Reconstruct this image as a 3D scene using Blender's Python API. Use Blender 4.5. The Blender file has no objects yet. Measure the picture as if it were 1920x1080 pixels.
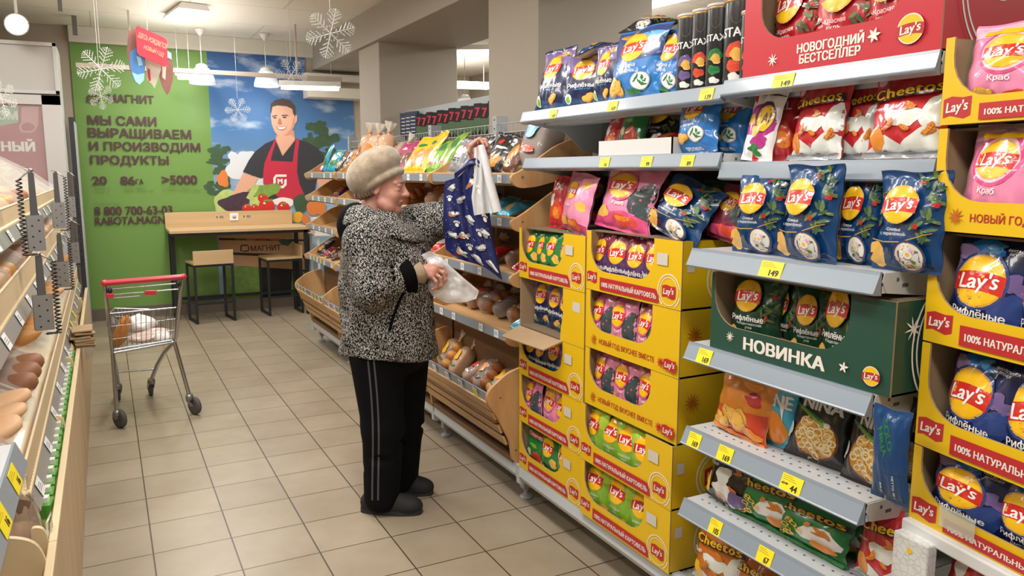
import bpy, bmesh, math, random
import numpy as np
from mathutils import Vector, Matrix, Euler
from mathutils.geometry import tessellate_polygon
R = math.radians
PI = math.pi
SC = bpy.context.scene
COL = SC.collection
random.seed(7)
rng = np.random.default_rng(7)

# ------------------------------------------------------------------ camera
F_PX, YAW, PITCH, CAM_H = 1461.47, 0.4798, 0.1486, 1.528
cam_data = bpy.data.cameras.new('camera')
cam_data.sensor_width = 36.0
cam_data.lens = 36.0 * F_PX / 1920.0
cam_data.clip_start = 0.05
cam = bpy.data.objects.new('camera', cam_data)
COL.objects.link(cam)
cam.location = (0, 0, CAM_H)
cam.rotation_euler = (PI / 2 - PITCH, 0, -YAW)
SC.camera = cam
# ------------------------------------------------------------------ view
SC.view_settings.view_transform = 'Standard'
SC.view_settings.look = 'None'
SC.view_settings.gamma = 1.0
SC.view_settings.use_curve_mapping = False
SC.view_settings.exposure = -0.1
# ------------------------------------------------------------------ world: dim neutral light of the rest of the store
world = bpy.data.worlds.new('world')
SC.world = world
world.use_nodes = True
world.node_tree.nodes['Background'].inputs[0].default_value = (1.0, 0.98, 0.96, 1)
world.node_tree.nodes['Background'].inputs[1].default_value = 0.26
# ------------------------------------------------------------------ ceiling lamps (rows of tubes on the sales floor ceiling)
CEIL = 2.93
def area(name, loc, sx, sy, power, color=(1.0, 0.975, 0.94), rot=(0, 0, 0)):
    d = bpy.data.lights.new(name, 'AREA'); d.shape = 'RECTANGLE'; d.size = sx; d.size_y = sy
    d.energy = power; d.color = color
    o = bpy.data.objects.new(name, d); COL.objects.link(o); o.location = loc; o.rotation_euler = rot
    return o
LAMPS = [(0.45, 0.2), (0.6, 2.6), (0.6, 5.0), (0.75, 7.7), (-0.75, 1.4), (-0.75, 3.8), (-0.75, 6.2), (3.7, 0.6), (3.7, 2.9), (4.0, 6.0), (4.1, 9.2)]
for i, (lx, ly) in enumerate(LAMPS):
    area('tube_light', (lx, ly, CEIL - 0.12), 0.30, 1.2, 26 if lx < 0 else 40)
    area('ceiling_fill_up', (lx, ly, CEIL - 0.42), 0.6, 1.6, 8, rot=(PI, 0, 0))   # unseen upward fill, added to brighten the ceiling

# ------------------------------------------------------------------ pixel helper: a point of the photo on a known plane of the room
_cy, _sy, _cp, _sp = math.cos(YAW), math.sin(YAW), math.cos(PITCH), math.sin(PITCH)
FWD = Vector((_sy * _cp, _cy * _cp, -_sp)); RGT = Vector((_cy, -_sy, 0)); UPV = RGT.cross(FWD)
CAM = Vector((0, 0, CAM_H))
def at(px, py, x=None, y=None, z=None, d=None):
    r = FWD + RGT * ((px - 960) / F_PX) + UPV * ((540 - py) / F_PX)
    if x is not None: t = x / r.x
    elif y is not None: t = y / r.y
    elif z is not None: t = (z - CAM_H) / r.z
    else: t = d
    return CAM + r * t

# ------------------------------------------------------------------ materials
MATS = {}
def srgb(h):
    h = h.lstrip('#')
    c = [int(h[i:i + 2], 16) / 255 for i in (0, 2, 4)]
    return tuple(((v / 12.92) if v <= 0.04045 else ((v + 0.055) / 1.055) ** 2.4) for v in c)
def mat(name, hexc, rough=0.5, metal=0.0, spec=0.5, coat=0.0, vary=0.0, scale=8.0, bump=0.0, bscale=40.0, emit=0.0, alpha=1.0, trans=0.0, sheen=0.0):
    if name in MATS: return MATS[name]
    m = bpy.data.materials.new(name); m.use_nodes = True
    nt = m.node_tree; b = nt.nodes['Principled BSDF']
    c = srgb(hexc)
    b.inputs['Base Color'].default_value = (*c, 1)
    b.inputs['Roughness'].default_value = rough; b.inputs['Metallic'].default_value = metal
    b.inputs['Specular IOR Level'].default_value = spec
    b.inputs['Coat Weight'].default_value = coat; b.inputs['Coat Roughness'].default_value = 0.12
    b.inputs['Alpha'].default_value = alpha; b.inputs['Transmission Weight'].default_value = trans
    b.inputs['Sheen Weight'].default_value = sheen
    if emit:
        b.inputs['Emission Color'].default_value = (*c, 1); b.inputs['Emission Strength'].default_value = emit
    if vary or bump:
        tc = nt.nodes.new('ShaderNodeTexCoord')
    if vary:
        n = nt.nodes.new('ShaderNodeTexNoise'); n.inputs['Scale'].default_value = scale; n.inputs['Detail'].default_value = 5
        nt.links.new(tc.outputs['Object'], n.inputs['Vector'])
        mx = nt.nodes.new('ShaderNodeMix'); mx.data_type = 'RGBA'
        mx.inputs[6].default_value = (*[v * (1 - vary) for v in c], 1)
        mx.inputs[7].default_value = (*[min(1, v * (1 + vary)) for v in c], 1)
        nt.links.new(n.outputs['Fac'], mx.inputs[0]); nt.links.new(mx.outputs[2], b.inputs['Base Color'])
    if bump:
        n2 = nt.nodes.new('ShaderNodeTexNoise'); n2.inputs['Scale'].default_value = bscale; n2.inputs['Detail'].default_value = 3
        nt.links.new(tc.outputs['Object'], n2.inputs['Vector'])
        bp = nt.nodes.new('ShaderNodeBump'); bp.inputs['Strength'].default_value = bump; bp.inputs['Distance'].default_value = 0.01
        nt.links.new(n2.outputs['Fac'], bp.inputs['Height']); nt.links.new(bp.outputs['Normal'], b.inputs['Normal'])
    MATS[name] = m
    return m
def film(name, tint='#ffffff', clear=0.8, rough=0.12):
    """thin clear plastic: mostly lets light through, glossy"""
    if name in MATS: return MATS[name]
    m = bpy.data.materials.new(name); m.use_nodes = True
    nt = m.node_tree; b = nt.nodes['Principled BSDF']
    b.inputs['Base Color'].default_value = (*srgb(tint), 1); b.inputs['Roughness'].default_value = rough
    b.inputs['Alpha'].default_value = 1 - clear
    b.inputs['Coat Weight'].default_value = 0.6; b.inputs['Coat Roughness'].default_value = 0.05
    MATS[name] = m
    return m
def wood(name, a, b_, scale=3.0, axis=1, rough=0.5, ring=18.0):
    if name in MATS: return MATS[name]
    m = bpy.data.materials.new(name); m.use_nodes = True
    nt = m.node_tree; bs = nt.nodes['Principled BSDF']; bs.inputs['Roughness'].default_value = rough
    tc = nt.nodes.new('ShaderNodeTexCoord'); mp = nt.nodes.new('ShaderNodeMapping')
    s = [ring] * 3; s[axis] = scale * 0.5
    mp.inputs['Scale'].default_value = s
    n = nt.nodes.new('ShaderNodeTexNoise'); n.inputs['Scale'].default_value = 1.0; n.inputs['Detail'].default_value = 4; n.inputs['Distortion'].default_value = 0.6
    rp = nt.nodes.new('ShaderNodeValToRGB')
    rp.color_ramp.elements[0].position = 0.3; rp.color_ramp.elements[0].color = (*srgb(b_), 1)
    rp.color_ramp.elements[1].position = 0.66; rp.color_ramp.elements[1].color = (*srgb(a), 1)
    nt.links.new(tc.outputs['Object'], mp.inputs[0]); nt.links.new(mp.outputs[0], n.inputs['Vector'])
    nt.links.new(n.outputs['Fac'], rp.inputs[0]); nt.links.new(rp.outputs[0], bs.inputs['Base Color'])
    MATS[name] = m
    return m

# ------------------------------------------------------------------ mesh builder
class MB:
    def __init__(self): self.v = []; self.f = []; self.m = []; self.s = []
    def add(self, vs, fs, m=0, smooth=False):
        o = len(self.v); self.v.extend([tuple(p) for p in vs])
        self.f.extend([tuple(i + o for i in f) for f in fs]); self.m.extend([m] * len(fs)); self.s.extend([smooth] * len(fs))
    def box(self, x0, y0, z0, x1, y1, z1, m=0):
        v = [(x0, y0, z0), (x1, y0, z0), (x1, y1, z0), (x0, y1, z0), (x0, y0, z1), (x1, y0, z1), (x1, y1, z1), (x0, y1, z1)]
        self.add(v, [(0, 3, 2, 1), (4, 5, 6, 7), (0, 1, 5, 4), (1, 2, 6, 5), (2, 3, 7, 6), (3, 0, 4, 7)], m)
    def bar(self, p, q, w, h, m=0, up=(0, 0, 1)):
        p, q = Vector(p), Vector(q); d = (q - p).normalized(); u = Vector(up)
        if abs(d.dot(u)) > 0.98: u = Vector((1, 0, 0))
        a = d.cross(u).normalized() * w / 2; b = a.cross(d).normalized() * h / 2
        v = [p - a - b, p + a - b, p + a + b, p - a + b, q - a - b, q + a - b, q + a + b, q - a + b]
        self.add(v, [(0, 1, 2, 3), (7, 6, 5, 4), (0, 4, 5, 1), (1, 5, 6, 2), (2, 6, 7, 3), (3, 7, 4, 0)], m)
    def tube(self, pts, r, seg=8, m=0, cap=True, smooth=True):
        pts = [Vector(p) for p in pts]; n = len(pts)
        rs = r if isinstance(r, (list, tuple)) else [r] * n
        vs = []; prev = None
        for i in range(n):
            t = (pts[min(i + 1, n - 1)] - pts[max(i - 1, 0)])
            t = t.normalized() if t.length > 1e-9 else Vector((0, 0, 1))
            if prev is None:
                a = Vector((0, 0, 1)) if abs(t.z) < 0.9 else Vector((1, 0, 0))
                u = t.cross(a).normalized()
            else:
                u = (prev - t * prev.dot(t)); u = u.normalized() if u.length > 1e-6 else t.orthogonal().normalized()
            prev = u; w = t.cross(u)
            for k in range(seg):
                an = 2 * PI * k / seg; vs.append(pts[i] + (u * math.cos(an) + w * math.sin(an)) * rs[i])
        fs = []
        for i in range(n - 1):
            for k in range(seg):
                k2 = (k + 1) % seg; fs.append((i * seg + k, i * seg + k2, (i + 1) * seg + k2, (i + 1) * seg + k))
        self.add(vs, fs, m, smooth)
        if cap: self.add(vs[:seg], [tuple(range(seg))[::-1]], m); self.add(vs[-seg:], [tuple(range(seg))], m)
    def lathe(self, prof, seg=20, m=0, c=(0, 0, 0), smooth=True, axis='z'):
        vs = []; fs = []; n = len(prof)
        for (r, z) in prof:
            for k in range(seg):
                a = 2 * PI * k / seg
                p = (r * math.cos(a), r * math.sin(a), z)
                if axis == 'y': p = (p[0], p[2], p[1])
                if axis == 'x': p = (p[2], p[0], p[1])
                vs.append((p[0] + c[0], p[1] + c[1], p[2] + c[2]))
        for i in range(n - 1):
            for k in range(seg):
                k2 = (k + 1) % seg; fs.append((i * seg + k, i * seg + k2, (i + 1) * seg + k2, (i + 1) * seg + k))
        if prof[0][0] > 1e-5: fs.append(tuple(range(seg))[::-1])
        if prof[-1][0] > 1e-5: fs.append(tuple((n - 1) * seg + k for k in range(seg)))
        self.add(vs, fs, m, smooth)
    def prism(self, poly, fr, depth, m=0, m_side=None, m_back=None):
        """poly: 2D outline; fr(a,b,t) -> 3D with t in 0..depth"""
        n = len(poly)
        vs = [fr(a, b, 0) for a, b in poly] + [fr(a, b, depth) for a, b in poly]
        tr = tessellate_polygon([[Vector((a, b, 0)) for a, b in poly]])
        self.add(vs, [tuple(t) for t in tr], m)
        self.add(vs, [tuple(n + i for i in t[::-1]) for t in tr], m if m_back is None else m_back)
        self.add(vs, [(i, (i + 1) % n, n + (i + 1) % n, n + i) for i in range(n)], m if m_side is None else m_side)
    def grid(self, fn, nu, nv, m=0, smooth=True, closeu=False):
        vs = [fn(i / nu, j / nv) for j in range(nv + 1) for i in range(nu + (0 if closeu else 1))]
        w = nu if closeu else nu + 1; fs = []
        for j in range(nv):
            for i in range(nu):
                i2 = (i + 1) % w; fs.append((j * w + i, j * w + i2, (j + 1) * w + i2, (j + 1) * w + i))
        self.add(vs, fs, m, smooth)
    def blob(self, c, r, m=0, seg=12, rings=8, jit=0.0, seed=0, rot=None):
        rr = random.Random(seed); ph = [rr.uniform(0, 6.28) for _ in range(4)]
        rx, ry, rz = r if isinstance(r, (tuple, list)) else (r, r, r)
        M_ = Euler(rot).to_matrix() if rot else None
        def fn(u, v):
            th = 2 * PI * u; la = PI * (v - 0.5)
            q = 1 + jit * (math.sin(3 * th + ph[0]) * math.cos(2 * la + ph[1]) + 0.6 * math.sin(5 * th + ph[2]) * math.cos(4 * la + ph[3]))
            p = Vector((rx * q * math.cos(la) * math.cos(th), ry * q * math.cos(la) * math.sin(th), rz * q * math.sin(la)))
            if M_: p = M_ @ p
            return (c[0] + p.x, c[1] + p.y, c[2] + p.z)
        self.grid(fn, seg, rings, m, True, closeu=True)
    def xf(self, M_):
        self.v = [tuple(M_ @ Vector(p)) for p in self.v]; return self
    def mesh(self, name, mats):
        me = bpy.data.meshes.new(name); me.from_pydata(self.v, [], self.f)
        for mm in (mats if isinstance(mats, (list, tuple)) else [mats]): me.materials.append(mm)
        me.polygons.foreach_set('material_index', self.m); me.polygons.foreach_set('use_smooth', self.s)
        me.update(); return me
    def build(self, name, mats, parent=None, bev=0.0, loc=None, rot=None, seg=2):
        o = bpy.data.objects.new(name, self.mesh(name, mats)); COL.objects.link(o)
        if parent is not None: o.parent = parent
        if loc is not None: o.location = loc
        if rot is not None: o.rotation_euler = rot
        if bev:
            b = o.modifiers.new('bevel', 'BEVEL'); b.width = bev; b.segments = seg; b.limit_method = 'ANGLE'; b.angle_limit = R(40)
        return o
def tag(o, label=None, cat=None, group=None, kind=None):
    if label: o['label'] = label
    if cat: o['category'] = cat
    if group: o['group'] = group
    if kind: o['kind'] = kind
    return o
def thing(name, label, cat, loc=(0, 0, 0), rotz=0.0, group=None):
    o = bpy.data.objects.new(name, None); o.empty_display_size = 0.05; COL.objects.link(o)
    o.location = loc; o.rotation_euler = (0, 0, rotz)
    return tag(o, label, cat, group)
def inst(name, me, loc, rot=(0, 0, 0), scale=(1, 1, 1), label=None, cat=None, group=None, parent=None):
    o = bpy.data.objects.new(name, me); COL.objects.link(o)
    o.location = loc; o.rotation_euler = rot; o.scale = scale
    if parent is not None: o.parent = parent
    return tag(o, label, cat, group)
def copy_tree(o, parent=None):
    c = o.copy(); COL.objects.link(c)
    if parent is not None: c.parent = parent
    for ch in list(o.children): copy_tree(ch, c)
    return c

# ------------------------------------------------------------------ lettering: glyph outlines of the built-in font as flat triangles
_txt = {}
from mathutils.geometry import interpolate_bezier, delaunay_2d_cdt
def _inside(p, L):
    r = False; n = len(L)
    for i in range(n):
        (x0, y0), (x1, y1) = L[i], L[i - 1]
        if (y0 > p[1]) != (y1 > p[1]) and p[0] < (x1 - x0) * (p[1] - y0) / (y1 - y0) + x0: r = not r
    return r
def text2d(s, bold=0.02, shear=0.0, maxe=None, space=1.0, line=1.0, align='CENTER'):
    key = (s, bold, shear, maxe, space, line, align)
    if key in _txt: return _txt[key]
    c = bpy.data.curves.new('txt', 'FONT'); c.body = s; c.shear = shear
    c.space_character = space; c.space_line = line; c.align_x = align
    o = bpy.data.objects.new('txt', c); COL.objects.link(o)
    bpy.context.view_layer.update()
    cu = o.to_curve(bpy.context.evaluated_depsgraph_get())
    loops = []
    for sp in cu.splines:
        L = []; bp = sp.bezier_points; n = len(bp)
        for i in range(n):
            p, q = bp[i], bp[(i + 1) % n]; d = (q.co - p.co)
            bend = max(abs((p.handle_right - p.co).cross(d).z), abs((q.handle_left - p.co).cross(d).z))
            if bend < 1e-4 * max(d.length, 1e-6): L.append((p.co.x, p.co.y))
            else: L += [(v.x, v.y) for v in interpolate_bezier(p.co, p.handle_right, q.handle_left, q.co, 5)[:-1]]
        K = [L[0]]
        for v in L[1:]:
            if abs(v[0] - K[-1][0]) + abs(v[1] - K[-1][1]) > 1e-4: K.append(v)
        if len(K) > 3 and abs(K[0][0] - K[-1][0]) + abs(K[0][1] - K[-1][1]) < 1e-4: K.pop()
        if len(K) > 2: loops.append(K)
    o.to_curve_clear(); bpy.data.objects.remove(o)
    ar = [sum(L[i - 1][0] * L[i][1] - L[i][0] * L[i - 1][1] for i in range(len(L))) / 2 for L in loops]
    parent = {}
    for k in range(len(ar)):
        inn = [q for q in range(len(ar)) if q != k and abs(ar[q]) > abs(ar[k]) and ar[q] * ar[k] < 0 and all(_inside(v, loops[q]) for v in loops[k][::3])]
        if inn: parent[k] = min(inn, key=lambda q: abs(ar[q]))
    outs = [k for k in range(len(ar)) if k not in parent]; holes = {k: [q for q in parent if parent[q] == k] for k in range(len(ar))}
    bm = bmesh.new()
    pts, eds = [], []
    for L in loops:
        o = len(pts); n = len(L); pts += [Vector(p) for p in L]; eds += [(o + q, o + (q + 1) % n) for q in range(n)]
    cv, ce, cf = delaunay_2d_cdt(pts, eds, [], 1, 1e-6)[:3]
    bb = {k: (min(p[0] for p in loops[k]), max(p[0] for p in loops[k])) for k in outs}
    vs = [bm.verts.new((p[0], p[1], 0)) for p in cv]
    for t in cf:
        g = sum((cv[q] for q in t), Vector((0, 0))) / len(t)
        if any(bb[k][0] <= g.x <= bb[k][1] and _inside(g, loops[k]) and not any(_inside(g, loops[q]) for q in holes[k]) for k in outs): bm.faces.new([vs[q] for q in t])
    bmesh.ops.delete(bm, geom=[v for v in bm.verts if not v.link_faces], context='VERTS')
    if maxe:
        for _ in range(4):
            es = [e for e in bm.edges if e.calc_length() > maxe]
            if not es: break
            bmesh.ops.subdivide_edges(bm, edges=es, cuts=1)
            bmesh.ops.triangulate(bm, faces=bm.faces)
    bm.normal_update(); bm.verts.index_update()
    xs = np.array([v.co[:2] for v in bm.verts]); lo, hi = xs.min(0), xs.max(0); ly = np.zeros(len(xs))
    Fc = []
    for f in bm.faces:
        idx = [v.index for v in f.verts]
        for i in idx: ly[i] = f.material_index
        Fc.append(tuple(idx[::-1] if f.normal.z < 0 else idx))
    V = np.concatenate([xs - (lo + hi) / 2, ly[:, None]], 1); bm.free()
    _txt[key] = (V, Fc, hi - lo)
    return _txt[key]
def put_text(mb, s, fr, cx, cy, w=None, h=None, m=0, bold=0.02, shear=0.0, rot=0.0, align='CENTER', line=1.0, space=1.0, maxe=None, fat=0.0):
    """fr(a,b) -> 3D. Fits the text to width w and/or height h, centred at (cx,cy)."""
    V, Fc, size = text2d(s, 0.0, shear, maxe, space, line, align)
    sx = sy = None
    if w: sx = w / size[0]
    if h: sy = h / size[1]
    sx = sx or sy; sy = sy or sx
    ca, sa = math.cos(rot), math.sin(rot)
    o_ = Vector(fr(cx, cy)); nn = (Vector(fr(cx + .001, cy)) - o_).cross(Vector(fr(cx, cy + .001)) - o_).normalized()
    q = fat or bold     # heavier strokes: the same outlines set again a hair to each side, one over the other
    cp = ((0, 0),) if q < .012 else ((-q, -.4 * q), (q, -.4 * q), (-q, .4 * q), (q, .4 * q), (0, 0)) if not maxe or q > .07 else ((-.8 * q, .3 * q), (.8 * q, -.3 * q), (0, 0))
    for c_, (ox, oy) in enumerate(cp):
        mb.add([Vector(fr(cx + (x + ox) * sx * ca - (y + oy) * sy * sa, cy + (x + ox) * sx * sa + (y + oy) * sy * ca)) + nn * ((.00005 if o_.length > 5 else .000022) * (k + 5 * c_)) for x, y, k in V], Fc, m)
def poly_tris(poly, maxe=None):
    bm = bmesh.new(); vs = [bm.verts.new((a, b, 0)) for a, b in poly]
    for t in tessellate_polygon([[Vector((a, b, 0)) for a, b in poly]]):
        try: bm.faces.new([vs[i] for i in t])
        except ValueError: pass
    if maxe:
        for _ in range(5):
            es = [e for e in bm.edges if e.calc_length() > maxe]
            if not es: break
            bmesh.ops.subdivide_edges(bm, edges=es, cuts=1); bmesh.ops.triangulate(bm, faces=bm.faces)
    bm.verts.index_update(); bm.normal_update()
    V = [tuple(v.co[:2]) for v in bm.verts]; Fc = []
    for f in bm.faces:
        idx = [v.index for v in f.verts]
        Fc.append(tuple(idx if f.normal.z > 0 else idx[::-1]))
    bm.free(); return V, Fc
def put_poly(mb, poly, fr, m=0, maxe=None):
    V, Fc = poly_tris(poly, maxe); mb.add([fr(a, b) for a, b in V], Fc, m)
def ell(cx, cy, rx, ry, n=28, a0=0.0, a1=2 * PI, rot=0.0):
    o = []
    for k in range(n):
        a = a0 + (a1 - a0) * k / (n if abs(a1 - a0 - 2 * PI) < 1e-6 else n - 1)
        x, y = rx * math.cos(a), ry * math.sin(a)
        o.append((cx + x * math.cos(rot) - y * math.sin(rot), cy + x * math.sin(rot) + y * math.cos(rot)))
    return o
def lump(cx, cy, rx, ry, seed=0, amp=0.15, n=22, rot=0.0):
    r_ = random.Random(seed); ph = [r_.uniform(0, 6.28) for _ in range(3)]; o = []
    for k in range(n):
        a = 2 * PI * k / n; q = 1 + amp * (math.sin(2 * a + ph[0]) + .7 * math.sin(3 * a + ph[1]) + .5 * math.sin(5 * a + ph[2]))
        x, y = rx * q * math.cos(a), ry * q * math.sin(a)
        o.append((cx + x * math.cos(rot) - y * math.sin(rot), cy + x * math.sin(rot) + y * math.cos(rot)))
    return o
# ================================================================== THE SETTING
WALL = mat('wall_paint', '#b3a795', 0.8, vary=0.03, scale=2)
COLUMN = mat('column_paint', '#a29a8e', 0.75, vary=0.03, scale=2)
LIGHTWALL = mat('far_wall_paint', '#d8d2c5', 0.8)
def struct(o): o['kind'] = 'structure'; return o
def tile_floor():
    m = bpy.data.materials.new('floor_tiles'); m.use_nodes = True
    nt = m.node_tree; b = nt.nodes['Principled BSDF']; b.inputs['Roughness'].default_value = 0.36
    tc = nt.nodes.new('ShaderNodeTexCoord'); mp = nt.nodes.new('ShaderNodeMapping')
    mp.inputs['Location'].default_value = (-0.0812 + 0.0 + 9.0 + 0.0021, -4.791 + 9.0 + 0.0021, 0)
    br = nt.nodes.new('ShaderNodeTexBrick'); br.offset = 0.0; br.squash = 1.0
    br.inputs['Scale'].default_value = 1.0; br.inputs['Brick Width'].default_value = 0.30; br.inputs['Row Height'].default_value = 0.30
    br.inputs['Mortar Size'].default_value = 0.0031; br.inputs['Mortar Smooth'].default_value = 0.15; br.inputs['Bias'].default_value = 0.0
    br.inputs['Color1'].default_value = (*srgb('#988b78'), 1); br.inputs['Color2'].default_value = (*srgb('#a09380'), 1)
    br.inputs['Mortar'].default_value = (*srgb('#47382a'), 1)
    n = nt.nodes.new('ShaderNodeTexNoise'); n.inputs['Scale'].default_value = 2.2; n.inputs['Detail'].default_value = 7; n.inputs['Roughness'].default_value = 0.62
    rp = nt.nodes.new('ShaderNodeValToRGB')
    rp.color_ramp.elements[0].position = 0.30; rp.color_ramp.elements[0].color = (0.80, 0.77, 0.72, 1)
    rp.color_ramp.elements[1].position = 0.62; rp.color_ramp.elements[1].color = (1, 1, 1, 1)
    mx = nt.nodes.new('ShaderNodeMix'); mx.data_type = 'RGBA'; mx.blend_type = 'MULTIPLY'; mx.inputs[0].default_value = 1.0
    nt.links.new(tc.outputs['Object'], mp.inputs[0]); nt.links.new(mp.outputs[0], br.inputs['Vector'])
    nt.links.new(tc.outputs['Object'], n.inputs['Vector']); nt.links.new(n.outputs['Fac'], rp.inputs[0])
    nt.links.new(br.outputs['Color'], mx.inputs[6]); nt.links.new(rp.outputs[0], mx.inputs[7]); nt.links.new(mx.outputs[2], b.inputs['Base Color'])
    bp = nt.nodes.new('ShaderNodeBump'); bp.inputs['Strength'].default_value = 0.4; bp.inputs['Distance'].default_value = 0.003; bp.invert = True
    nt.links.new(br.outputs['Fac'], bp.inputs['Height']); nt.links.new(bp.outputs['Normal'], b.inputs['Normal'])
    return m
mb = MB(); mb.box(-4, -2.5, -0.1, 6, 12, 0); struct(mb.build('floor', tile_floor()))
def ceiling_mat():
    m = bpy.data.materials.new('ceiling_panels'); m.use_nodes = True
    nt = m.node_tree; b = nt.nodes['Principled BSDF']; b.inputs['Roughness'].default_value = 0.85
    tc = nt.nodes.new('ShaderNodeTexCoord')
    br = nt.nodes.new('ShaderNodeTexBrick'); br.offset = 0.5
    br.inputs['Scale'].default_value = 1.0; br.inputs['Brick Width'].default_value = 1.5; br.inputs['Row Height'].default_value = 0.9
    br.inputs['Mortar Size'].default_value = 0.006; br.inputs['Mortar Smooth'].default_value = 0.3
    br.inputs['Color1'].default_value = (*srgb('#e6dfd2'), 1); br.inputs['Color2'].default_value = (*srgb('#e0d9cb'), 1); br.inputs['Mortar'].default_value = (*srgb('#bdb4a5'), 1)
    nt.links.new(tc.outputs['Object'], br.inputs['Vector']); nt.links.new(br.outputs['Color'], b.inputs['Base Color'])
    return m
mb = MB(); mb.box(-4, -2.5, CEIL, 6, 12, CEIL + 0.1); struct(mb.build('ceiling', ceiling_mat()))
mb = MB(); mb.box(-4, 9.0, 0, 2.7, 9.15, CEIL); struct(mb.build('wall_back', WALL))
mb = MB(); mb.box(2.7, 11.0, 0, 6, 11.15, CEIL); struct(mb.build('wall_far', LIGHTWALL))
mb = MB(); mb.box(5.0, -2.5, 0, 5.15, 11.0, CEIL); struct(mb.build('wall_right', WALL))
mb = MB(); mb.box(-3.2, -2.5, 0, -3.05, 9.0, CEIL); struct(mb.build('wall_left', WALL))
mb = MB(); mb.box(2.2, 6.73, 0, 2.94, 7.33, CEIL); struct(mb.build('column_rear', COLUMN, bev=0.008))
mb = MB(); mb.box(2.2, 3.91, 0, 2.98, 4.55, CEIL); struct(mb.build('column_front', COLUMN, bev=0.008))
mb = MB(); mb.box(2.16, -2.5, 2.64, 2.98, 9.0, CEIL - 0.001); struct(mb.build('beam', COLUMN, bev=0.006))
mb = MB(); mb.box(2.05, 8.72, 2.33, 2.9, 8.999, 2.44); mb.box(2.05, 8.84, 2.52, 2.9, 8.999, 2.60); struct(mb.build('trim_1', LIGHTWALL, bev=0.004))
mb = MB(); mb.box(-0.2, 8.93, 2.775, 2.2, 8.999, CEIL - 0.001); struct(mb.build('trim_2', LIGHTWALL, bev=0.004))
mb = MB(); mb.box(-0.25, 8.965, 0, 2.65, 8.999, 0.125); struct(mb.build('baseboard_back', mat('skirting', '#6d6155', 0.6, vary=0.06)))

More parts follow.
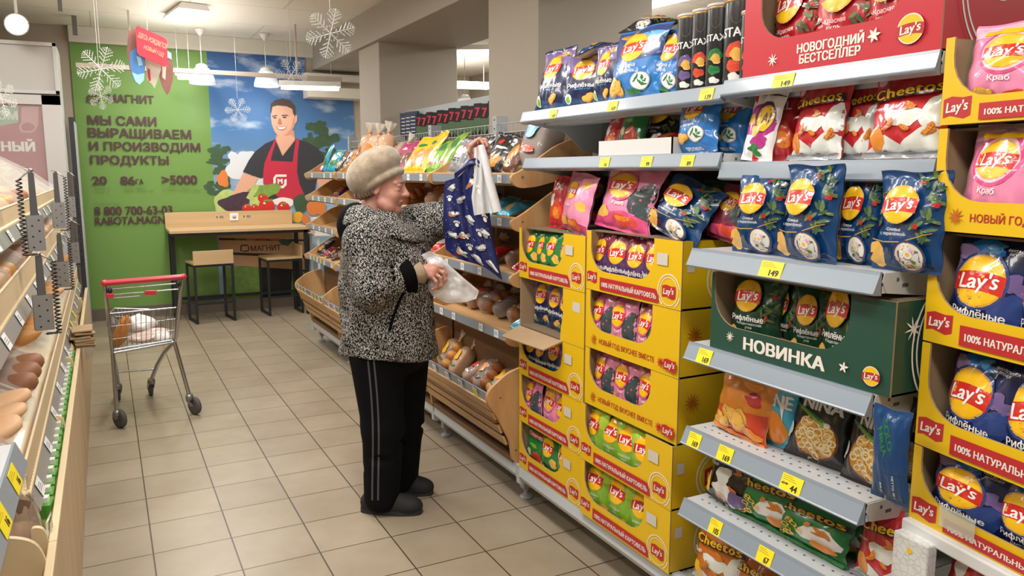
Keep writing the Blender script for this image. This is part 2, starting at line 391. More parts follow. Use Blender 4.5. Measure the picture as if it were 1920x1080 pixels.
# ------------------------------------------------------------------ the advertising mural pasted on the back wall
def mural():
    MY = 8.985
    def sky():
        m = bpy.data.materials.new('mural_sky'); m.use_nodes = True
        nt = m.node_tree; b = nt.nodes['Principled BSDF']; b.inputs['Roughness'].default_value = 0.5
        tc = nt.nodes.new('ShaderNodeTexCoord'); sp = nt.nodes.new('ShaderNodeSeparateXYZ')
        mr = nt.nodes.new('ShaderNodeMapRange'); mr.inputs[1].default_value = 1.2; mr.inputs[2].default_value = 2.75
        rp = nt.nodes.new('ShaderNodeValToRGB'); e = rp.color_ramp.elements
        e[0].position = 0; e[0].color = (*srgb('#8db0cc'), 1); e[1].position = 1; e[1].color = (*srgb('#2f578f'), 1)
        k = rp.color_ramp.elements.new(0.5); k.color = (*srgb('#4b7cb2'), 1)
        mp = nt.nodes.new('ShaderNodeMapping'); mp.inputs['Scale'].default_value = (1.6, 1, 3.6)
        n = nt.nodes.new('ShaderNodeTexNoise'); n.inputs['Scale'].default_value = 1.7; n.inputs['Detail'].default_value = 6
        r2 = nt.nodes.new('ShaderNodeValToRGB'); r2.color_ramp.elements[0].position = 0.55; r2.color_ramp.elements[0].color = (0, 0, 0, 1); r2.color_ramp.elements[1].position = 0.78; r2.color_ramp.elements[1].color = (.8, .8, .8, 1)
        mx = nt.nodes.new('ShaderNodeMix'); mx.data_type = 'RGBA'; mx.inputs[7].default_value = (*srgb('#d5e2ee'), 1)
        nt.links.new(tc.outputs['Object'], sp.inputs[0]); nt.links.new(sp.outputs['Z'], mr.inputs[0]); nt.links.new(mr.outputs[0], rp.inputs[0])
        nt.links.new(tc.outputs['Object'], mp.inputs[0]); nt.links.new(mp.outputs[0], n.inputs['Vector']); nt.links.new(n.outputs['Fac'], r2.inputs[0])
        nt.links.new(r2.outputs[0], mx.inputs[0]); nt.links.new(rp.outputs[0], mx.inputs[6]); nt.links.new(mx.outputs[2], b.inputs['Base Color'])
        return m
    names = ['green', 'sky', 'brown', 'skin', 'hair', 'shirt', 'red', 'white', 'leaf', 'darkleaf', 'tomato', 'purple', 'orange', 'yellow', 'crate', 'black', 'lime', 'skin2', 'grayline', 'cloud', 'foliage', 'skin3', 'mouth']
    cols = dict(green='#6f9648', brown='#523438', skin='#e3ad93', hair='#4d3d36', shirt='#37383f', red='#c72f49', white='#f0eeea', leaf='#7fa24a', darkleaf='#3f5a3e', tomato='#cf3024', purple='#453242', orange='#e0813f', yellow='#e9ab3a', crate='#c19a72', black='#16181c', lime='#b9cc7a', skin2='#cf9479', grayline='#6f8a4d', cloud='#dfe4ea', foliage='#6d9140', skin3='#b87a63', mouth='#b55f55')
    ms = [sky() if n == 'sky' else mat('mural_' + n, cols[n], 0.5, vary=(0.35 if n in ('leaf', 'darkleaf', 'purple', 'foliage', 'lime') else 0.0), scale=(22 if n != 'darkleaf' else 9)) for n in names]
    ix = {n: i for i, n in enumerate(names)}
    mb = MB(); lay = [0]
    def fr(a, b): return (a, MY - 0.00012 * lay[0], b)
    def P(px, py): p = at(px, py, y=MY); return (p.x, p.z)
    def px_poly(pts, m, s=1.0, ox=0, oy=0):
        lay[0] += 1; put_poly(mb, [P(ox + x / s, oy + y / s) for x, y in pts], fr, ix[m])
    def c6(pts, m): px_poly(pts, m, 4.5, 400, 180)
    def c6e(x, y, rx, ry, m, amp=0.0, seed=0, rot=0): c6(lump(x, y, rx, ry, seed, amp, 24, rot), m)
    def ptext(s, x0, x1, yb, yt, m, bold=0.03):
        lay[0] += 1; a = P(x0, yb); b = P(x1, yb); t = P((x0 + x1) / 2, yt)
        put_text(mb, s, fr, (a[0] + b[0]) / 2, (a[1] + b[1]) / 4 + t[1] / 2, w=abs(b[0] - a[0]), h=abs(t[1] - (a[1] + b[1]) / 2), m=ix[m], bold=0.0, fat=bold * .78)
    # the two printed sheets
    put_poly(mb, [(-0.2, 0.125), (1.06, 0.125), (1.06, 2.772), (-0.2, 2.772)], fr, 0)
    put_poly(mb, [(1.06, 0.125), (2.62, 0.125), (2.62, 2.33), (2.08, 2.33), (2.08, 2.772), (1.06, 2.772)], fr, 1)
    for q, (x_, y_, a_, b_) in enumerate(((200, 560, 60, 60), (180, 630, 70, 80), (260, 520, 60, 50), (310, 500, 50, 40), (240, 620, 90, 90), (330, 560, 60, 70), (390, 700, 60, 70), (160, 500, 36, 34))): c6e(x_, y_, a_, b_, 'cloud', 0.1, q)
    rt = random.Random(9)
    for cx_, cy_, rx_, ry_, n_ in ((60, 560, 70, 150, 14), (60, 770, 130, 60, 8), (880, 330, 90, 110, 14), (960, 480, 80, 170, 14)):
        for q in range(n_): c6e(cx_ + rt.uniform(-rx_, rx_) * .8, cy_ + rt.uniform(-ry_, ry_) * .8, rt.uniform(28, 52), rt.uniform(24, 44), 'darkleaf', 0.22, q)
    c6e(80, 700, 55, 60, 'orange', 0.16, 6)
    c6e(110, 900, 110, 110, 'lime', 0.1, 10)
    # the man in the printed photo
    c6([(250, 650), (380, 690), (330, 770), (260, 830), (150, 850), (200, 750)], 'skin')
    c6([(870, 700), (1000, 690), (1015, 730), (960, 790), (890, 780)], 'skin')
    c6([(525, 365), (440, 400), (350, 470), (300, 540), (248, 640), (400, 695), (430, 680), (440, 860), (800, 905), (850, 860), (870, 710), (960, 640), (955, 540), (880, 440), (800, 395), (690, 355), (600, 340)], 'shirt')
    c6([(528, 330), (525, 375), (583, 507), (690, 372), (680, 290), (600, 300)], 'skin2')
    c6([(526, 352), (583, 500), (688, 360), (660, 330), (560, 335)], 'skin')
    c6([(520, 362), (470, 470), (430, 570), (420, 650), (420, 740), (560, 865), (800, 905), (775, 850), (725, 740), (705, 640), (712, 480), (725, 372), (697, 355), (680, 470), (668, 556), (482, 546), (500, 470), (527, 385)], 'red')
    c6([(487, 95), (484, 170), (492, 240), (515, 300), (545, 335), (583, 350), (625, 338), (660, 300), (680, 262), (688, 235), (704, 215), (707, 170), (692, 150), (680, 100), (600, 75), (540, 75)], 'skin')
    c6([(590, 330), (625, 338), (660, 300), (680, 262), (688, 235), (690, 150), (672, 200), (655, 270), (620, 315)], 'skin2')
    c6([(480, 125), (482, 70), (520, 35), (580, 22), (650, 38), (690, 85), (695, 150), (690, 175), (672, 150), (665, 110), (620, 88), (540, 80), (497, 92), (488, 150)], 'hair')
    c6([(495, 168), (535, 160), (538, 168), (497, 177)], 'hair'); c6([(575, 160), (620, 158), (640, 170), (620, 168), (577, 170)], 'hair')
    c6e(518, 184, 16, 6, 'hair'); c6e(600, 180, 18, 7, 'hair')
    c6([(553, 190), (540, 235), (560, 245), (580, 238), (566, 190)], 'skin3')
    c6([(525, 262), (570, 258), (618, 256), (610, 278), (580, 292), (548, 284)], 'mouth'); c6([(535, 265), (575, 263), (612, 260), (602, 274), (575, 282), (550, 277)], 'white')
    # emblem on the bib: rounded frame with an M
    for pts in ([(505, 770), (505, 690), (525, 662), (616, 662), (616, 682), (535, 682), (526, 694), (526, 735), (508, 740)], [(510, 778), (590, 778), (617, 750), (617, 700), (596, 706), (596, 742), (582, 756), (510, 756)]):
        c6(pts, 'white')
    lay[0] += 1; c = P(400 + 562 / 4.5, 180 + 719 / 4.5); put_text(mb, 'M', fr, c[0], c[1], h=0.052, m=ix['white'], bold=0.05)
    # vegetables
    c6e(430, 800, 130, 60, 'leaf', 0.15, 11); c6e(180, 900, 130, 72, 'purple', 0.13, 12); c6e(260, 850, 70, 50, 'purple', 0.16, 13)
    c6([(345, 735), (275, 860), (320, 880), (385, 765)], 'lime'); c6e(590, 895, 85, 42, 'white', 0.08, 14); c6e(360, 900, 50, 60, 'lime', 0.1, 3)
    for x, y, r in ((415, 862, 42), (280, 945, 38), (350, 945, 36), (450, 925, 68), (590, 940, 54)):
        c6e(x, y, r, r * 0.9, 'tomato', 0.03, 15); c6e(x - r * .3, y - r * .3, r * .16, r * .12, 'white', 0.1, 2); c6e(x + 3, y - r * .62, r * .4, r * .12, 'leaf', 0.3, 4)
    c6e(740, 905, 62, 85, 'darkleaf', 0.06, 16); c6e(710, 1022, 46, 46, 'yellow', 0.05, 17); c6e(835, 945, 48, 66, 'orange', 0.05, 18); c6e(895, 945, 55, 55, 'orange', 0.05, 19); c6e(775, 1040, 34, 40, 'orange', 0.05, 20)
    # wooden crate printed below, dark pot and leaves
    px_poly([(422, 500), (575, 500), (575, 566), (422, 566)], 'foliage'); px_poly([(488, 495), (548, 495), (545, 560), (492, 560)], 'black')
    px_poly([(410, 432), (580, 428), (580, 510), (410, 492)], 'black')
    px_poly([(410, 436), (575, 430), (575, 449), (410, 446)], 'crate'); px_poly([(410, 450), (575, 452), (575, 478), (410, 472)], 'crate'); px_poly([(422, 477), (575, 484), (575, 506), (422, 497)], 'crate')
    px_poly(lump(535, 454, 10, 7, 3, .2), 'darkleaf')
    for sx_, col in ((470, 'mouth'), (492, 'tomato'), (450, 'darkleaf'), (515, 'mouth')): px_poly(lump(sx_, 448.6, 10, 2.2, 3, .1), col)
    ptext('МАГНИТ', 470, 526, 470, 459.5, 'brown')
    px_poly([(450, 471), (450, 461), (453, 458.5), (465, 458.5), (465, 461), (454, 461), (453, 463), (453, 471)], 'brown'); px_poly([(454, 472), (465, 472), (467, 469), (467, 461), (464.5, 462), (464.5, 469), (454, 469.5)], 'brown')
    # lettering on the green sheet
    for s, x0, x1, yb, yt in (('МАГНИТ', 203, 288, 193, 178.5), ('МЫ САМИ', 166, 293, 235, 218), ('ВЫРАЩИВАЕМ', 167, 358, 262, 242), ('И ПРОИЗВОДИМ', 169, 375, 286, 267), ('ПРОДУКТЫ', 171, 316, 311, 292), ('20', 174, 200, 346, 331), ('86', 227, 253, 346, 331), ('ГА', 255, 269, 345, 336), ('>5000', 304, 369, 345, 329), ('8 800 700-63-03', 178, 323, 402, 387)):
        ptext(s, x0, x1, yb, yt, 'brown', 0.045)
    ptext('RABOTA.MAGN', 179, 309, 420, 406.5, 'brown', 0.045)
    px_poly([(163, 192), (163, 181), (166, 178), (184, 177), (184, 180.5), (168, 181), (167, 183), (167, 192)], 'brown'); px_poly([(169, 194), (183, 194), (187, 190), (187, 181), (183.5, 182), (183.5, 188.5), (182, 190.5), (169, 190.5)], 'brown'); ptext('M', 170, 180, 189, 183.5, 'brown')
    for x0, x1, y in ((174, 209, 352), (174, 207, 358), (228, 274, 351), (228, 289, 356.5), (305, 365, 349.5), (305, 379, 355), (178, 228, 381)):
        n = int((x1 - x0) / 4)
        for k in range(n):
            if (k * 7 + int(x0)) % 6: a = x0 + 4 * k; px_poly([(a, y + .8), (a + 3.2, y + .8), (a + 3.2, y - 1.0), (a, y - 1.0)], 'grayline')
    o = mb.build('advertising_mural', ms)
    tag(o, 'green and blue wall mural with a smiling man in a red apron', 'mural')
mural()

# ------------------------------------------------------------------ lamps, rails and pendants under the ceiling
LAMPWHITE = mat('lamp_diffuser', '#fff6e8', 0.4, emit=9.0)
LAMPWHITE2 = mat('pendant_glass', '#dfe6ee', 0.35, emit=.38)
WHITEMETAL = mat('white_enamel', '#dcdad5', 0.4)
GREYMETAL = mat('grey_shelf_metal', '#a9adb2', 0.42, metal=0.15)
def tube_fixture(label, loc, length, rotz, n=2, wid=0.16):
    t = thing('tube_lamp', label, 'lamp', loc, rotz)
    b = MB(); b.prism([(-wid / 2, 0), (wid / 2, 0), (wid / 2 - 0.03, 0.05), (-wid / 2 + 0.03, 0.05)], lambda a, z, s: (a, s - length / 2, z), length); b.build('housing', WHITEMETAL, t)
    for k in range(n):
        xx = (k - (n - 1) / 2) * 0.07
        m_ = MB(); m_.tube([(xx, -length / 2 + 0.02, -0.018), (xx, length / 2 - 0.02, -0.018)], 0.016, 8); m_.build('tube', LAMPWHITE, t)
    if loc[2] < 2.8:
        for s in (-1, 1):
            m_ = MB(); m_.tube([(0, s * length * .35, .045), (0, s * length * .35, CEIL - loc[2])], .002, 5); m_.build('hanger', WHITEMETAL, t)
    return t
tube_fixture('twin tube lamp on the ceiling above the middle of the aisle', (0.74, 7.6, 2.875), 0.62, R(8), 2, 0.26)
tube_fixture('tube lamp hanging in front of the blue mural sheet, right of the pendants', (1.98, 8.35, 2.40), 0.62, R(78), 2)
tube_fixture('small tube lamp seen left of the two pendants against the green mural', (0.78, 8.5, 2.46), 0.15, R(80), 2, 0.1)
tube_fixture('tube lamp seen through the gap between the two beige columns', (3.35, 6.9, 2.66), 0.9, R(60), 2, 0.2)
tube_fixture('far tube lamp above the pendant in the gap between the columns', (4.1, 9.0, 2.57), 0.5, R(80), 2, 0.14)
tube_fixture('tube lamp on the ceiling right of the front column', tuple(at(1238, 2, z=2.87)), 0.7, R(8), 2, 0.2)
t = thing('spotlight', 'round glaring spotlight at the upper left below the ceiling', 'lamp', tuple(at(31, 46, y=7.4)), 0)
b = MB(); b.lathe([(0.0, 0.12), (0.06, 0.12), (0.085, 0.0), (0.08, -0.005)], 20, axis='y'); b.build('housing', WHITEMETAL, t)
b = MB(); b.lathe([(0.08, -0.004), (0.0, -0.02)], 20, axis='y'); b.build('lens', mat('spot_lens', '#ffffff', 0.3, emit=30), t)
b = MB(); b.tube([(0, 0.06, 0.05), (0, 0.06, CEIL - t.location.z)], 0.012); b.build('stem', WHITEMETAL, t)
def pendant(label, x, y, zb, r=0.125, h=0.155):
    t = thing('pendant_lamp', label, 'lamp', (x, y, zb), 0, 'white glass pendants')
    b = MB(); b.lathe([(r, 0), (r * 0.98, h * .25), (r * 0.8, h * 0.7), (r * 0.56, h), (0.03, h + 0.005)], 28); b.build('lamp_shade', LAMPWHITE2, t)
    b = MB(); b.lathe([(0.06, h), (0.055, h + 0.03), (0.025, h + 0.045), (0, h + 0.045)], 20); b.build('cap', WHITEMETAL, t)
    b = MB(); b.tube([(0, 0, h + 0.04), (0, 0, CEIL - zb - 0.06)], 0.004); b.build('cord', WHITEMETAL, t)
    b = MB(); b.lathe([(0.012, CEIL - zb - 0.07), (0.05, CEIL - zb - 0.015), (0.05, CEIL - zb - 0.001)], 20); b.build('ceiling_rose', WHITEMETAL, t)
    d = bpy.data.lights.new('pendant_bulb', 'POINT'); d.energy = 4; d.color = (0.95, 0.98, 1.0); d.shadow_soft_size = 0.09
    o = bpy.data.objects.new('pendant_bulb', d); COL.objects.link(o); o.parent = t; o.location = (0, 0, -0.2)
pendant('white pendant lamp hanging in front of the green mural sheet, left of the pair', *at(380, 158, y=8.55)[:2], at(380, 158, y=8.55).z)
pendant('white pendant lamp hanging in front of the blue mural sheet, right of the pair', *at(500, 163, y=8.55)[:2], at(500, 163, y=8.55).z)
pendant('white pendant lamp seen in the gap between the two beige columns', *at(872, 212, y=8.2)[:2], at(872, 212, y=8.2).z)
b = MB(); p0, p1 = at(142, 122, y=7.9), at(672, 141, y=7.9); b.box(p0.x, 7.88, p0.z - 0.02, 2.19, 7.92, p0.z + 0.02)
for xx in (0.3, 1.75): b.box(xx - .008, 7.892, p0.z, xx + .008, 7.908, CEIL)
tag(b.build('ceiling_rail', mat('rail_beige', '#b9aea0', 0.5), bev=0.003), 'long beige rail hanging across in front of the mural', 'rail')
b = MB(); p0 = at(142, 75, y=8.4); b.box(p0.x - .02, 8.38, 2.76, p0.x + .02, 8.42, CEIL); tag(b.build('hanger_rod', mat('dark_rod', '#6d6a66', 0.5)), 'short dark rod hanging from the ceiling above the green mural corner', 'rod')
b = MB(); p0 = at(112, 6, z=CEIL - 0.08); b.box(p0.x - .015, p0.y - .015, CEIL - 0.14, p0.x + .015, p0.y + .015, CEIL); tag(b.build('hanger_rod', mat('dark_rod', '#6d6a66', 0.5)), 'dark rod end at the top edge of the photo, upper left', 'rod')

# ------------------------------------------------------------------ snowflakes
def snowflake_mesh():
    b = MB(); rr = random.Random(3)
    for k in range(6):
        a = R(60 * k + 8); d = Vector((math.sin(a), 0, math.cos(a))); s = Vector((d.z, 0, -d.x))
        b.tube([(0, 0, 0), d * 0.96], [0.022, 0.014], 5, 0)
        for j, (t, ln) in enumerate(((.20, .10), (.36, .20), (.52, .27), (.67, .24), (.80, .16), (.90, .09))):
            for sg in (-1, 1):
                q = d * t; e = q + (d * 0.8 + s * sg) * ln
                b.tube([q, e], 0.009, 4, 0, cap=False)
                n = max(1, int(ln / .06))
                for f_ in range(n):
                    p = q.lerp(e, (f_ + 1) / n) + Vector((0, rr.uniform(-.03, .03), 0))
                    b.blob(p, (0.021, 0.02, 0.026), 0, 6, 4, rot=(0, -a - sg * .7, 0))
                    if f_ < n - 1: b.blob(p + d * .028, (0.016, 0.016, 0.02), 0, 6, 4)
        b.blob(d * 0.98, (0.03, 0.03, 0.045), 0, 6, 5, rot=(0, -a, 0))
        b.blob(d * 0.12, (0.035, 0.03, 0.035), 0, 6, 5)
    return b.mesh('snowflake', mat('snowflake_plastic', '#d6d9d6', 0.3, coat=0.4))
SNOW = snowflake_mesh()
THREAD = mat('thread', '#dcdcd8', 0.6)
for px, py, pr, y, tilt, lab in ((190, 130, 42, 4.2, 10, 'big white snowflake ornament hanging left of the promo cut-outs'), (189, 180, 25, 5.6, -15, 'small dim snowflake hanging just below the big left snowflake'), (620, 63, 46, 4.4, 6, 'big white snowflake ornament hanging near the beam, highest of all'), (546, 141, 30, 6.4, 25, 'snowflake ornament hanging in front of the lit tube lamp'), (446, 206, 23, 8.0, 18, 'small snowflake ornament hanging in front of the blue sky of the mural'), (3, 185, 33, 4.3, -20, 'snowflake ornament cut off by the left edge of the photo')):
    c = at(px, py, y=y); dep = (c - CAM).dot(FWD); r = pr / F_PX * dep
    t = thing('snowflake_ornament', lab, 'ornament', tuple(c), -YAW * 0.7, 'white snowflakes hanging from the ceiling')
    inst('snowflake', SNOW, (0, 0, 0), (0, R(tilt), R(tilt * 0.8)), (r, r, r), parent=t)
    b = MB(); b.tube([(0, 0, r * 0.9), (0, 0, CEIL - c.z)], 0.0012, 4); b.build('thread', THREAD, t)

# ------------------------------------------------------------------ hanging promo cut-outs
def promo():
    y0 = 5.2
    RED_ = mat('promo_red', '#c23546', 0.5); CARD = mat('promo_card', '#8a5a52', 0.55, vary=0.4, scale=9); BLUE_ = mat('promo_blue', '#4b86c4', 0.45, vary=0.35, scale=7); PALE = mat('promo_pale', '#c9bfae', 0.5, vary=0.2, scale=9); LB = mat('promo_lightblue', '#9fd0ea', 0.5); GOLD = mat('promo_lettering', '#d8a98a', 0.5)
    c = at(280, 110, y=y0)
    t = thing('hanging_promo_sign', 'red hanging promo sign with cut-out pictures below the ceiling', 'sign', tuple(c), 0)
    def cut(name, pts, yy, m, extra=()):
        b = MB(); b.prism([((at(x, y, y=yy) - c).x, (at(x, y, y=yy) - c).z) for x, y in pts], lambda a, z, s: (a, yy - y0 + s, z), 0.006, 0)
        mats = [m]
        for k, (pp, mm) in enumerate(extra):
            mats.append(mm); put_poly(b, [((at(x, y, y=yy) - c).x, (at(x, y, y=yy) - c).z) for x, y in pp], lambda a, z: (a, yy - y0 - 0.001 * (k + 1), z), k + 1)
        return b, mats
    b, ms = cut('back', [(240, 58), (252, 55), (262, 62), (270, 90), (273, 120), (270, 150), (262, 159), (252, 152), (243, 130), (238, 95)], y0, CARD, [([(244, 97), (254, 90), (266, 98), (272, 118), (270, 150), (262, 158), (250, 148), (243, 120)], BLUE_), ([(247, 135), (258, 140), (271, 137), (270, 150), (262, 159), (254, 153)], LB), ([(256, 105), (264, 108), (268, 122), (260, 124)], LB)])
    b.build('picture_card', ms, t)
    b, ms = cut('mid', [(271, 100), (300, 100), (302, 130), (295, 152), (290, 166), (285, 158), (276, 150)], y0 + .03, PALE, [([(277, 128), (281, 130), (283, 150), (280, 153), (277, 145)], RED_)])
    b.build('picture_card', ms, t)
    b, ms = cut('right', [(300, 108), (318, 95), (325, 128), (324, 150), (318, 172), (313, 178), (305, 165), (298, 140)], y0 + .05, CARD, [([(304, 120), (312, 115), (310, 150), (304, 145)], PALE), ([(314, 95), (321, 100), (322, 112), (314, 108)], LB)])
    b.build('picture_card', ms, t)
    b, ms = cut('front', [(254, 52), (257, 48), (307, 70), (313, 76), (314, 118), (310, 126), (262, 104), (257, 98)], y0 - .04, RED_)
    fr = lambda a, z: (a, -.0415, z)
    for s, x, y, h in (('ЗДЕСЬ РОЖДАЕТСЯ', 285, 79, 9), ('НОВЫЙ ГОД', 288, 97, 8)):
        p = at(x, y, y=y0) - c
        put_text(b, s, fr, p.x, p.z, w=0.16 if h == 9 else 0.11, h=0.034, m=1, rot=R(-22), bold=0.02)
    b.build('sign_board', ms + [GOLD], t)
    b = MB(); b.tube([(0, 0, .1), (0, 0, CEIL - c.z)], 0.0015, 4); b.build('thread', THREAD, t)
promo()
# ================================================================== SNACK BAGS
SILVER = mat('bag_silver_inside', '#a9abaf', 0.32, metal=0.45)
INKS = dict(yellow='#f4bd14', red='#c8281f', white='#f3f1ee', darkred='#7d1414', orange='#e8862a', gold='#d9a443', chip='#e9b552', chipd='#c98d33', navy='#141f4a', navy2='#27407f', purple='#4b2a5c', blue='#1f74bd', blue2='#0c4174', lblue='#5fa6dd', green='#1f7a3a', dgreen='#1d4a33', lgreen='#7fae2f', ygreen='#a9c83a', pink='#e88bb0', pink2='#d94f86', lpink='#f3bfd2', crab='#d5482c', wreath='#647d43', wreath2='#3c5a37', berry='#c3222c', bowl='#e6e8e0', bowlrim='#2a3f7a', black='#17181b', lilac='#9d86b5', lilac2='#6d5a8f', cream='#efe2b4', egg='#f4c531', puff='#e08a2b', puff2='#c56d1c', brown='#6a3a22', gray='#8d9096', teal='#2fa6bd', magenta='#b32a86', tree='#3a4a4c', dpink='#a83664', turq='#3fa9c9', skin='#e7b196', maroon='#7a1f3a')
def ink(n):
    if 'print_' + n in MATS: return MATS['print_' + n]
    m = mat('print_' + n, INKS[n], 0.30, coat=0.55); nt = m.node_tree; b = nt.nodes['Principled BSDF']; b.inputs['Coat Roughness'].default_value = .07
    foil(nt, b); return m
def foil(nt, b):
    """crackled plastic film: sharp little creases"""
    tc = nt.nodes.new('ShaderNodeTexCoord'); n = nt.nodes.new('ShaderNodeTexNoise'); n.noise_type = 'RIDGED_MULTIFRACTAL'
    n.inputs['Scale'].default_value = 11; n.inputs['Detail'].default_value = 2.5; n.inputs['Distortion'].default_value = .5
    bp = nt.nodes.new('ShaderNodeBump'); bp.inputs['Strength'].default_value = .38; bp.inputs['Distance'].default_value = .006
    nt.links.new(tc.outputs['Object'], n.inputs['Vector']); nt.links.new(n.outputs['Fac'], bp.inputs['Height'])
    nt.links.new(bp.outputs['Normal'], b.inputs['Normal']); nt.links.new(bp.outputs['Normal'], b.inputs['Coat Normal'])
class Art:
    """a printed surface: base plus flat decals that follow it"""
    def __init__(s, mb, fr, maxe, ratio): s.mb, s.fr, s.maxe, s.h, s.L = mb, fr, maxe, ratio, 0; s.names = []
    def m(s, n):
        if n not in s.names: s.names.append(n)
        return s.names.index(n) + s.base
    base = 2; clip = (-9, 9, -9, 9)
    def poly(s, pts, n): s.L += 1; put_poly(s.mb, pts, lambda a, b: s.fr(a, b, s.L), s.m(n), s.maxe)
    def ell(s, x, z, rx, rz, n, rot=0.0): s.poly(ell(x, z, rx, rz, 22, rot=rot), n)
    def lump(s, x, z, rx, rz, n, seed=0, amp=.15, rot=0.0): s.poly(lump(x, z, rx, rz, seed, amp, 18, rot), n)
    def text(s, t, x, z, w=None, h=None, n='white', bold=.03, shear=0.0, rot=0.0, line=1.0, space=1.0):
        s.L += 1; V, Fc, size = text2d(t, bold, shear, None, space, line)
        sc = (w / size[0]) if w else h / size[1]
        me = max(0.02, min(1.0, s.maxe / sc * 1.3))
        if s.maxe > 1: put_text(s.mb, t, lambda a, b: s.fr(a, b, s.L), x, z, w, h, s.m(n), 0.0, shear, rot, line=line, space=space, fat=bold * .9); return
        if bold > .045 or (bold >= .02 and any(ord(ch_) > 1000 for ch_ in t)): put_text(s.mb, t, lambda a, b: s.fr(a, b, s.L), x, z, w, h, s.m(n), 0.0, shear, rot, line=line, space=space, maxe=me, fat=bold); s.L += 2; return
        put_text(s.mb, t, lambda a, b: s.fr(a, b, s.L), x, z, w, h, s.m(n), bold, shear, rot, line=line, space=space, maxe=me)
    def lays(s, x, z, r, rim='gold'):
        s.ell(x, z, r * 1.08, r * 1.08, rim); s.ell(x, z, r, r, 'yellow')
        up = [(-1.06 + 2.14 * k / 8, .26 + .10 * math.sin(PI * k / 8 * 1.2 - .3) + .09 * k / 8) for k in range(9)]
        dn = [(1.06 - 2.14 * k / 8, -.52 + .12 * math.sin(PI * k / 8) + .06 * (8 - k) / 8) for k in range(9)]
        s.poly([(x + r * a, z + r * b) for a, b in up + dn], 'red')
        s.text("Lay's", x, z - .07 * r, w=1.66 * r, n='white', bold=.03, shear=.18, rot=R(7))
    def badge(s, x, z, r, rings=True):
        if rings:
            for q, w_ in ((1.75, .12), (1.42, .07)):
                n = 26
                o = ell(x, z, r * q, r * q, n); i = ell(x, z, r * (q - w_), r * (q - w_), n)
                s.L += 1
                q4 = [(k, (k + 1) % n, n + (k + 1) % n, n + k) for k in range(n)]; pp = o + i
                s.mb.add([s.fr(a, b, s.L) for a, b in pp], [f for f in q4 if all(s.clip[0] < pp[t][0] < s.clip[1] and s.clip[2] < pp[t][1] < s.clip[3] for t in f)], s.m('white'))
        s.poly([(x - r, z - r * .62), (x - r * .5, z - r * .5), (x + r * .5, z - r * .72), (x + r, z - r * .55), (x + r * 1.02, z + r * .6), (x + r * .4, z + r * .55), (x - r * .4, z + r * .66), (x - r * 1.02, z + r * .5)], 'red')
        s.text("Lay's", x, z - .05 * r, w=1.6 * r, n='white', bold=.03, shear=.18, rot=R(5))
    def cheetos(s, x, z, w, rot=R(8)):
        s.text('Cheetos', x, z - .01 * w, w=w * 1.06, h=None, n='black', bold=.12, rot=rot, space=1.1)
        s.text('Cheetos', x, z, w=w, n='yellow', bold=.05, rot=rot, space=1.1)
    def star(s, x, z, r, n='white', k=6, thin=.12):
        for i in range(k):
            a = PI * 2 * i / k + .2; d = (math.cos(a), math.sin(a)); p = (-d[1], d[0])
            s.poly([(x - p[0] * r * thin, z - p[1] * r * thin), (x + d[0] * r * .6 - p[0] * r * thin * .9, z + d[1] * r * .6 - p[1] * r * thin * .9), (x + d[0] * r, z + d[1] * r), (x + d[0] * r * .6 + p[0] * r * thin * .9, z + d[1] * r * .6 + p[1] * r * thin * .9), (x + p[0] * r * thin, z + p[1] * r * thin)], n)
    def wreath(s, pts, r, seed=0):
        rr = random.Random(seed)
        for i, (x, z) in enumerate(pts):
            for j in range(6): s.ell(x + rr.uniform(-r, r) * .75, z + rr.uniform(-r, r) * .75, r * .56, r * .19, 'wreath' if (i + j) % 2 else 'wreath2', rr.uniform(0, 3.1))
            if i % 2 == 0:
                for j in range(3): s.ell(x + rr.uniform(-r, r) * .4, z + rr.uniform(-r, r) * .4, r * .2, r * .2, 'berry')
    def chips(s, x, z, r, seed=0, n=3):
        rr = random.Random(seed)
        for j in range(n):
            cx, cz, q = x + rr.uniform(-r, r) * .55, z + rr.uniform(-r, r) * .5, rr.uniform(.55, .8) * r
            a = rr.uniform(0, 3); s.lump(cx, cz, q * 1.05, q * .85, 'chipd', j + seed, .12, a); s.lump(cx, cz + .06 * r, q * .93, q * .72, 'chip', j + seed, .12, a)
    def bowl(s, x, z, r, eggs=True):
        s.ell(x, z, r, r * .95, 'bowlrim'); s.ell(x, z, r * .86, r * .82, 'gold'); s.ell(x, z, r * .82, r * .78, 'bowl')
        rr = random.Random(4)
        for j in range(12): s.lump(x + rr.uniform(-.55, .55) * r, z + rr.uniform(-.5, .5) * r, r * .12, r * .09, ('wreath', 'cream', 'lpink')[j % 3], j, .2, j)
        if eggs:
            for q in (-.25, .12): s.ell(x + q * r, z + .1 * r - .1 * q * r, r * .2, r * .24, 'white', .3); s.ell(x + q * r, z + .1 * r, r * .1, r * .12, 'egg', .3)
    def dill(s, x, z, r):
        s.ell(x, z, r, r * .92, 'gray'); s.ell(x, z, r * .9, r * .82, 'white')
        for j in range(7): s.lump(x + math.cos(j * 2.3) * r * .45, z + math.sin(j * 1.7) * r * .4, r * .26, r * .12, 'green', j, .3, j)
    def puffs(s, x, z, r, seed=1, n=4):
        rr = random.Random(seed)
        for j in range(n):
            a = rr.uniform(-1.2, 1.2); cx, cz = x + rr.uniform(-r, r), z + rr.uniform(-r, r) * .8
            s.lump(cx, cz, r * .62, r * .27, 'puff2', j, .12, a); s.lump(cx, cz + r * .04, r * .55, r * .2, 'puff', j, .12, a)
            for k in range(3): s.ell(cx + math.cos(a) * (k - 1) * r * .28, cz + math.sin(a) * (k - 1) * r * .28, r * .045, r * .045, 'brown')
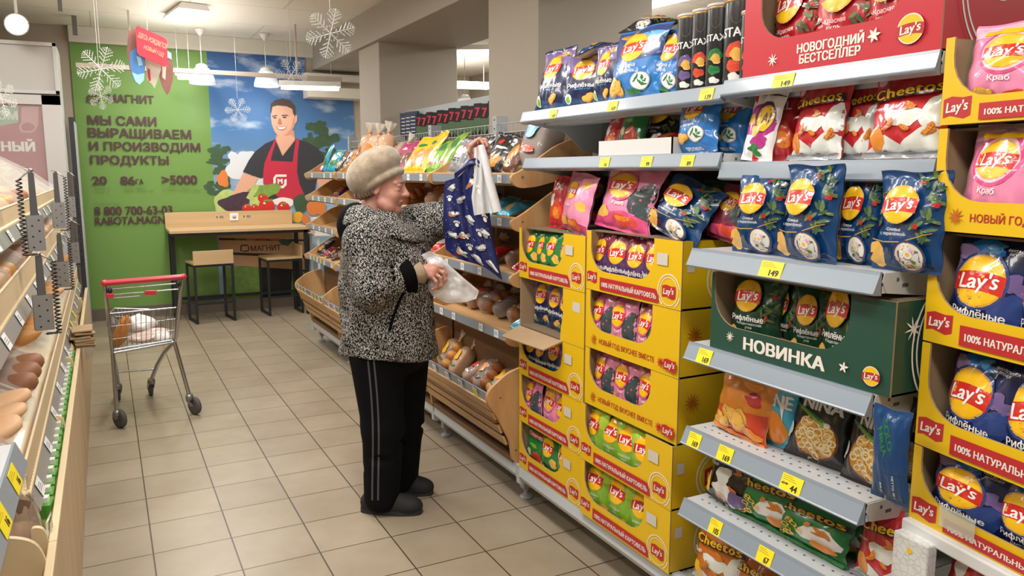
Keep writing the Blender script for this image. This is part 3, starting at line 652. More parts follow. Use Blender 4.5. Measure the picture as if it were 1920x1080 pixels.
    def rings(s, x, z, r, n=16, seed=0, c='cream'):
        rr = random.Random(seed)
        for j in range(n):
            a = rr.uniform(0, 6.28); q = r * math.sqrt(rr.random()) * .85; cx, cz = x + q * math.cos(a), z + q * math.sin(a)
            ra = r * rr.uniform(.16, .26); o = ell(cx, cz, ra, ra * .8, 12); i = ell(cx, cz, ra * .68, ra * .5, 12); s.L += .12
            s.mb.add([s.fr(p, w_, s.L) for p, w_ in o + i], [(k, (k + 1) % 12, 12 + (k + 1) % 12, 12 + k) for k in range(12)], s.m(c if j % 3 else 'chip'))

def art_navy(A):
    A.poly([(-.5, A.h * .60), (.5, A.h * .74), (.5, A.h * .97), (-.5, A.h * .97)], 'lilac2'); A.lump(.2, 1.22, .18, .07, 'chipd', 3); A.poly([(-.5, .0), (.5, .0), (.5, .12), (-.5, .3)], 'blue2')
    A.lays(0, .92, .25); A.text('Рифлёные', .03, .52, w=.74, n='white'); A.text('сметана и лук', .05, .43, w=.4, n='lblue', bold=0)
    A.chips(.16, .2, .15, 2); A.ell(-.27, .22, .09, .12, 'bowl', .3); A.ell(-.27, .2, .06, .08, 'lgreen', .3)
def art_blue(A):
    A.poly([(-.5, .74), (-.2, .70), (.2, .70), (.5, .74), (.5, A.h * .97), (-.5, A.h * .97)], 'navy2'); A.lump(.22, 1.12, .25, .12, 'lblue', 4); A.lump(-.2, 1.22, .2, .07, 'chipd', 6)
    A.lays(0, .95, .25); A.text('Сметана\nи зелень', -.08, .56, w=.42, n='white', bold=.01); A.chips(-.27, .28, .2, 3); A.dill(.24, .30, .18); A.lump(.08, .12, .12, .05, 'green', 3)
def art_bluelow(A):
    A.lays(-.02, 1.0, .24); A.poly([(.05, 1.3), (.28, 1.18), (.3, .98), (.4, 1.0), (.38, 1.25), (.15, 1.36)], 'gold'); A.text('Сметана\nи зелень', -.1, .68, w=.4, n='white', bold=.01); A.dill(.12, .40, .2); A.chips(-.28, .3, .17, 5); A.text('зелень', .05, .1, w=.36, n='white')
def art_pink(A):
    A.lump(.32, .72, .22, .3, 'tree', 2, .2); A.lump(.38, .45, .2, .16, 'tree', 5, .25)
    for k in range(6): A.ell(.25 + .1 * math.sin(k * 2.1), .6 + .09 * k, .022, .022, 'pink2')
    A.poly([(-.5, 1.05), (-.25, 1.1), (-.28, 1.3), (-.5, 1.3)], 'lpink'); A.ell(-.34, 1.2, .07, .1, 'skin'); A.lump(-.34, 1.28, .08, .05, 'brown', 2)
    A.ell(-.08, .92, .29, .32, 'pink2'); A.lays(-.08, .92, .25); A.text('Краб', -.05, .55, w=.24, n='white')
    A.poly([(-.5, 0), (.5, 0), (.5, .3), (.1, .42), (-.5, .25)], 'pink2'); A.lump(.12, .22, .2, .13, 'crab', 7, .2); A.lump(.1, .26, .13, .06, 'orange', 8, .2); A.lump(-.33, .33, .12, .15, 'chip', 3, .15)
def art_pink2(A):
    A.poly([(-.5, A.h * .8), (.5, A.h * .9), (.5, A.h * .97), (-.5, A.h * .97)], 'lpink'); A.ell(0, .9, .33, .36, 'pink2'); A.ell(0, .9, .29, .31, 'lpink'); A.lays(0, .9, .25)
    A.poly([(-.34, 1.16), (.34, 1.2), (.32, 1.28), (-.32, 1.24)], 'yellow'); A.text('Краб', 0, .48, w=.26, n='white'); A.lump(.2, .2, .17, .12, 'crab', 3, .2); A.chips(-.22, .22, .14, 5)
def art_pink3(A):
    A.lump(.3, 1.15, .14, .09, 'chip', 2); A.lump(.32, .65, .15, .1, 'chip', 5); A.poly([(-.5, .35), (.5, .25), (.5, 0), (-.5, 0)], 'dpink'); A.lays(-.12, .95, .2); A.lump(-.3, .22, .16, .14, 'chip', 7); A.lump(.15, .2, .2, .14, 'crab', 3, .2); A.lump(.12, .23, .12, .07, 'orange', 4); A.text('Краб', -.1, .6, w=.2, n='white')
def art_reddark(A):
    A.lump(.28, .85, .22, .33, 'tree', 2, .2); A.lays(-.1, .95, .24); A.poly([(-.5, .1), (.5, .1), (.5, .42), (-.5, .3)], 'pink2'); A.lump(.1, .25, .22, .13, 'crab', 7, .2)
def art_olivier(A):
    A.wreath([(-.42, 1.05), (-.44, .8), (-.42, .62)], .08, 1); A.wreath([(.2, 1.26), (.34, 1.12), (.42, .95), (.38, .75), (.28, .6), (.4, .55)], .12, 2)
    A.lays(-.05, .92, .25); A.text('-Оливье\nс перепёлкой-', -.06, .54, w=.42, n='white', bold=0); A.poly([(-.5, .44), (-.2, .40), (.1, .42), (.45, .56), (.45, .55), (.1, .405), (-.2, .385), (-.5, .425)], 'gold'); A.bowl(.16, .22, .23); A.lump(-.33, .3, .13, .1, 'chip', 3); A.lump(-.28, .16, .14, .1, 'chip', 6)
def art_purple(A):
    A.poly([(-.5, A.h * .62), (.5, A.h * .75), (.5, A.h * .97), (-.5, A.h * .97)], 'maroon'); A.lays(0, .92, .26); A.text('Рифлёные', .02, .50, w=.82, n='white'); A.poly([(-.3, .1), (-.05, .1), (-.12, .34)], 'puff'); A.poly([(.1, .06), (.32, .06), (.2, .28)], 'orange'); A.ell(.28, .32, .12, .1, 'lilac'); A.lump(-.3, .3, .1, .1, 'yellow', 3)
def art_green(A):
    A.lump(-.1, .3, .25, .2, 'dgreen', 3); A.lays(-.08, .95, .25); A.lump(.25, .6, .15, .12, 'chip', 5); A.chips(-.2, .35, .15, 4); A.text('Молодая\nзелень', .1, .2, w=.36, n='white', bold=0); A.lump(.3, .25, .13, .2, 'green', 7, .2)
def art_lime(A):
    A.poly([(-.5, A.h * .72), (.5, A.h * .66), (.5, A.h * .97), (-.5, A.h * .97)], 'ygreen'); A.poly([(-.5, 0), (.5, 0), (.5, .5), (0, .66), (-.5, .45)], 'lgreen'); A.poly([(-.5, 0), (.5, 0), (.5, .2), (0, .3), (-.5, .2)], 'green')
    A.lays(0, .95, .28); A.text('молодой\nлук', 0, .5, w=.4, n='white', bold=0); A.lump(.3, .3, .13, .1, 'chip', 3); A.chips(-.25, .16, .13, 3); A.ell(.2, .14, .12, .08, 'bowl', .2)
def art_winter(A):
    A.wreath([(.3, 1.25), (.38, 1.1), (.42, .9), (.36, .7), (.3, .55), (.42, .62)], .12, 5); A.lays(-.1, .9, .26); A.text('Рифлёные', -.05, .5, w=.66, n='white'); A.text('Рождественская\nутка', 0, .38, w=.5, n='bowl', bold=0); A.lump(.1, .18, .22, .1, 'brown', 4); A.lump(.12, .2, .15, .06, 'crab', 5); A.lump(-.36, .24, .1, .12, 'chip', 2)
def art_redcav(A):
    A.wreath([(-.44, .9), (-.42, .65), (-.36, .45)], .1, 6); A.wreath([(.3, 1.2), (.4, 1.0), (.42, .78), (.36, .55)], .12, 7); A.lays(0, .9, .27); A.text('-Красная\nикра-', 0, .46, w=.36, n='white', bold=.01); A.bowl(.15, .2, .2, False)
def art_fant(A):
    A.lump(-.3, 1.1, .2, .14, 'lilac', 3, .25); A.lump(-.36, .85, .12, .2, 'lilac2', 4, .3); A.lump(-.1, 1.2, .22, .09, 'blue', 5, .2); A.lump(-.02, 1.2, .1, .05, 'lblue', 6, .3); A.lump(.3, .5, .2, .25, 'navy2', 8, .2); A.lump(.35, .8, .12, .12, 'lilac2', 9, .3)
    A.ell(-.08, .78, .36, .36, 'navy2'); A.lays(-.08, .78, .30); A.text('Рифлёные', -.02, .38, w=.66, n='white'); A.text('СМЕТАНА ЛУК', .04, .28, w=.4, n='white', bold=0); A.text('ФАНТАСТИКА\nВКУСНЕЕ', .27, 1.18, w=.3, n='white', bold=.02); A.lump(.2, .14, .2, .08, 'blue', 2, .2)
def art_cheetos(bg, cloud, low):
    def f(A):
        A.poly([(-.5, .1), (-.2, .35), (0, .2), (.3, .5), (.5, .4), (.5, 0), (-.5, 0)], cloud); A.lump(.38, .7, .13, .3, cloud, 3, .2); A.lump(-.32, .28, .1, .25, low, 4, .12, .3)
        A.lump(.02, .62, .22, .17, cloud, 8, .18); A.puffs(.05, .85, .13, 3, 2); A.puffs(.28, .32, .16, 5, 2); A.puffs(-.05, .52, .13, 8, 3); A.ell(-.38, 1.22, .085, .085, 'pink2'); A.ell(-.38, 1.22, .06, .06, 'lpink')
        A.cheetos(.0, 1.04, .86); A.text('КЕТЧУП' if bg == 'red' else 'СЫР', -.34, .74, w=.2, n='white'); A.poly([(-.5, 0), (.5, 0), (.5, .09), (-.5, .09)], 'gray')
    return f
def art_cheerings(A):
    A.lump(.2, .45, .22, .25, 'white', 3, .2); A.puffs(.18, .62, .15, 3, 3); A.rings(-.22, .35, .24, 14, 3, 'egg'); A.cheetos(.0, .90, .86); A.puffs(-.05, .72, .12, 2, 1); A.lump(.28, .25, .14, .1, 'puff', 4); A.poly([(-.5, 0), (.5, 0), (.5, .1), (-.5, .1)], 'green')
def art_nina(A):
    A.text('SOLO·', -.1, 1.13, w=.5, n='bowl', bold=.04); A.text('NINA', .06, .90, w=.66, n='bowl', bold=.06); A.ell(.03, .38, .38, .33, 'brown'); A.ell(.03, .385, .35, .295, 'chipd'); A.rings(.03, .385, .34, 44, 2); A.poly([(-.46, .84), (-.39, .86), (.18, .68), (.14, .64)], 'green'); A.poly([(-.3, .78), (-.27, .81), (.2, .62), (.17, .58)], 'lgreen'); A.ell(.22, .62, .05, .04, 'bowl'); A.lump(-.44, .42, .06, .15, 'bowl', 4)
def art_ninaback(A):
    A.text('SOLO·\nNINA', -.05, .95, w=.5, n='green', bold=.05, rot=R(-60)); A.poly([(-.1, .05), (.4, .05), (.4, .45), (-.1, .45)], 'blue2'); A.text('НЕТТО: 90 г', .2, .26, w=.36, n='bowl', rot=R(-90)); A.text('ЕАС', -.15, .2, w=.15, n='bowl', rot=R(-90))
def art_orange(A):
    A.lump(.1, 1.0, .3, .25, 'puff', 3, .1); A.poly([(-.5, .5), (.5, .62), (.5, 0), (-.5, 0)], 'crab'); A.lump(.25, .85, .15, .12, 'berry', 5); A.chips(0, .35, .25, 6, 4); A.chips(-.25, .2, .18, 8, 3); A.lump(.3, .2, .16, .1, 'puff', 9); A.text('NA', .1, 1.28, w=.2, n='white'); A.poly([(-.5, .1), (.5, .1), (.5, 0), (-.5, 0)], 'orange')
def art_turq(A):
    A.text('STENE', .0, .85, w=.86, n='white', bold=.06, rot=R(-4)); A.text('ZERA', -.1, 1.05, w=.3, n='white'); A.lump(0, .35, .34, .32, 'puff', 3, .1); A.lump(0, .3, .3, .22, 'orange', 6, .12); A.poly([(.2, .8), (.28, .5), (.3, .8)], 'white'); A.lump(.05, 1.2, .16, .1, 'lilac2', 3); A.ell(.2, 1.22, .1, .08, 'bowl')
def art_a(A):
    A.lump(-.02, .75, .42, .38, 'magenta', 3, .15); A.ell(.12, .82, .3, .3, 'purple'); A.ell(.15, .8, .24, .25, 'yellow'); A.text('A', .16, .8, w=.2, n='black', bold=.03); A.lump(-.3, .75, .13, .13, 'chip', 3); A.lump(.1, .35, .3, .1, 'magenta', 6); A.lump(0, .2, .2, .09, 'green', 5, .3); A.lump(-.05, .55, .12, .12, 'chip', 8); A.poly([(-.5, A.h * .92), (.5, A.h * .9), (.5, A.h * .88), (-.5, A.h * .9)], 'black')
def art_nuts(A):
    A.poly([(-.4, .95), (.42, 1.0), (.42, 1.16), (-.38, 1.1)], 'berry'); A.text('Семечки', 0, 1.05, w=.66, n='white', shear=.2); A.lump(.15, .4, .2, .22, 'crab', 3, .15); A.lump(-.2, .5, .12, .1, 'cream', 5); A.lump(0, .75, .2, .05, 'lgreen', 5)
def art_plainred(A):
    A.text('XXL', 0, 1.1, w=.5, n='white'); A.lump(0, .5, .3, .3, 'crab', 3); A.lump(.1, .4, .2, .15, 'orange', 5); A.lump(-.2, .75, .15, .15, 'white', 6)
def art_blackchee(A):
    A.lump(.0, .35, .32, .2, 'white', 5, .2); A.lump(-.1, .72, .2, .17, 'bowl', 6, .2); A.puffs(.15, 1.0, .12, 3, 2); A.cheetos(.05, 1.2, .8); A.puffs(.3, .55, .14, 4, 2); A.lump(.3, .35, .16, .2, 'lilac2', 4); A.lump(-.4, .4, .05, .3, 'yellow', 3); A.puffs(0, .2, .14, 7, 2); A.text('СЫР', -.32, .9, w=.2, n='white')
KINDS_ = {  # base colour, art, width, height, half thickness
    'navy': ('navy', art_navy), 'blue': ('blue', art_blue), 'bluelow': ('blue', art_bluelow), 'pink': ('pink', art_pink), 'pink2': ('pink', art_pink2), 'pink3': ('pink', art_pink3), 'reddark': ('maroon', art_reddark),
    'olivier': ('blue2', art_olivier), 'purple': ('purple', art_purple), 'green': ('green', art_green), 'lime': ('lgreen', art_lime), 'winter': ('dgreen', art_winter), 'redcav': ('berry', art_redcav), 'fant': ('navy', art_fant),
    'cheered': ('berry', art_cheetos('red', 'bowl', 'puff')), 'cheegreen': ('green', art_cheerings), 'cheeblack': ('black', art_blackchee), 'cheeorange': ('puff2', art_cheetos('orange', 'bowl', 'egg')), 'nina': ('black', art_nina), 'ninaback': ('blue2', art_ninaback),
    'orange': ('puff', art_orange), 'turq': ('turq', art_turq), 'abag': ('white', art_a), 'nuts': ('green', art_nuts), 'plainred': ('berry', art_plainred), 'plaindark': ('black', art_redcav)}
BW, BH, BT = 0.18, 0.25, 0.036
_bags = {}
def bag_mesh(kind, var=0):
    key = (kind, var)
    if key in _bags: return _bags[key]
    base, art = KINDS_[kind]
    rr = random.Random(hash(kind) % 1000 if False else sum(map(ord, kind)) * 7 + var * 131)
    nu, nv = 30, 42
    U = np.linspace(-1, 1, nu + 1); Vv = np.linspace(0, 1, nv + 1)
    u, v = np.meshgrid(U, Vv, indexing='ij')
    s = np.clip((v - 0.05) / 0.90, 0, 1)
    prof = np.sin(PI * s ** 0.82) ** 0.6
    acr = np.clip(1 - np.abs(u) ** 2.6, 0, 1) ** 0.62
    Y = BT * prof * acr
    p1, p2 = rr.uniform(0, 6), rr.uniform(0, 6)
    for sgn, ph in ((0, p1), (1, p2)):
        dd = np.abs((s if sgn == 0 else 1 - s))
        Y += 0.0072 * np.exp(-dd / 0.16) * np.sin(u * rr.uniform(8, 12) + ph + 3 * dd) * (dd > 0) * (1 - u ** 4)
    for k in range(22):   # folds of the foil
        a = rr.uniform(0, PI); cx, cz = rr.uniform(-.95, .95), rr.uniform(.05, .95)
        d = (u - cx) * math.cos(a) + (v - cz) * 1.4 * math.sin(a); l = -(u - cx) * math.sin(a) + (v - cz) * 1.4 * math.cos(a)
        ed = 0.35 + 0.65 * (abs(cx) + abs(2 * cz - 1)) / 2
        Y += rr.choice([-1, -1, 1]) * rr.uniform(.002, .0062) * ed * np.exp(-(d / rr.uniform(.05, .10)) ** 2 - (l / rr.uniform(.2, .5)) ** 2) * acr
    Y += 0.0012
    x = BW / 2 * u * (1 - 0.10 * prof ** 1.3) + 0.002 * np.sin(v * 23 + p1) * np.abs(u) ** 3
    bend = rr.uniform(-.02, .03)
    off = bend * np.clip(v - .8, 0, 1) ** 2 * 20 * .9 + 0.002 * np.sin(u * 5 + p2) * (np.abs(v - .5) * 2) ** 3
    z = BH * v + 0.003 * np.sin(u * 4 + p1) * (v > .9)
    Yf = -Y + off
    Yb = 0.72 * BT * prof * acr + 0.0012 + off
    mb = MB()
    def push(Yg, m, flip):
        vs = [(x[i, j], Yg[i, j], z[i, j]) for j in range(nv + 1) for i in range(nu + 1)]; w = nu + 1
        fs = [(j * w + i, j * w + i + 1, (j + 1) * w + i + 1, (j + 1) * w + i) for j in range(nv) for i in range(nu)]
        mb.add(vs, [f[::-1] for f in fs] if flip else fs, m, True)
    push(Yf, 0, False); push(Yb, 1, True)
    def fr(a, b, L):
        uu = max(-.985, min(.985, a * 2)); vv = max(.004, min(.996, b / (BH / BW)))
        fi = (uu + 1) / 2 * nu; fj = vv * nv; i = min(nu - 1, int(fi)); j = min(nv - 1, int(fj)); a_, b_ = fi - i, fj - j
        def q(G): return (G[i, j] * (1 - a_) + G[i + 1, j] * a_) * (1 - b_) + (G[i, j + 1] * (1 - a_) + G[i + 1, j + 1] * a_) * b_
        return (q(x) * 1.0, q(Yf) - 0.0006 - 0.00024 * L, q(z))
    A = Art(mb, fr, 0.062, BH / BW); art(A)
    mb.s = [True] * len(mb.s)
    me = mb.mesh('snack_bag_' + kind, [ink(base), SILVER] + [ink(n) for n in A.names])
    _bags[key] = me
    return me
def bag(kind, x0, x1, yb, yt, X, zb, label, group=None, lean=8, yaw=0, roll=0, var=0, cat='snack bag', th=None, name='chip_bag', push=None):
    """stands a bag on a shelf of the right-hand gondola; the pixel box gives its width along the shelf and its height"""
    p0, p1 = at(x0, yb, x=X), at(x1, yb, x=X); pt = at((x0 + x1) / 2, yt, x=X + 0.25 * math.sin(R(lean)))
    w = 1.12 * abs(p0.y - p1.y) / max(.75, math.cos(R(yaw)) ) ; h = (pt.z - zb) / max(.6, math.cos(R(lean)))
    sx, sz = w / BW, h / BH; sy = th or min(sx, 1.0) * 0.95
    o = inst(name, bag_mesh(kind, var), (X + BT * sy, (p0.y + p1.y) / 2, zb), (R(-lean), R(roll), R(-90 + yaw)), (sx, sy, sz), label, cat, group)
    return o
RAILS = []
# ================================================================== THE CHIPS GONDOLA (right)
PRICERAIL = mat('price_rail_plastic', '#87939f', 0.34, coat=0.35)
SHELFTOP = mat('shelf_plate', '#c3c6c8', 0.4, metal=0.1)
TAGY = mat('tag_yellow', '#f2dd1e', 0.45); TAGW = mat('tag_white', '#e9eaea', 0.45); TAGINK = mat('tag_ink', '#22201c', 0.5); TAGFAINT = mat('tag_small_print', '#b49d23', 0.5)
HOLE = mat('perforation', '#55585a', 0.7)
def shelf(parent, y0, y1, X, z, depth, rail=0.036, tilt=0.006, holes=False, end='near', back=2.0):
    """y0 > y1; front edge at X, top surface at z"""
    b = MB(); b.box(X + 0.004, y1, z - 0.028, back, y0, z); b.box(X + 0.004, y1, z - 0.045, X + 0.03, y0, z - .001)
    b.add([(X + .10, y1 + .02, z - .05), (X + .22, y1 + .02, z - .05), (X + .22, y0 - .02, z - .05), (X + .10, y0 - .02, z - .05), (X + .10, y1 + .02, z - .027), (X + .22, y1 + .02, z - .027), (X + .22, y0 - .02, z - .027), (X + .10, y0 - .02, z - .027)], [(0, 1, 2, 3), (0, 4, 5, 1), (1, 5, 6, 2), (2, 6, 7, 3), (3, 7, 4, 0)], 0)
    if holes:
        n = int((y0 - y1) / .03)
        for r_ in (0.045, 0.075):
            for k in range(n):
                yy = y1 + .02 + k * .03
                b.add([(X + r_ + .004 * math.cos(a), yy + .004 * math.sin(a), z + .0006) for a in (0, 1.05, 2.1, 3.14, 4.19, 5.24)], [(0, 1, 2, 3, 4, 5)], 1)
    RAILS.append((X, z, rail, tilt, y0, y1))
    s = b.build('shelf', [SHELFTOP, HOLE], parent)
    r_ = MB(); pr = [(X - .001, z + .003), (X + .006, z + .003), (X + .006, z - .05), (X - tilt - .008, z - rail - .006), (X - tilt - .010, z - rail - .002), (X - tilt - .007, z - rail + .001), (X - .003, z - .004)]
    r_.prism(pr, lambda a, c, s_: (a, y1 + s_, c), y0 - y1); r_.build('price_rail', PRICERAIL, s)
    for yy in ((y1,) if end == 'near' else (y0 - .004, y1)):
        e = MB(); pts = [(X + .01, z), (back, z), (back, z - .17), (back - .10, z - .15), (back - .2, z - .075), (X + .02, z - .045), (X + .005, z - .02)]
        e.prism(pts, lambda a, c, s_: (a, yy - .003 + s_, c), .005)
        e.box(X + .05, yy - .0036, z - .02, X + .058, yy - .0028, z - .012, 1); e.box(X + .07, yy - .0036, z - .034, X + .09, yy - .0028, z - .026, 1)
        e.build('end_bracket', [mat('shelf_bracket', '#c9cac8', 0.4, metal=.1), HOLE], s)
    return s
_tag_cache = {}
def price_tag(px, py, X, label, text='', white=False, size=(0.07, 0.043), group=None, tilt=12, old=False, side=-1, roll=0):
    key = (text, white, old)
    if key not in _tag_cache:
        b = MB(); w, h = .07, .043; b.box(-w / 2, -.0012, -h / 2, w / 2, 0, h / 2, 0)
        fr = lambda a, c: (a, -.0016, c)
        for k in range(3): put_poly(b, [(-.031, .016 - k * .005), (.0 + .008 * k, .016 - k * .005), (.008 * k, .0175 - k * .005), (-.031, .0175 - k * .005)], fr, 2)
        if text: put_text(b, text, fr, .012, -.009, h=.0155, m=1, bold=.035)
        if old: put_text(b, '57.49' if text == '44' else '179.99', fr, -.02, -.003, h=.006, m=1); put_poly(b, [(-.032, -.0035), (-.008, -.0015), (-.008, -.003), (-.032, -.005)], fr, 1)
        _tag_cache[key] = b.mesh('price_tag', [TAGW if white else TAGY, TAGINK, mat('tag_print_grey', '#8d8f90', .5) if white else TAGFAINT])
    p = at(px, py, x=X)
    for (sx_, sz_, rl, tl, ya, yb) in RAILS:      # clip it onto the rail it belongs to
        q = at(px, py, x=sx_)
        if yb - .03 < q.y < ya + .03 and abs(q.z - (sz_ - rl * .5)) < .05: p = Vector((0, q.y, sz_ - .004 - rl * .48)); X = sx_ - .0065 - tl * .5; tilt = math.degrees(math.atan2(tl + .004, rl)); size = (size[0] * .95, rl * 1.02)
    return inst('price_tag', _tag_cache[key], (X, p.y, p.z), (R(-tilt), R(roll), R(-90) if side < 0 else R(90)), (size[0] / .07, 1, size[1] / .043), label, 'price tag', group)

gond = thing('chips_gondola', 'pale grey metal shelving gondola stocked with snack bags along the right', 'shelving', (0, 0, 0))
b = MB(); b.box(2.03, 1.06, 0.16, 2.05, 3.0, 1.84); b.build('back_panel', mat('back_panel_dark', '#4b4c50', .6), gond)
for yy in (3.0, 1.752, 1.09):
    b = MB(); b.box(1.99, yy - .03, 0.0, 2.05, yy + .03, 1.86); b.build('upright', GREYMETAL, gond)
b = MB(); b.box(1.62, 1.06, 0.165, 2.03, 3.0, 0.195, 0)
for k in range(62):
    for r_ in (.035, .06):
        yy = 1.1 + k * .03; b.add([(1.62 + r_ + .004 * math.cos(a), yy + .004 * math.sin(a), .1956) for a in (0, 1.05, 2.1, 3.14, 4.19, 5.24)], [(0, 1, 2, 3, 4, 5)], 1)
base = b.build('base_shelf', [SHELFTOP, HOLE], gond)
b = MB(); b.prism([(1.602, .2), (1.63, .2), (1.63, .12), (1.612, .125), (1.597, .15)], lambda a, c, s_: (a, 1.06 + s_, c), 1.94); b.build('price_rail', mat('base_rail_plastic', '#c2c9cf', .3, coat=.4), base)
def foot(par, yy):
    b = MB(); b.box(1.655, yy - .02, .05, 1.70, yy + .02, .165); b.box(1.70, yy - .006, .06, 1.98, yy + .006, .15); b.lathe([(.018, .0), (.03, 0.0), (.03, .012), (.01, .02), (.01, .06)], 14, c=(1.678, yy, 0)); b.build('foot', GREYMETAL, par, bev=.002)
for yy in (3.08, 1.75, 1.12): foot(gond, yy)
b = MB(); b.prism([(1.595, .2), (1.625, .2), (1.625, .1), (1.6, .11)], lambda a, c, s_: (a, 3.0 + s_, c), .03); b.build('rail_clip', mat('rail_clip', '#b9c0c4', .3), gond)
ZA1, ZA2 = 1.772, 1.575
shelf(gond, 2.975, 1.757, 1.6, ZA1, .4, end='both'); shelf(gond, 2.955, 1.757, 1.6, ZA2 + .005, .4, end='both')
ZC = [1.782, 1.552, 1.306, 1.030, 0.772, 0.545]
shelf(gond, 1.755, 1.10, 1.6, ZC[0], .4); shelf(gond, 1.755, 1.09, 1.6, ZC[1], .4, rail=.04, tilt=.004)
for k in (2, 3, 4, 5): shelf(gond, 1.752, 1.13, 1.5, ZC[k], .5, holes=(k >= 4), rail=.042, tilt=.013)
FR6 = 1.6

# ------------------------------------------------------------------ cardboard display boxes
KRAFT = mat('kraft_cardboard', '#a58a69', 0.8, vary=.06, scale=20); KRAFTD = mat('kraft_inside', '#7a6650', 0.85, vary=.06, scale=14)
BOXY = mat('box_yellow', '#e3b90f', 0.42, coat=.15); 
def print_ink(n): return mat('box_ink_' + n, {'red': '#b7292d', 'white': '#ece6dc', 'yellow': '#efc01a', 'darkred': '#7d1414', 'gold': '#d9a443', 'star': '#c0671a', 'sticker': '#cfc9bd', 'berry': '#c8283a'}.get(n, INKS.get(n, '#ffffff')), .45)
def display_box(label, yL, yR, z0, h, X, style, depth=.38, rot=0.0, group=None, win=None, lw=.34, top=True, outer=BOXY, torn=False, side_art=True):
    W = yL - yR
    t = thing('display_box', label, 'box', (X, yL, z0), R(-90) + rot, group)
    T = .005
    b = MB()
    b.box(0, T, 0, W, depth, T, 0); b.box(T, depth - T, T, W - T, depth, h, 0)
    if top: b.box(.01, .03, h - T, W - .01, depth, h, 0)
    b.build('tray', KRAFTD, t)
    for nm, xx, sg in (('far', 0, 1), ('near', W, -1)):
        b = MB(); b.prism([(T if sg < 0 else T, 0), (depth, 0), (depth, h), (T, h)], lambda a, c, s_: (xx + sg * s_, a, c), T, 0, 1, 1)
        nb = [outer, KRAFT]
        A = Art(b, lambda a, c, L: (xx - sg * (.0004 + .0003 * L), a, c), 9, h); A.base = 2
        if nm == 'near' and side_art:
            if style == 'ny': A.star(.06, h * .62, .035, 'star', 12, .07); A.star(.2, h * .45, .022, 'star', 4, .2)
            elif style == 'pot': A.badge(.19, h * .42, .05); A.poly([(.02, h * .55), (.05, h * .55), (.05, h * .72), (.02, h * .72)], 'sticker')
            elif style == 'novinka': A.badge(.20, h * .36, .06, False); A.star(.06, h * .7, .03, 'white', 8, .08); A.star(.2, h * .75, .025, 'white', 6, .1); A.star(.13, h * .4, .01, 'white', 5, .3); A.star(.27, h * .15, .03, 'white', 6, .1); A.poly([(.16, h * .9), (.3, h * .98), (.3, h * .84), (.16, h * .78)], 'berry')
            elif style == 'best': A.lays(.2, h * .6, .055, 'white'); A.star(.06, h * .8, .014, 'white', 6, .2); A.ell(.05, h * .5, .008, .012, 'white'); A.ell(.32, h * .3, .008, .012, 'white')
            if style in ('novinka', 'best'):
                for q in (.15, .135): 
                    n = 40; o = ell(.2, h * .5, q, q * 1.1, n, -2.2, 2.2); i = ell(.2, h * .5, q - .005, (q - .005) * 1.1, n, -2.2, 2.2); o = [(.4 - a, min(h, max(0, c))) for a, c in o]; i = [(.4 - a, min(h, max(0, c))) for a, c in i]; A.L += 1
                    A.mb.add([A.fr(a, c, A.L) for a, c in o + i], [(k, k + 1, n + k + 1, n + k) for k in range(n - 1)], A.m('white'))
        # ink order
        b.build('side_panel', nb + [print_ink(n) for n in A.names], t)
    xl, xr = win or (.05 * W, .76 * W)
    lz = lw * h
    cr = min(.09, (xr - xl) * .3); ch = min(h - lz - .01, .085)
    left = [(xl + cr - cr * math.sin(a), lz + ch - ch * math.cos(a)) for a in [PI / 2 * k / 6 for k in range(7)]]
    right = [(xr - cr + cr * math.sin(a), lz + ch - ch * math.cos(a)) for a in [PI / 2 * k / 6 for k in range(7)]]
    if torn: pts = [(xr - .02, 0), (W, 0), (W, h), (xr, h), (xr, h * .5), (xr - .015, h * .2)]
    else: pts = [(0, 0), (W, 0), (W, h), (xr, h)] + right[::-1] + left + [(xl, h), (0, h)]
    b = MB(); b.prism(pts, lambda a, c, s_: (a, s_, c), T, 0, 1, 1)
    A = Art(b, lambda a, c, L: (a, -.0005 - .0003 * L, c), 9, h); A.base = 2
    if style == 'pot' and not torn:
        A.clip = (.004, W - .004, .004, (h if xr < .9 * W else h) - .004); A.badge(.072 * W, lz * .66, .030 * W / .5, False); A.badge(.89 * W, lz * .72, .030 * W / .5, True)
        A.poly([(.17 * W, lz * .12), (.80 * W, lz * .12), (.80 * W, lz * .45), (.77 * W, lz * .72), (.17 * W, lz * .72)], 'red'); A.text('100% НАТУРАЛЬНЫЙ КАРТОФЕЛЬ', .485 * W, lz * .42, w=.58 * W, h=lz * .3, n='white', bold=.04)
        if xr < .9 * W: A.poly([(xr + .02, h * .62), (xr + .075, h * .62), (xr + .075, h * .80), (xr + .02, h * .80)], 'sticker')
    elif style == 'ny':
        A.text('НОВЫЙ ГОД ВКУСНЕЕ ВМЕСТЕ', .47 * W, lz * .5, w=.6 * W, h=lz * .38, n='red', bold=.02); A.star(.11 * W, lz * .5, lz * .3, 'star', 10, .1); A.star(.84 * W, lz * .5, lz * .26, 'red', 8, .14); A.badge(.93 * W, lz * .5, .028 * W / .5, False)
    elif style == 'novinka':
        A.text('НОВИНКА', .46 * W, lz * .5, w=.46 * W, h=lz * .48, n='white', bold=.05); A.star(.14 * W, lz * .62, lz * .22, 'white', 10, .08); A.star(.79 * W, lz * .6, lz * .2, 'white', 5, .2); A.lays(.92 * W, lz * .55, lz * .3, 'white')
    elif style == 'best':
        A.text('НОВОГОДНИЙ\nБЕСТСЕЛЛЕР', .5 * W, lz * .5, w=.34 * W, h=lz * .62, n='white', bold=.05, line=.9); A.star(.19 * W, lz * .42, lz * .2, 'white', 8, .1); A.star(.72 * W, lz * .62, lz * .2, 'white', 6, .2); A.lays(.88 * W, lz * .62, lz * .34, 'white')
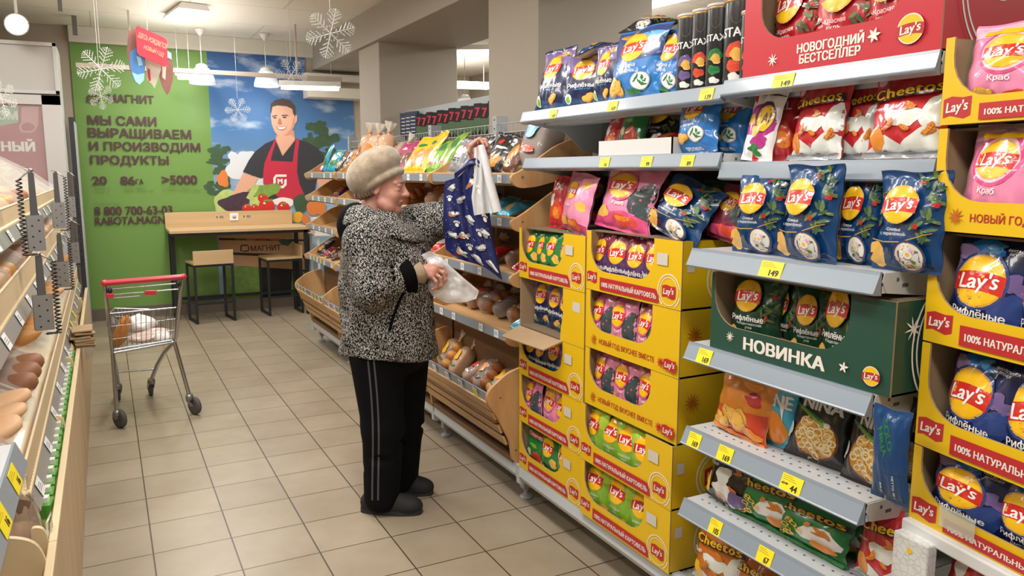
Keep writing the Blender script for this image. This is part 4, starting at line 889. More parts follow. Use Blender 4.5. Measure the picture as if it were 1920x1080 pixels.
    if torn: A.poly([(W - .085, h * .62), (W - .03, h * .62), (W - .03, h * .8), (W - .085, h * .8)], 'sticker')
    b.build('front_panel', [outer, KRAFT] + [print_ink(n) for n in A.names], t)
    if torn:
        f = MB(); fl = [(0, 0, 0), (xr, 0, 0), (xr - .01, -.085, -.03), (.02, -.10, -.035)]
        f.add(fl + [(a, c + .002, d - .005) for a, c, d in fl], [(0, 1, 2, 3), (7, 6, 5, 4), (0, 4, 5, 1), (1, 5, 6, 2), (2, 6, 7, 3), (3, 7, 4, 0)], 0); f.build('torn_flap', KRAFT, t)
    return t
Y0, Y1, Y2 = 3.005, 2.475, 1.915
pot1 = [(1.075, 'pot', 'topmost'), (.86, 'torn', ''), (.645, 'pot', 'second'), (.43, 'pot', ''), (.197, 'pot', 'lowest')]
HB1 = (1.288 - .197) / 5
for k in range(5):
    z = .197 + HB1 * k
    lab = ['yellow display box at the foot of the left stack, holding green bags', 'yellow display box second from the floor in the left stack, full of pink bags', 'yellow display box in the middle of the left stack, full of navy bags', 'yellow display box with its front torn open and folded down', 'topmost yellow box of the left stack, with green bags and loose pink bags on it'][k]
    display_box(lab, Y0, Y1, z, HB1 - .002, 1.6, 'pot', win=(.04 * .53, .70 * .53), torn=(k == 3))
HB2 = (1.312 - .197) / 5
for k in range(5):
    z = .197 + HB2 * k
    lab = ['yellow display box at the foot of the right stack, with lime green bags', 'yellow display box second from the floor in the right stack, lime green bags packed upright', 'yellow New Year box of pink bags just above the two lime green boxes', 'upper yellow New Year box of pink bags, under the box of purple bags', 'topmost yellow box of the right stack, full of purple bags'][k]
    display_box(lab, Y1 - .01, Y2, z, HB2 - .002, 1.6 if k > 1 else 1.585, ('pot', 'pot', 'ny', 'ny', 'pot')[k], win=(.03, .74 * .55))
# bags in the left stack
def rowbags(kinds, xs, yb, yt, X, z, labs, group, lean=6, vars_=None, h=None):
    for i, (kd, (a, c)) in enumerate(zip(kinds, xs)):
        f = i / max(1, len(xs) - 1)
        bag(kd, a, c, yb[0] + (yb[1] - yb[0]) * f, yt[0] + (yt[1] - yt[0]) * f, X, z, labs[i], group, lean + (i % 2) * 3, yaw=((-1) ** i) * 5, var=(vars_ or [0, 1, 0, 1, 0])[i])
def boxbags(kind, n, yL, yR, z, H, X, labs, group, seed=0, skip=(), lean=6, w=.15, wx=None, drop=0.0):
    rr = random.Random(seed); j = 0
    for i in range(n):
        if i in skip: continue
        yc = yL + .022 + (yR - yL - .022) * (i + .5) / n
        sx = 1.1 * (w or (yL - yR) / n * 1.08) / BW; sz = (H - .012) / BH * rr.uniform(.97, 1.03)
        k = kind[i] if isinstance(kind, (list, tuple)) else kind
        inst('chip_bag', bag_mesh(k, i % 2), (X + BT * .8 + rr.uniform(0, .012), yc, z + .006 - drop), (R(-lean * .3 - rr.uniform(0, 3)), R(rr.uniform(-4, 4)), R(-90 + rr.uniform(-9, 9))), (sx, .85, sz), labs[j], 'snack bag', group); j += 1
zb1 = [.197 + HB1 * k for k in range(5)]; zb2 = [.197 + HB2 * k for k in range(5)]
XI = 1.612
boxbags('green', 4, Y0 - .02, Y1 + .15, zb1[4], HB1, XI, ['green chip bag at the far end of the topmost box of the left stack', 'green chip bag second from the far end in the topmost left box', 'green chip bag third from the far end in the topmost left box', 'green chip bag nearest the yellow corner of the topmost left box'], 'green bags in the topmost left box', 1, w=.15)
boxbags('navy', 3, Y0 - .06, Y1 + .17, zb1[3], HB1, XI + .03, ['navy chip bag standing in the torn open box, nearer its far side', 'navy chip bag in the middle of the torn open box', 'navy chip bag half hidden by the yellow corner of the torn open box'], 'navy bags in the torn box', 2, w=.15)
boxbags('navy', 4, Y0 - .02, Y1 + .13, zb1[2], HB1, XI, ['navy chip bag at the far end of the middle left box', 'navy chip bag second from the far end of the middle left box', 'navy chip bag third from the far end of the middle left box', 'navy chip bag nearest the camera in the middle left box'], 'navy bags in the middle left box', 3, w=.15)
boxbags(['pink', 'pink2', 'pink'], 3, Y0 - .02, Y1 + .12, zb1[1], HB1, XI, ['pink chip bag with dark fir print at the far end of the second left box', 'paler pink chip bag in the middle of the second left box', 'pink chip bag at the near end of the second left box'], 'pink bags in the second left box', 4, w=.165)
boxbags(['nuts', 'green', 'green'], 3, Y0 - .03, Y1 + .1, zb1[0], HB1, XI, ['green snack bag slumped at the far end of the lowest left box', 'dark green chip bag leaning in the middle of the lowest left box', 'green chip bag upright at the near corner of the lowest left box'], 'green bags in the lowest left box', 5, w=.165)
boxbags('purple', 4, Y1 - .02, Y2 + .13, zb2[4], HB2, XI, ['purple chip bag at the far end of the topmost right box', 'purple chip bag second from the far end of the topmost right box', 'purple chip bag turned sideways, third in the topmost right box', 'purple chip bag nearest the camera in the topmost right box'], 'purple bags in the topmost right box', 6, w=.165)
boxbags('pink', 3, Y1 - .02, Y2 + .14, zb2[3], HB2, XI, ['pink chip bag at the far end of the upper New Year box', 'pink chip bag second in the upper New Year box, beside an empty gap', 'pink chip bag standing alone at the near end of the upper New Year box'], 'pink bags in the upper New Year box', 7, w=.155)
boxbags('pink', 3, Y1 - .02, Y2 + .13, zb2[2], HB2, XI, ['pink chip bag at the far end of the lower New Year box', 'pink chip bag in the middle of the lower New Year box', 'pink chip bag at the near end of the lower New Year box'], 'pink bags in the lower New Year box', 8, w=.15)
boxbags('lime', 4, Y1 - .02, Y2 + .13, zb2[1], HB2, XI - .015, ['lime green chip bag at the far end of the upper lime box', 'lime green chip bag second from the far end of the upper lime box', 'lime green chip bag third in the upper lime box', 'lime green chip bag at the near end of the upper lime box'], 'lime bags in the upper lime box', 9, w=.165)
boxbags('lime', 3, Y1 - .02, Y2 + .13, zb2[0], HB2, XI - .015, ['lime green chip bag at the far end of the lowest right box', 'lime green chip bag slumped in the middle of the lowest right box', 'lime green chip bag at the near end of the lowest right box'], 'lime bags in the lowest right box', 10, w=.165)

# ------------------------------------------------------------------ top shelf of the wide bay
z = ZA1 + .001
bag('navy', 992, 1042, 196, 98, 1.64, z, 'navy chip bag at the far left end of the top shelf', lean=14)
bag('navy', 1056, 1102, 186, 103, 1.68, z, 'navy chip bag showing its silver side, second on the top shelf', lean=12, yaw=22, var=1)
bag('navy', 1103, 1142, 178, 85, 1.66, z, 'navy chip bag squeezed behind the big blue bag on the top shelf', lean=6)
bag('blue', 1130, 1214, 175, 52, 1.62, z, 'big blue chip bag standing upright in the middle of the top shelf', lean=10, var=1)
bag('blue', 1200, 1258, 165, 62, 1.64, z, 'blue chip bag leaning beside the black cans on the top shelf', lean=12, roll=8)
o = bag('navy', 1058, 1135, 186, 60, 1.66, z, 'navy chip bag lying flat on top of the standing bags of the top shelf', var=1); p = at(1100, 96, x=1.70); o.location = p; o.rotation_euler = (R(-82), R(-18), R(-60)); o.scale = (.75, .7, .85)
o = bag('plaindark', 1160, 1230, 170, 60, 1.66, z, 'dark bag with silver back lying behind the big blue bag on the top shelf', var=1); p = at(1190, 62, x=1.78); o.location = p; o.rotation_euler = (R(-70), R(8), R(-80)); o.scale = (1.0, .8, .7)
CANB = mat('can_black', '#17181a', .35, coat=.3); CANW = mat('can_lid', '#c9cbca', .4); CANG = mat('can_gold', '#b99257', .35, metal=.5)
def can(px, yb, yt, w, label, tint):
    p0, p1 = at(px - w / 2, yb, x=1.64), at(px + w / 2, yb, x=1.64); r = abs(p0.y - p1.y) / 2; yc = (p0.y + p1.y) / 2
    h = at(px, yt, x=1.64).z - z
    t = thing('chip_can', label, 'can', (1.64 + r, yc, z), R(-62), 'black stacked-chip cans on the top shelf')
    b = MB(); b.lathe([(r * .98, 0), (r, .004), (r, h * .93), (r * .99, h * .95)], 26)
    def fr(a, c): return (math.sin(a / r) * r * 1.004, -math.cos(a / r) * r * 1.004, c)
    def dec(pts, m): put_poly(b, pts, fr, m, .012)
    put_text(b, 'STAX', fr, -.002, h * .60, w=r * 1.75, m=1, bold=.03, maxe=.25)
    put_poly(b, ell(0, h * .78, r * .35, r * .45, 14), lambda a, c: fr(a, c), 2)
    for pts, m in ((lump(.0, h * .40, r * .55, r * .5, 3), 3), (lump(.004, h * .35, r * .4, r * .35, 5), 4), (lump(-.002, h * .22, r * .45, r * .4, 7), 3), (lump(.0, h * .10, r * .4, r * .25, 9), 5)):
        V, Fc = poly_tris(pts, .012); b.add([tuple(Vector(fr(a, c)) * 1 + Vector((0, -.0006 * m, 0))) for a, c in V], Fc, m)
    b.build('tube', [CANB, ink('white'), ink('brown'), ink(tint), ink('chip'), ink('bowl')], t)
    b = MB(); b.lathe([(r * 1.0, h * .935), (r * 1.03, h * .94), (r * 1.03, h * .965), (r * 1.0, h * .965)], 26); b.build('gold_band', CANG, t)
    b = MB(); b.lathe([(r * 1.04, h * .965), (r * 1.05, h * .985), (r * 1.0, h), (0, h)], 26); b.build('lid', CANW, t)
for a in ((1273, 158, 27, 31, 'black chip can at the far end of the row of cans', 'lilac2'), (1300, 154, 18, 30, 'black chip can second from the far end of the row', 'crab'), (1328, 150, 8, 33, 'black chip can third in the row, with a green picture', 'green'), (1363, 146, -6, 46, 'largest looking black chip can, nearest the red box', 'crab')): can(*a)
can(1392, 140, 20, 30, 'black chip can hidden behind the edge of the red box', 'crab')
# second shelf of the wide bay
z = ZA2 + .006
t = thing('cardboard_tray', 'low white cardboard tray of small bags on the second shelf', 'tray', (1.615, at(1115, 280, x=1.6).y, z), R(-90))
W = at(1115, 280, x=1.6).y - at(1253, 275, x=1.6).y
for args, nm in (((0, 0, 0, W, .004, .055), 'front_wall'), ((0, 0, 0, .004, .3, .055), 'side_wall'), ((W - .004, 0, 0, W, .3, .055), 'side_wall'), ((0, 0, 0, W, .3, .003), 'floor_panel')):
    b = MB(); b.box(*args); b.build(nm, mat('white_card', '#d2d2d0', .6), t)
bag('nuts', 1143, 1186, 262, 186, 1.66, z + .01, 'green seed bag with a red banner in the white cardboard tray', lean=18)
bag('plainred', 1120, 1150, 262, 215, 1.66, z + .01, 'small red bag at the far end of the white cardboard tray', lean=18)
bag('plaindark', 1186, 1245, 262, 190, 1.72, z + .01, 'dark bag at the back of the white cardboard tray', lean=25, var=1)
o = bag('plainred', 1180, 1245, 262, 230, 1.64, z + .02, 'red bag lying on its side at the front of the white cardboard tray', var=1); o.rotation_euler = (R(-75), 0, R(-90)); o.location.z += .02; o.scale = (.55, .5, .7)
bag('bluelow', 1255, 1326, 277, 175, 1.62, z, 'bright blue chip bag standing right of the white cardboard tray', lean=10, roll=-4)
bag('bluelow', 1322, 1385, 276, 178, 1.70, z, 'blue chip bag in shade behind the bright blue one on the second shelf', lean=8, var=1)
# red bestseller box over the narrow bay
z = ZC[0] + .001
display_box('big red New Year box on the top shelf of the narrow bay', at(1390, 133, x=1.6).y, 1.105, z, .30, 1.605, 'best', depth=.36, win=(.06, .5), lw=.30, outer=mat('box_red', '#c22a37', .42, coat=.15))
boxbags('redcav', 3, 1.62, 1.2, z + .01, .28, 1.64, ['red chip bag at the far side of the big red box', 'red chip bag in front at the middle of the big red box', 'red chip bag at the near side of the big red box'], 'red bags in the big red box', 12, w=.19)
# second shelf of the narrow bay
z = ZC[1] + .004
bag('abag', 1380, 1432, 297, 168, 1.63, z, 'white and purple bag with a letter A on a yellow disc', lean=10, roll=6)
bag('plainred', 1420, 1468, 296, 175, 1.66, z, 'red bag turned sideways between the A bag and the puff bags', lean=10, yaw=38)
bag('cheered', 1464, 1560, 293, 158, 1.63, z, 'red and white puff bag, the first from the far end', group=None, lean=10, yaw=-6)
bag('cheered', 1556, 1628, 292, 155, 1.67, z, 'red and white puff bag half covered in the middle of the three', lean=8, var=1)
bag('cheered', 1612, 1742, 291, 138, 1.61, z, 'largest red and white puff bag, at the near end beside the yellow stack', lean=12, yaw=4)
# third shelf: olivier bags
z = ZC[2] + .001
bag('olivier', 1368, 1446, 447, 322, 1.54, z, 'dark blue salad-flavour bag at the far end of its shelf', lean=6, yaw=8)
bag('olivier', 1448, 1552, 466, 310, 1.52, z, 'dark blue salad-flavour bag standing proud with a silver edge', lean=4, yaw=-8, var=1)
bag('olivier', 1556, 1628, 470, 325, 1.58, z, 'dark blue salad-flavour bag tucked back between two others', lean=6)
bag('olivier', 1626, 1744, 482, 322, 1.54, z, 'dark blue salad-flavour bag nearest the yellow stack on the right', lean=5, var=1)
# fourth shelf: green box
z = ZC[3] + .001
yL, yR = at(1332, 622, x=1.515).y, at(1672, 692, x=1.515).y
display_box('dark green New Year box with big white lettering on the fourth shelf', yL, yR, z, .215, 1.515, 'novinka', depth=.4, win=(.012, .80 * (yL - yR)), lw=.33, outer=mat('box_green', '#1f4a3c', .42, coat=.15))
for i, (kd, a, c, yb, yt, X, lab, yaw) in enumerate((('winter', 1364, 1440, 612, 503, 1.55, 'dark green chip bag at the far side of the green box', 10), ('winter', 1434, 1492, 622, 520, 1.60, 'dark green chip bag second from the far side of the green box', -8), ('winter', 1480, 1540, 630, 530, 1.58, 'dark green chip bag set back, third in the green box', 12), ('winter', 1526, 1610, 645, 515, 1.55, 'dark green chip bag in front at the near side of the green box', -4))):
    bag(kd, a, c, yb, yt, X, z + .012, lab, 'dark green bags in the green box', lean=6, yaw=yaw, var=i % 2)
# fifth shelf
z = ZC[4] + .001
bag('orange', 1326, 1416, 795, 682, 1.54, z, 'orange snack bag at the far end of the fifth shelf', lean=8, roll=5)
bag('turq', 1410, 1480, 806, 688, 1.58, z, 'turquoise snack bag between the orange and the black bags', lean=4, roll=-3)
bag('nina', 1462, 1562, 850, 695, 1.57, z, 'black pasta-ring snack bag beside the turquoise bag', lean=14, yaw=4)
bag('nina', 1564, 1666, 882, 722, 1.56, z, 'black pasta-ring snack bag in the middle, nearer the camera', lean=14, var=1)
bag('nina', 1655, 1722, 860, 730, 1.68, z, 'black snack bag in shade at the back corner of the fifth shelf', lean=6)
o = bag('ninaback', 1652, 1716, 930, 795, 1.52, z, 'dark blue bag hanging down over the front corner of the fifth shelf', lean=-4); p = at(1682, 935, x=1.50); o.location = (1.475, p.y, p.z)
# sixth shelf
z = ZC[5] + .001
bag('cheeblack', 1310, 1388, 968, 832, 1.54, z, 'black puff bag at the far end of the sixth shelf', lean=9, roll=6)
bag('cheegreen', 1362, 1470, 992, 862, 1.545, z, 'green puff bag second on the sixth shelf', lean=13, yaw=4)
bag('cheegreen', 1425, 1562, 1040, 908, 1.54, z, 'green puff bag lying back in front, middle of the sixth shelf', lean=24, var=1)
bag('cheegreen', 1535, 1600, 1040, 918, 1.62, z, 'dark green puff bag in shade behind the lying one', lean=16)
bag('cheered', 1588, 1700, 1072, 945, 1.55, z, 'red puff bag at the near end of the sixth shelf', lean=12, var=1)
# base: orange puffs
z = .197
bag('cheeorange', 1285, 1372, 1105, 978, 1.58, z + .03, 'orange puff bag at the bottom below the sixth shelf, far one', lean=12)
bag('cheeorange', 1352, 1450, 1150, 1030, 1.58, z + .03, 'orange puff bag at the bottom edge of the photo, near one', lean=16, var=1)
# loose bags on the yellow stacks
z = zb1[4] + HB1
bag('plainred', 1020, 1050, 436, 330, 1.68, z, 'red bag hidden behind the pink bag on the left stack', lean=8)
bag('pink3', 1024, 1102, 440, 325, 1.62, z, 'pink chip bag standing on the left stack of boxes', lean=10, roll=4, yaw=-16)
z = zb2[4] + HB2
bag('reddark', 1090, 1125, 432, 330, 1.74, z, 'dark bag with silver back in shade between the two pink bags on the stacks', lean=10, yaw=30)
bag('pink', 1106, 1196, 436, 310, 1.62, z, 'pink chip bag with a fir print standing on the right stack of boxes', lean=14, roll=5)
bag('reddark', 1188, 1236, 438, 320, 1.72, z, 'dark pink bag in shade behind the pink bag on the right stack', lean=18, roll=8)
bag('olivier', 1196, 1292, 440, 337, 1.62, z, 'dark blue salad-flavour bag leaning on the right stack of boxes', lean=22, roll=14, yaw=-6)
bag('winter', 1288, 1338, 440, 340, 1.72, z, 'dark green bag with silver edge behind the leaning blue bag', lean=18, roll=10, yaw=20)
bag('reddark', 1312, 1376, 441, 348, 1.68, z, 'dark pink bag at the near corner of the right stack', lean=16, roll=10)

# ------------------------------------------------------------------ near stack at the right edge, turned a little towards the aisle
CX, CY, ROT = 1.585, 1.078, R(-10)
def stk(px, py): return at(px, py, x=CX)
levels = [(75, 236), (242, 431), (437, 640), (646, 840), (846, 985)]
zt = [stk(1757, a).z for a, _ in levels]; zbm = [stk(1745, c).z for _, c in levels]
labs = ['topmost yellow box of the near stack, with pink bags', 'yellow New Year box with pink bags, second from the top of the near stack', 'yellow box with navy bags in the middle of the near stack', 'yellow box with navy bags, second from the bottom of the near stack', 'lowest yellow box of the near stack, navy bags and a clear tape on its front']
st = [('pot', 'pink2'), ('ny', 'pink2'), ('pot', 'fant'), ('pot', 'fant'), ('pot', 'fant')]
wW = .56
cR, sR = math.cos(R(-90) + ROT), math.sin(R(-90) + ROT)
for k in range(5):
    z0, hh = zbm[k], zt[k] - zbm[k]
    t = display_box(labs[k], CY, CY - wW, z0, hh, CX, st[k][0], depth=.36, win=(.022, .50), rot=ROT, top=(k != 0), lw=.30)
    n = 3
    names = [['pink', 'navy'][st[k][1] == 'fant'] + ' chip bag ' + q + ' ' + ['of the topmost near box', 'of the second near box', 'of the middle near box', 'of the fourth near box', 'of the lowest near box'][k] for q in ('at the far end', 'in the middle', 'at the cut-off near end')]
    for i in range(n):
        a = .035 + (i + .5) * .155; d = .038 + .010 * (i % 2)
        loc = (CX + a * cR - d * sR, CY + a * sR + d * cR, z0 + .008 + (.012 if k == 0 else 0))
        up = (1.14 if k == 0 and i > 0 else 1.0)
        inst('chip_bag', bag_mesh(st[k][1], (i + k) % 2), loc, (R(-7), R((-1) ** i * 4), R(-90) + ROT + R((-1) ** (i + k) * 6)), (1.08, .95, hh / BH * up), names[i], 'snack bag', 'bags in the near yellow stack')
b = MB(); wl = (.08, .22)
b.add([(a, -.004, c) for a, c in ((.085, .018), (.175, .018), (.175, .065), (.085, .065))], [(0, 1, 2, 3)], 0)
o = b.build('clear_tape', film('clear_tape_film', '#d9dccb', .45)); o.location = (CX, CY, zbm[4]); o.rotation_euler = (0, 0, R(-90) + ROT); tag(o, 'piece of clear tape stuck across the front of the lowest near yellow box', 'tape')
# what carries the near stack: a board, below it a patterned paper pack and red bags
b = MB(); b.box(0, -.02, -.03, .62, .40, 0); o = b.build('shelf_board', mat('board_white', '#d5d6d4', .4), bev=.004); o.location = (CX, CY, zbm[4]); o.rotation_euler = (0, 0, R(-90) + ROT); tag(o, 'white shelf board under the near stack of yellow boxes', 'shelf')
for yy, in ((.12,), (.5,)):
    pass
b = MB(); b.box(.0, .3, -.62, .62, .38, -.032); b.box(.02, .02, -.95 + .0, .6, .36, -.62); o = b.build('display_stand', mat('stand_grey', '#4a4c4f', .6)); o.location = (CX, CY, zbm[4]); o.rotation_euler = (0, 0, R(-90) + ROT); o.scale = (1, 1, zbm[4] / .95); tag(o, 'dark stand carrying the near stack of boxes', 'stand')
t = thing('paper_pack', 'white patterned paper pack with a yellow dot below the near stack', 'pack', tuple(at(1700, 1100, x=1.53)), R(-95))
def packpat():
    m = bpy.data.materials.new('pack_pattern'); m.use_nodes = True; nt = m.node_tree; bs = nt.nodes['Principled BSDF']; bs.inputs['Roughness'].default_value = .5
    tc = nt.nodes.new('ShaderNodeTexCoord'); vo = nt.nodes.new('ShaderNodeTexVoronoi'); vo.feature = 'DISTANCE_TO_EDGE'; vo.inputs['Scale'].default_value = 55
    rp = nt.nodes.new('ShaderNodeValToRGB'); rp.color_ramp.elements[0].position = .03; rp.color_ramp.elements[0].color = (*srgb('#c4c5c5'), 1); rp.color_ramp.elements[1].position = .07; rp.color_ramp.elements[1].color = (*srgb('#d9d9d7'), 1)
    nt.links.new(tc.outputs['Object'], vo.inputs['Vector']); nt.links.new(vo.outputs['Distance'], rp.inputs[0]); nt.links.new(rp.outputs[0], bs.inputs['Base Color']); return m
b = MB(); b.box(-.045, 0, 0, .045, .03, .115); b.build('carton', packpat(), t, bev=.004)
b = MB(); put_poly(b, ell(.0, .085, .007, .007, 16), lambda a, c: (a, -.001, c), 0); b.build('dot', ink('yellow'), t)
inst('chip_bag', bag_mesh('plainred', 1), (1.6, .93, at(1790, 1110, x=1.6).z - .05), (R(-15), 0, R(-100)), (.9, .9, .8), 'red snack bag below the white board at the lower right corner', 'snack bag')

# ------------------------------------------------------------------ price tags of the chips gondola
XT = 1.588
for px, py, tx, lab in ((1041, 202, '169', 'yellow price tag nearest the far end of the top shelf'), (1153, 187, '169', 'yellow price tag under the big blue bag on the top shelf'), (1330, 162, '139', 'yellow price tag under the black cans')):
    price_tag(px, py, XT, lab, tx, size=(.062, .04))
for px, py, tx, lab in ((1138, 298, '16', 'yellow price tag below the white cardboard tray'), (1217, 294, '99', 'yellow price tag in the middle of the second shelf'), (1294, 291, '89', 'yellow price tag below the bright blue bag of the second shelf')):
    price_tag(px, py, XT, lab, tx, size=(.062, .04))
price_tag(1474, 141, XT, 'yellow price tag under the big red box', '149', size=(.075, .043))
price_tag(1454, 484, 1.474, 'yellow price tag under the dark blue salad-flavour bags', '149', size=(.078, .045))
price_tag(1328, 651, 1.474, 'yellow price tag at the far end of the rail under the green box', '169', size=(.06, .045))
price_tag(1309, 803, 1.474, 'yellow price tag at the far end of the fifth shelf rail', '169', size=(.055, .045))
price_tag(1367, 829, 1.474, 'yellow price tag second from the far end of the fifth shelf rail', '169', size=(.06, .045))
price_tag(1492, 884, 1.474, 'yellow price tag with two prices in the middle of the fifth shelf rail', '44', size=(.07, .045), old=True)
price_tag(1348, 983, 1.474, 'bright yellow price tag under the black puff bag', '105', size=(.05, .04))
price_tag(1441, 1040, 1.474, 'bright yellow price tag under the green puff bags', '67', size=(.055, .04))
# ================================================================== THE BREAD GONDOLA (right, beyond the boxes)
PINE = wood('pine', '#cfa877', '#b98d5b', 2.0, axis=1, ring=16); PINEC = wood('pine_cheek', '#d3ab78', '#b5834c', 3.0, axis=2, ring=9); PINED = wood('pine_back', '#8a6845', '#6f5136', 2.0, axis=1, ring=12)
STRIP = mat('tag_strip', '#8791a0', .35, coat=.3)
bg = thing('bread_gondola', 'grey metal shelving gondola with wooden bread racks behind the woman', 'shelving', (0, 0, 0))
b = MB(); b.box(2.035, 3.04, 0.16, 2.055, 7.0, 1.74); b.build('back_panel', mat('back_panel_brown', '#5d4a3c', .7), bg)
for k in range(5):
    b = MB(); yy = 3.04 + .99 * k; b.box(1.985, yy - .025 if k else yy, 0.0, 2.06, yy + .025, 1.835)
    for q in range(8): b.box(1.9845, yy - .008, 1.82 - q * .05 - .01, 1.986, yy + .008, 1.82 - q * .05, 1)
    b.build('upright', [GREYMETAL, HOLE], bg)
b = MB(); b.box(1.62, 3.035, 0.165, 2.03, 7.02, 0.195, 0)
for k in range(130):
    yy = 3.05 + k * .03; b.add([(1.64 + .004 * math.cos(a), yy + .004 * math.sin(a), .1956) for a in (0, 1.05, 2.1, 3.14, 4.19, 5.24)], [(0, 1, 2, 3, 4, 5)], 1)
base = b.build('base_shelf', [SHELFTOP, HOLE], bg)
b = MB(); b.prism([(1.602, .2), (1.63, .2), (1.63, .12), (1.612, .125), (1.597, .15)], lambda a, c, s_: (a, 3.035 + s_, c), 3.99); b.build('price_rail', MATS['base_rail_plastic'], base)
for yy in (4.06, 5.05, 6.04, 6.98):
    foot(bg, yy); b = MB(); b.prism([(1.592, .2), (1.625, .2), (1.625, .1), (1.598, .11)], lambda a, c, s_: (a, yy - .015 + s_, c), .03); b.build('rail_clip', MATS['rail_clip'], base)
b = MB()
for zz in (1.74, 1.79): b.tube([(2.0, 3.05, zz), (2.0, 6.98, zz)], .003, 5)
for k in range(80): b.tube([(2.0, 3.06 + k * .049, 1.70), (2.0, 3.06 + k * .049, 1.79)], .002, 4)
b.build('wire_fence', mat('wire_grey', '#b7b9ba', .35, metal=.5), bg)
def rounded(pts, r=.02, n=4):
    o = []
    for i in range(len(pts)):
        p0, p1, p2 = (Vector(pts[i - 1]), Vector(pts[i]), Vector(pts[(i + 1) % len(pts)]))
        a = (p0 - p1); c = (p2 - p1); rr = min(r, a.length * .45, c.length * .45); a = p1 + a.normalized() * rr; c = p1 + c.normalized() * rr
        for k in range(n + 1):
            t = k / n; q = a * (1 - t) ** 2 + p1 * 2 * t * (1 - t) + c * t * t; o.append((q.x, q.y))
    return o
TIERS = [1.472, 1.277, 1.028, .762]
def tierX(k): return (1.602, 1.602, 1.598, 1.575)[k]
CHEEK = [(-.03, .035), (-.02, .0), (.02, -.018), (.10, -.012), (.40, .06), (.40, .24), (.20, .17), (.03, .062)]
BIN = [(1.452, .535), (1.47, .565), (1.56, .63), (1.70, .665), (1.72, .50), (1.72, .198), (1.585, .198), (1.572, .30), (1.50, .44), (1.458, .50)]
BAYS = ['nearest', 'second', 'third', 'farthest']
for bay in range(4):
    ya = 3.035 + .99 * bay; yb = ya + .985
    rk = thing('bread_rack', ['pale wooden bread rack with slatted bin between the woman and the yellow boxes', 'pale wooden bread rack directly behind the woman', 'pale wooden bread rack at the far side of the woman, behind her hat', 'farthest pale wooden bread rack, next to the mural'][bay], 'bread rack', (0, 0, 0), 0, 'wooden bread racks')
    for k, zt_ in enumerate(TIERS):
        X = tierX(k)
        for yy in ((ya, yb - .018) if bay == 3 else (ya,)):
            c = MB(); c.prism(rounded([(X + a, zt_ + q) for a, q in CHEEK], .03), lambda a, q, s_: (a, yy + s_, q), .018)
            for a, q in ((.03, .03), (.3, .12)): c.add([(X + a + .005 * math.cos(t), yy - .0006, zt_ + q + .005 * math.sin(t)) for t in np.linspace(0, 6.28, 9)[:-1]], [tuple(range(8))], 1)
            c.build('side_cheek', [PINEC, HOLE], rk)
        f = MB(); f.add([(X + .012, ya + .018, zt_ - .008), (X + .40, ya + .018, zt_ + .075), (X + .40, yb, zt_ + .075), (X + .012, yb, zt_ - .008), (X + .012, ya + .018, zt_ + .004), (X + .40, ya + .018, zt_ + .087), (X + .40, yb, zt_ + .087), (X + .012, yb, zt_ + .004)], [(0, 1, 2, 3), (7, 6, 5, 4), (0, 4, 5, 1), (1, 5, 6, 2), (2, 6, 7, 3), (3, 7, 4, 0)]); f.build('tray_floor', PINE, rk)
        f = MB(); f.box(X + .001, ya + .018, zt_ + .004, X + .012, yb, zt_ + .05, 0)
        fl = f.build('front_lip', PINE, rk, bev=.002)
        f = MB(); f.box(X - .003, ya + .02, zt_ + .002, X, yb - .002, zt_ + .042, 0); f.build('tag_strip', STRIP, fl)
    for yy in ((ya, yb - .02) if bay == 3 else (ya,)):
        c = MB(); c.prism(rounded(BIN, .035), lambda a, q, s_: (a, yy + s_, q), .02)
        for a, q in ((1.52, .52), (1.62, .42), (1.6, .26)): c.add([(a + .005 * math.cos(t), yy - .0006, q + .005 * math.sin(t)) for t in np.linspace(0, 6.28, 9)[:-1]], [tuple(range(8))], 1)
        c.build('bin_cheek', [PINEC, HOLE], rk)
    for k, (xx, zz) in enumerate(((1.478, .478), (1.503, .425), (1.530, .365), (1.556, .305))):
        f = MB(); f.bar((xx, ya + .02, zz), (xx, yb, zz), .012, .044, 0, up=(-.42, 0, 1)); f.build('slat', PINE, rk, bev=.003)
    f = MB(); f.bar((1.470, ya + .02, .522), (1.470, yb, .522), .007, .044, 0, up=(-.25, 0, 1)); f.build('tag_strip', STRIP, rk)
    f = MB(); f.box(1.50, ya + .02, .40, 1.74, yb, .412); f.box(1.72, ya + .02, .198, 1.735, yb, .70); f.box(1.59, ya + .02, .198, 1.61, yb, .225); f.build('bin_floor', PINED, rk)

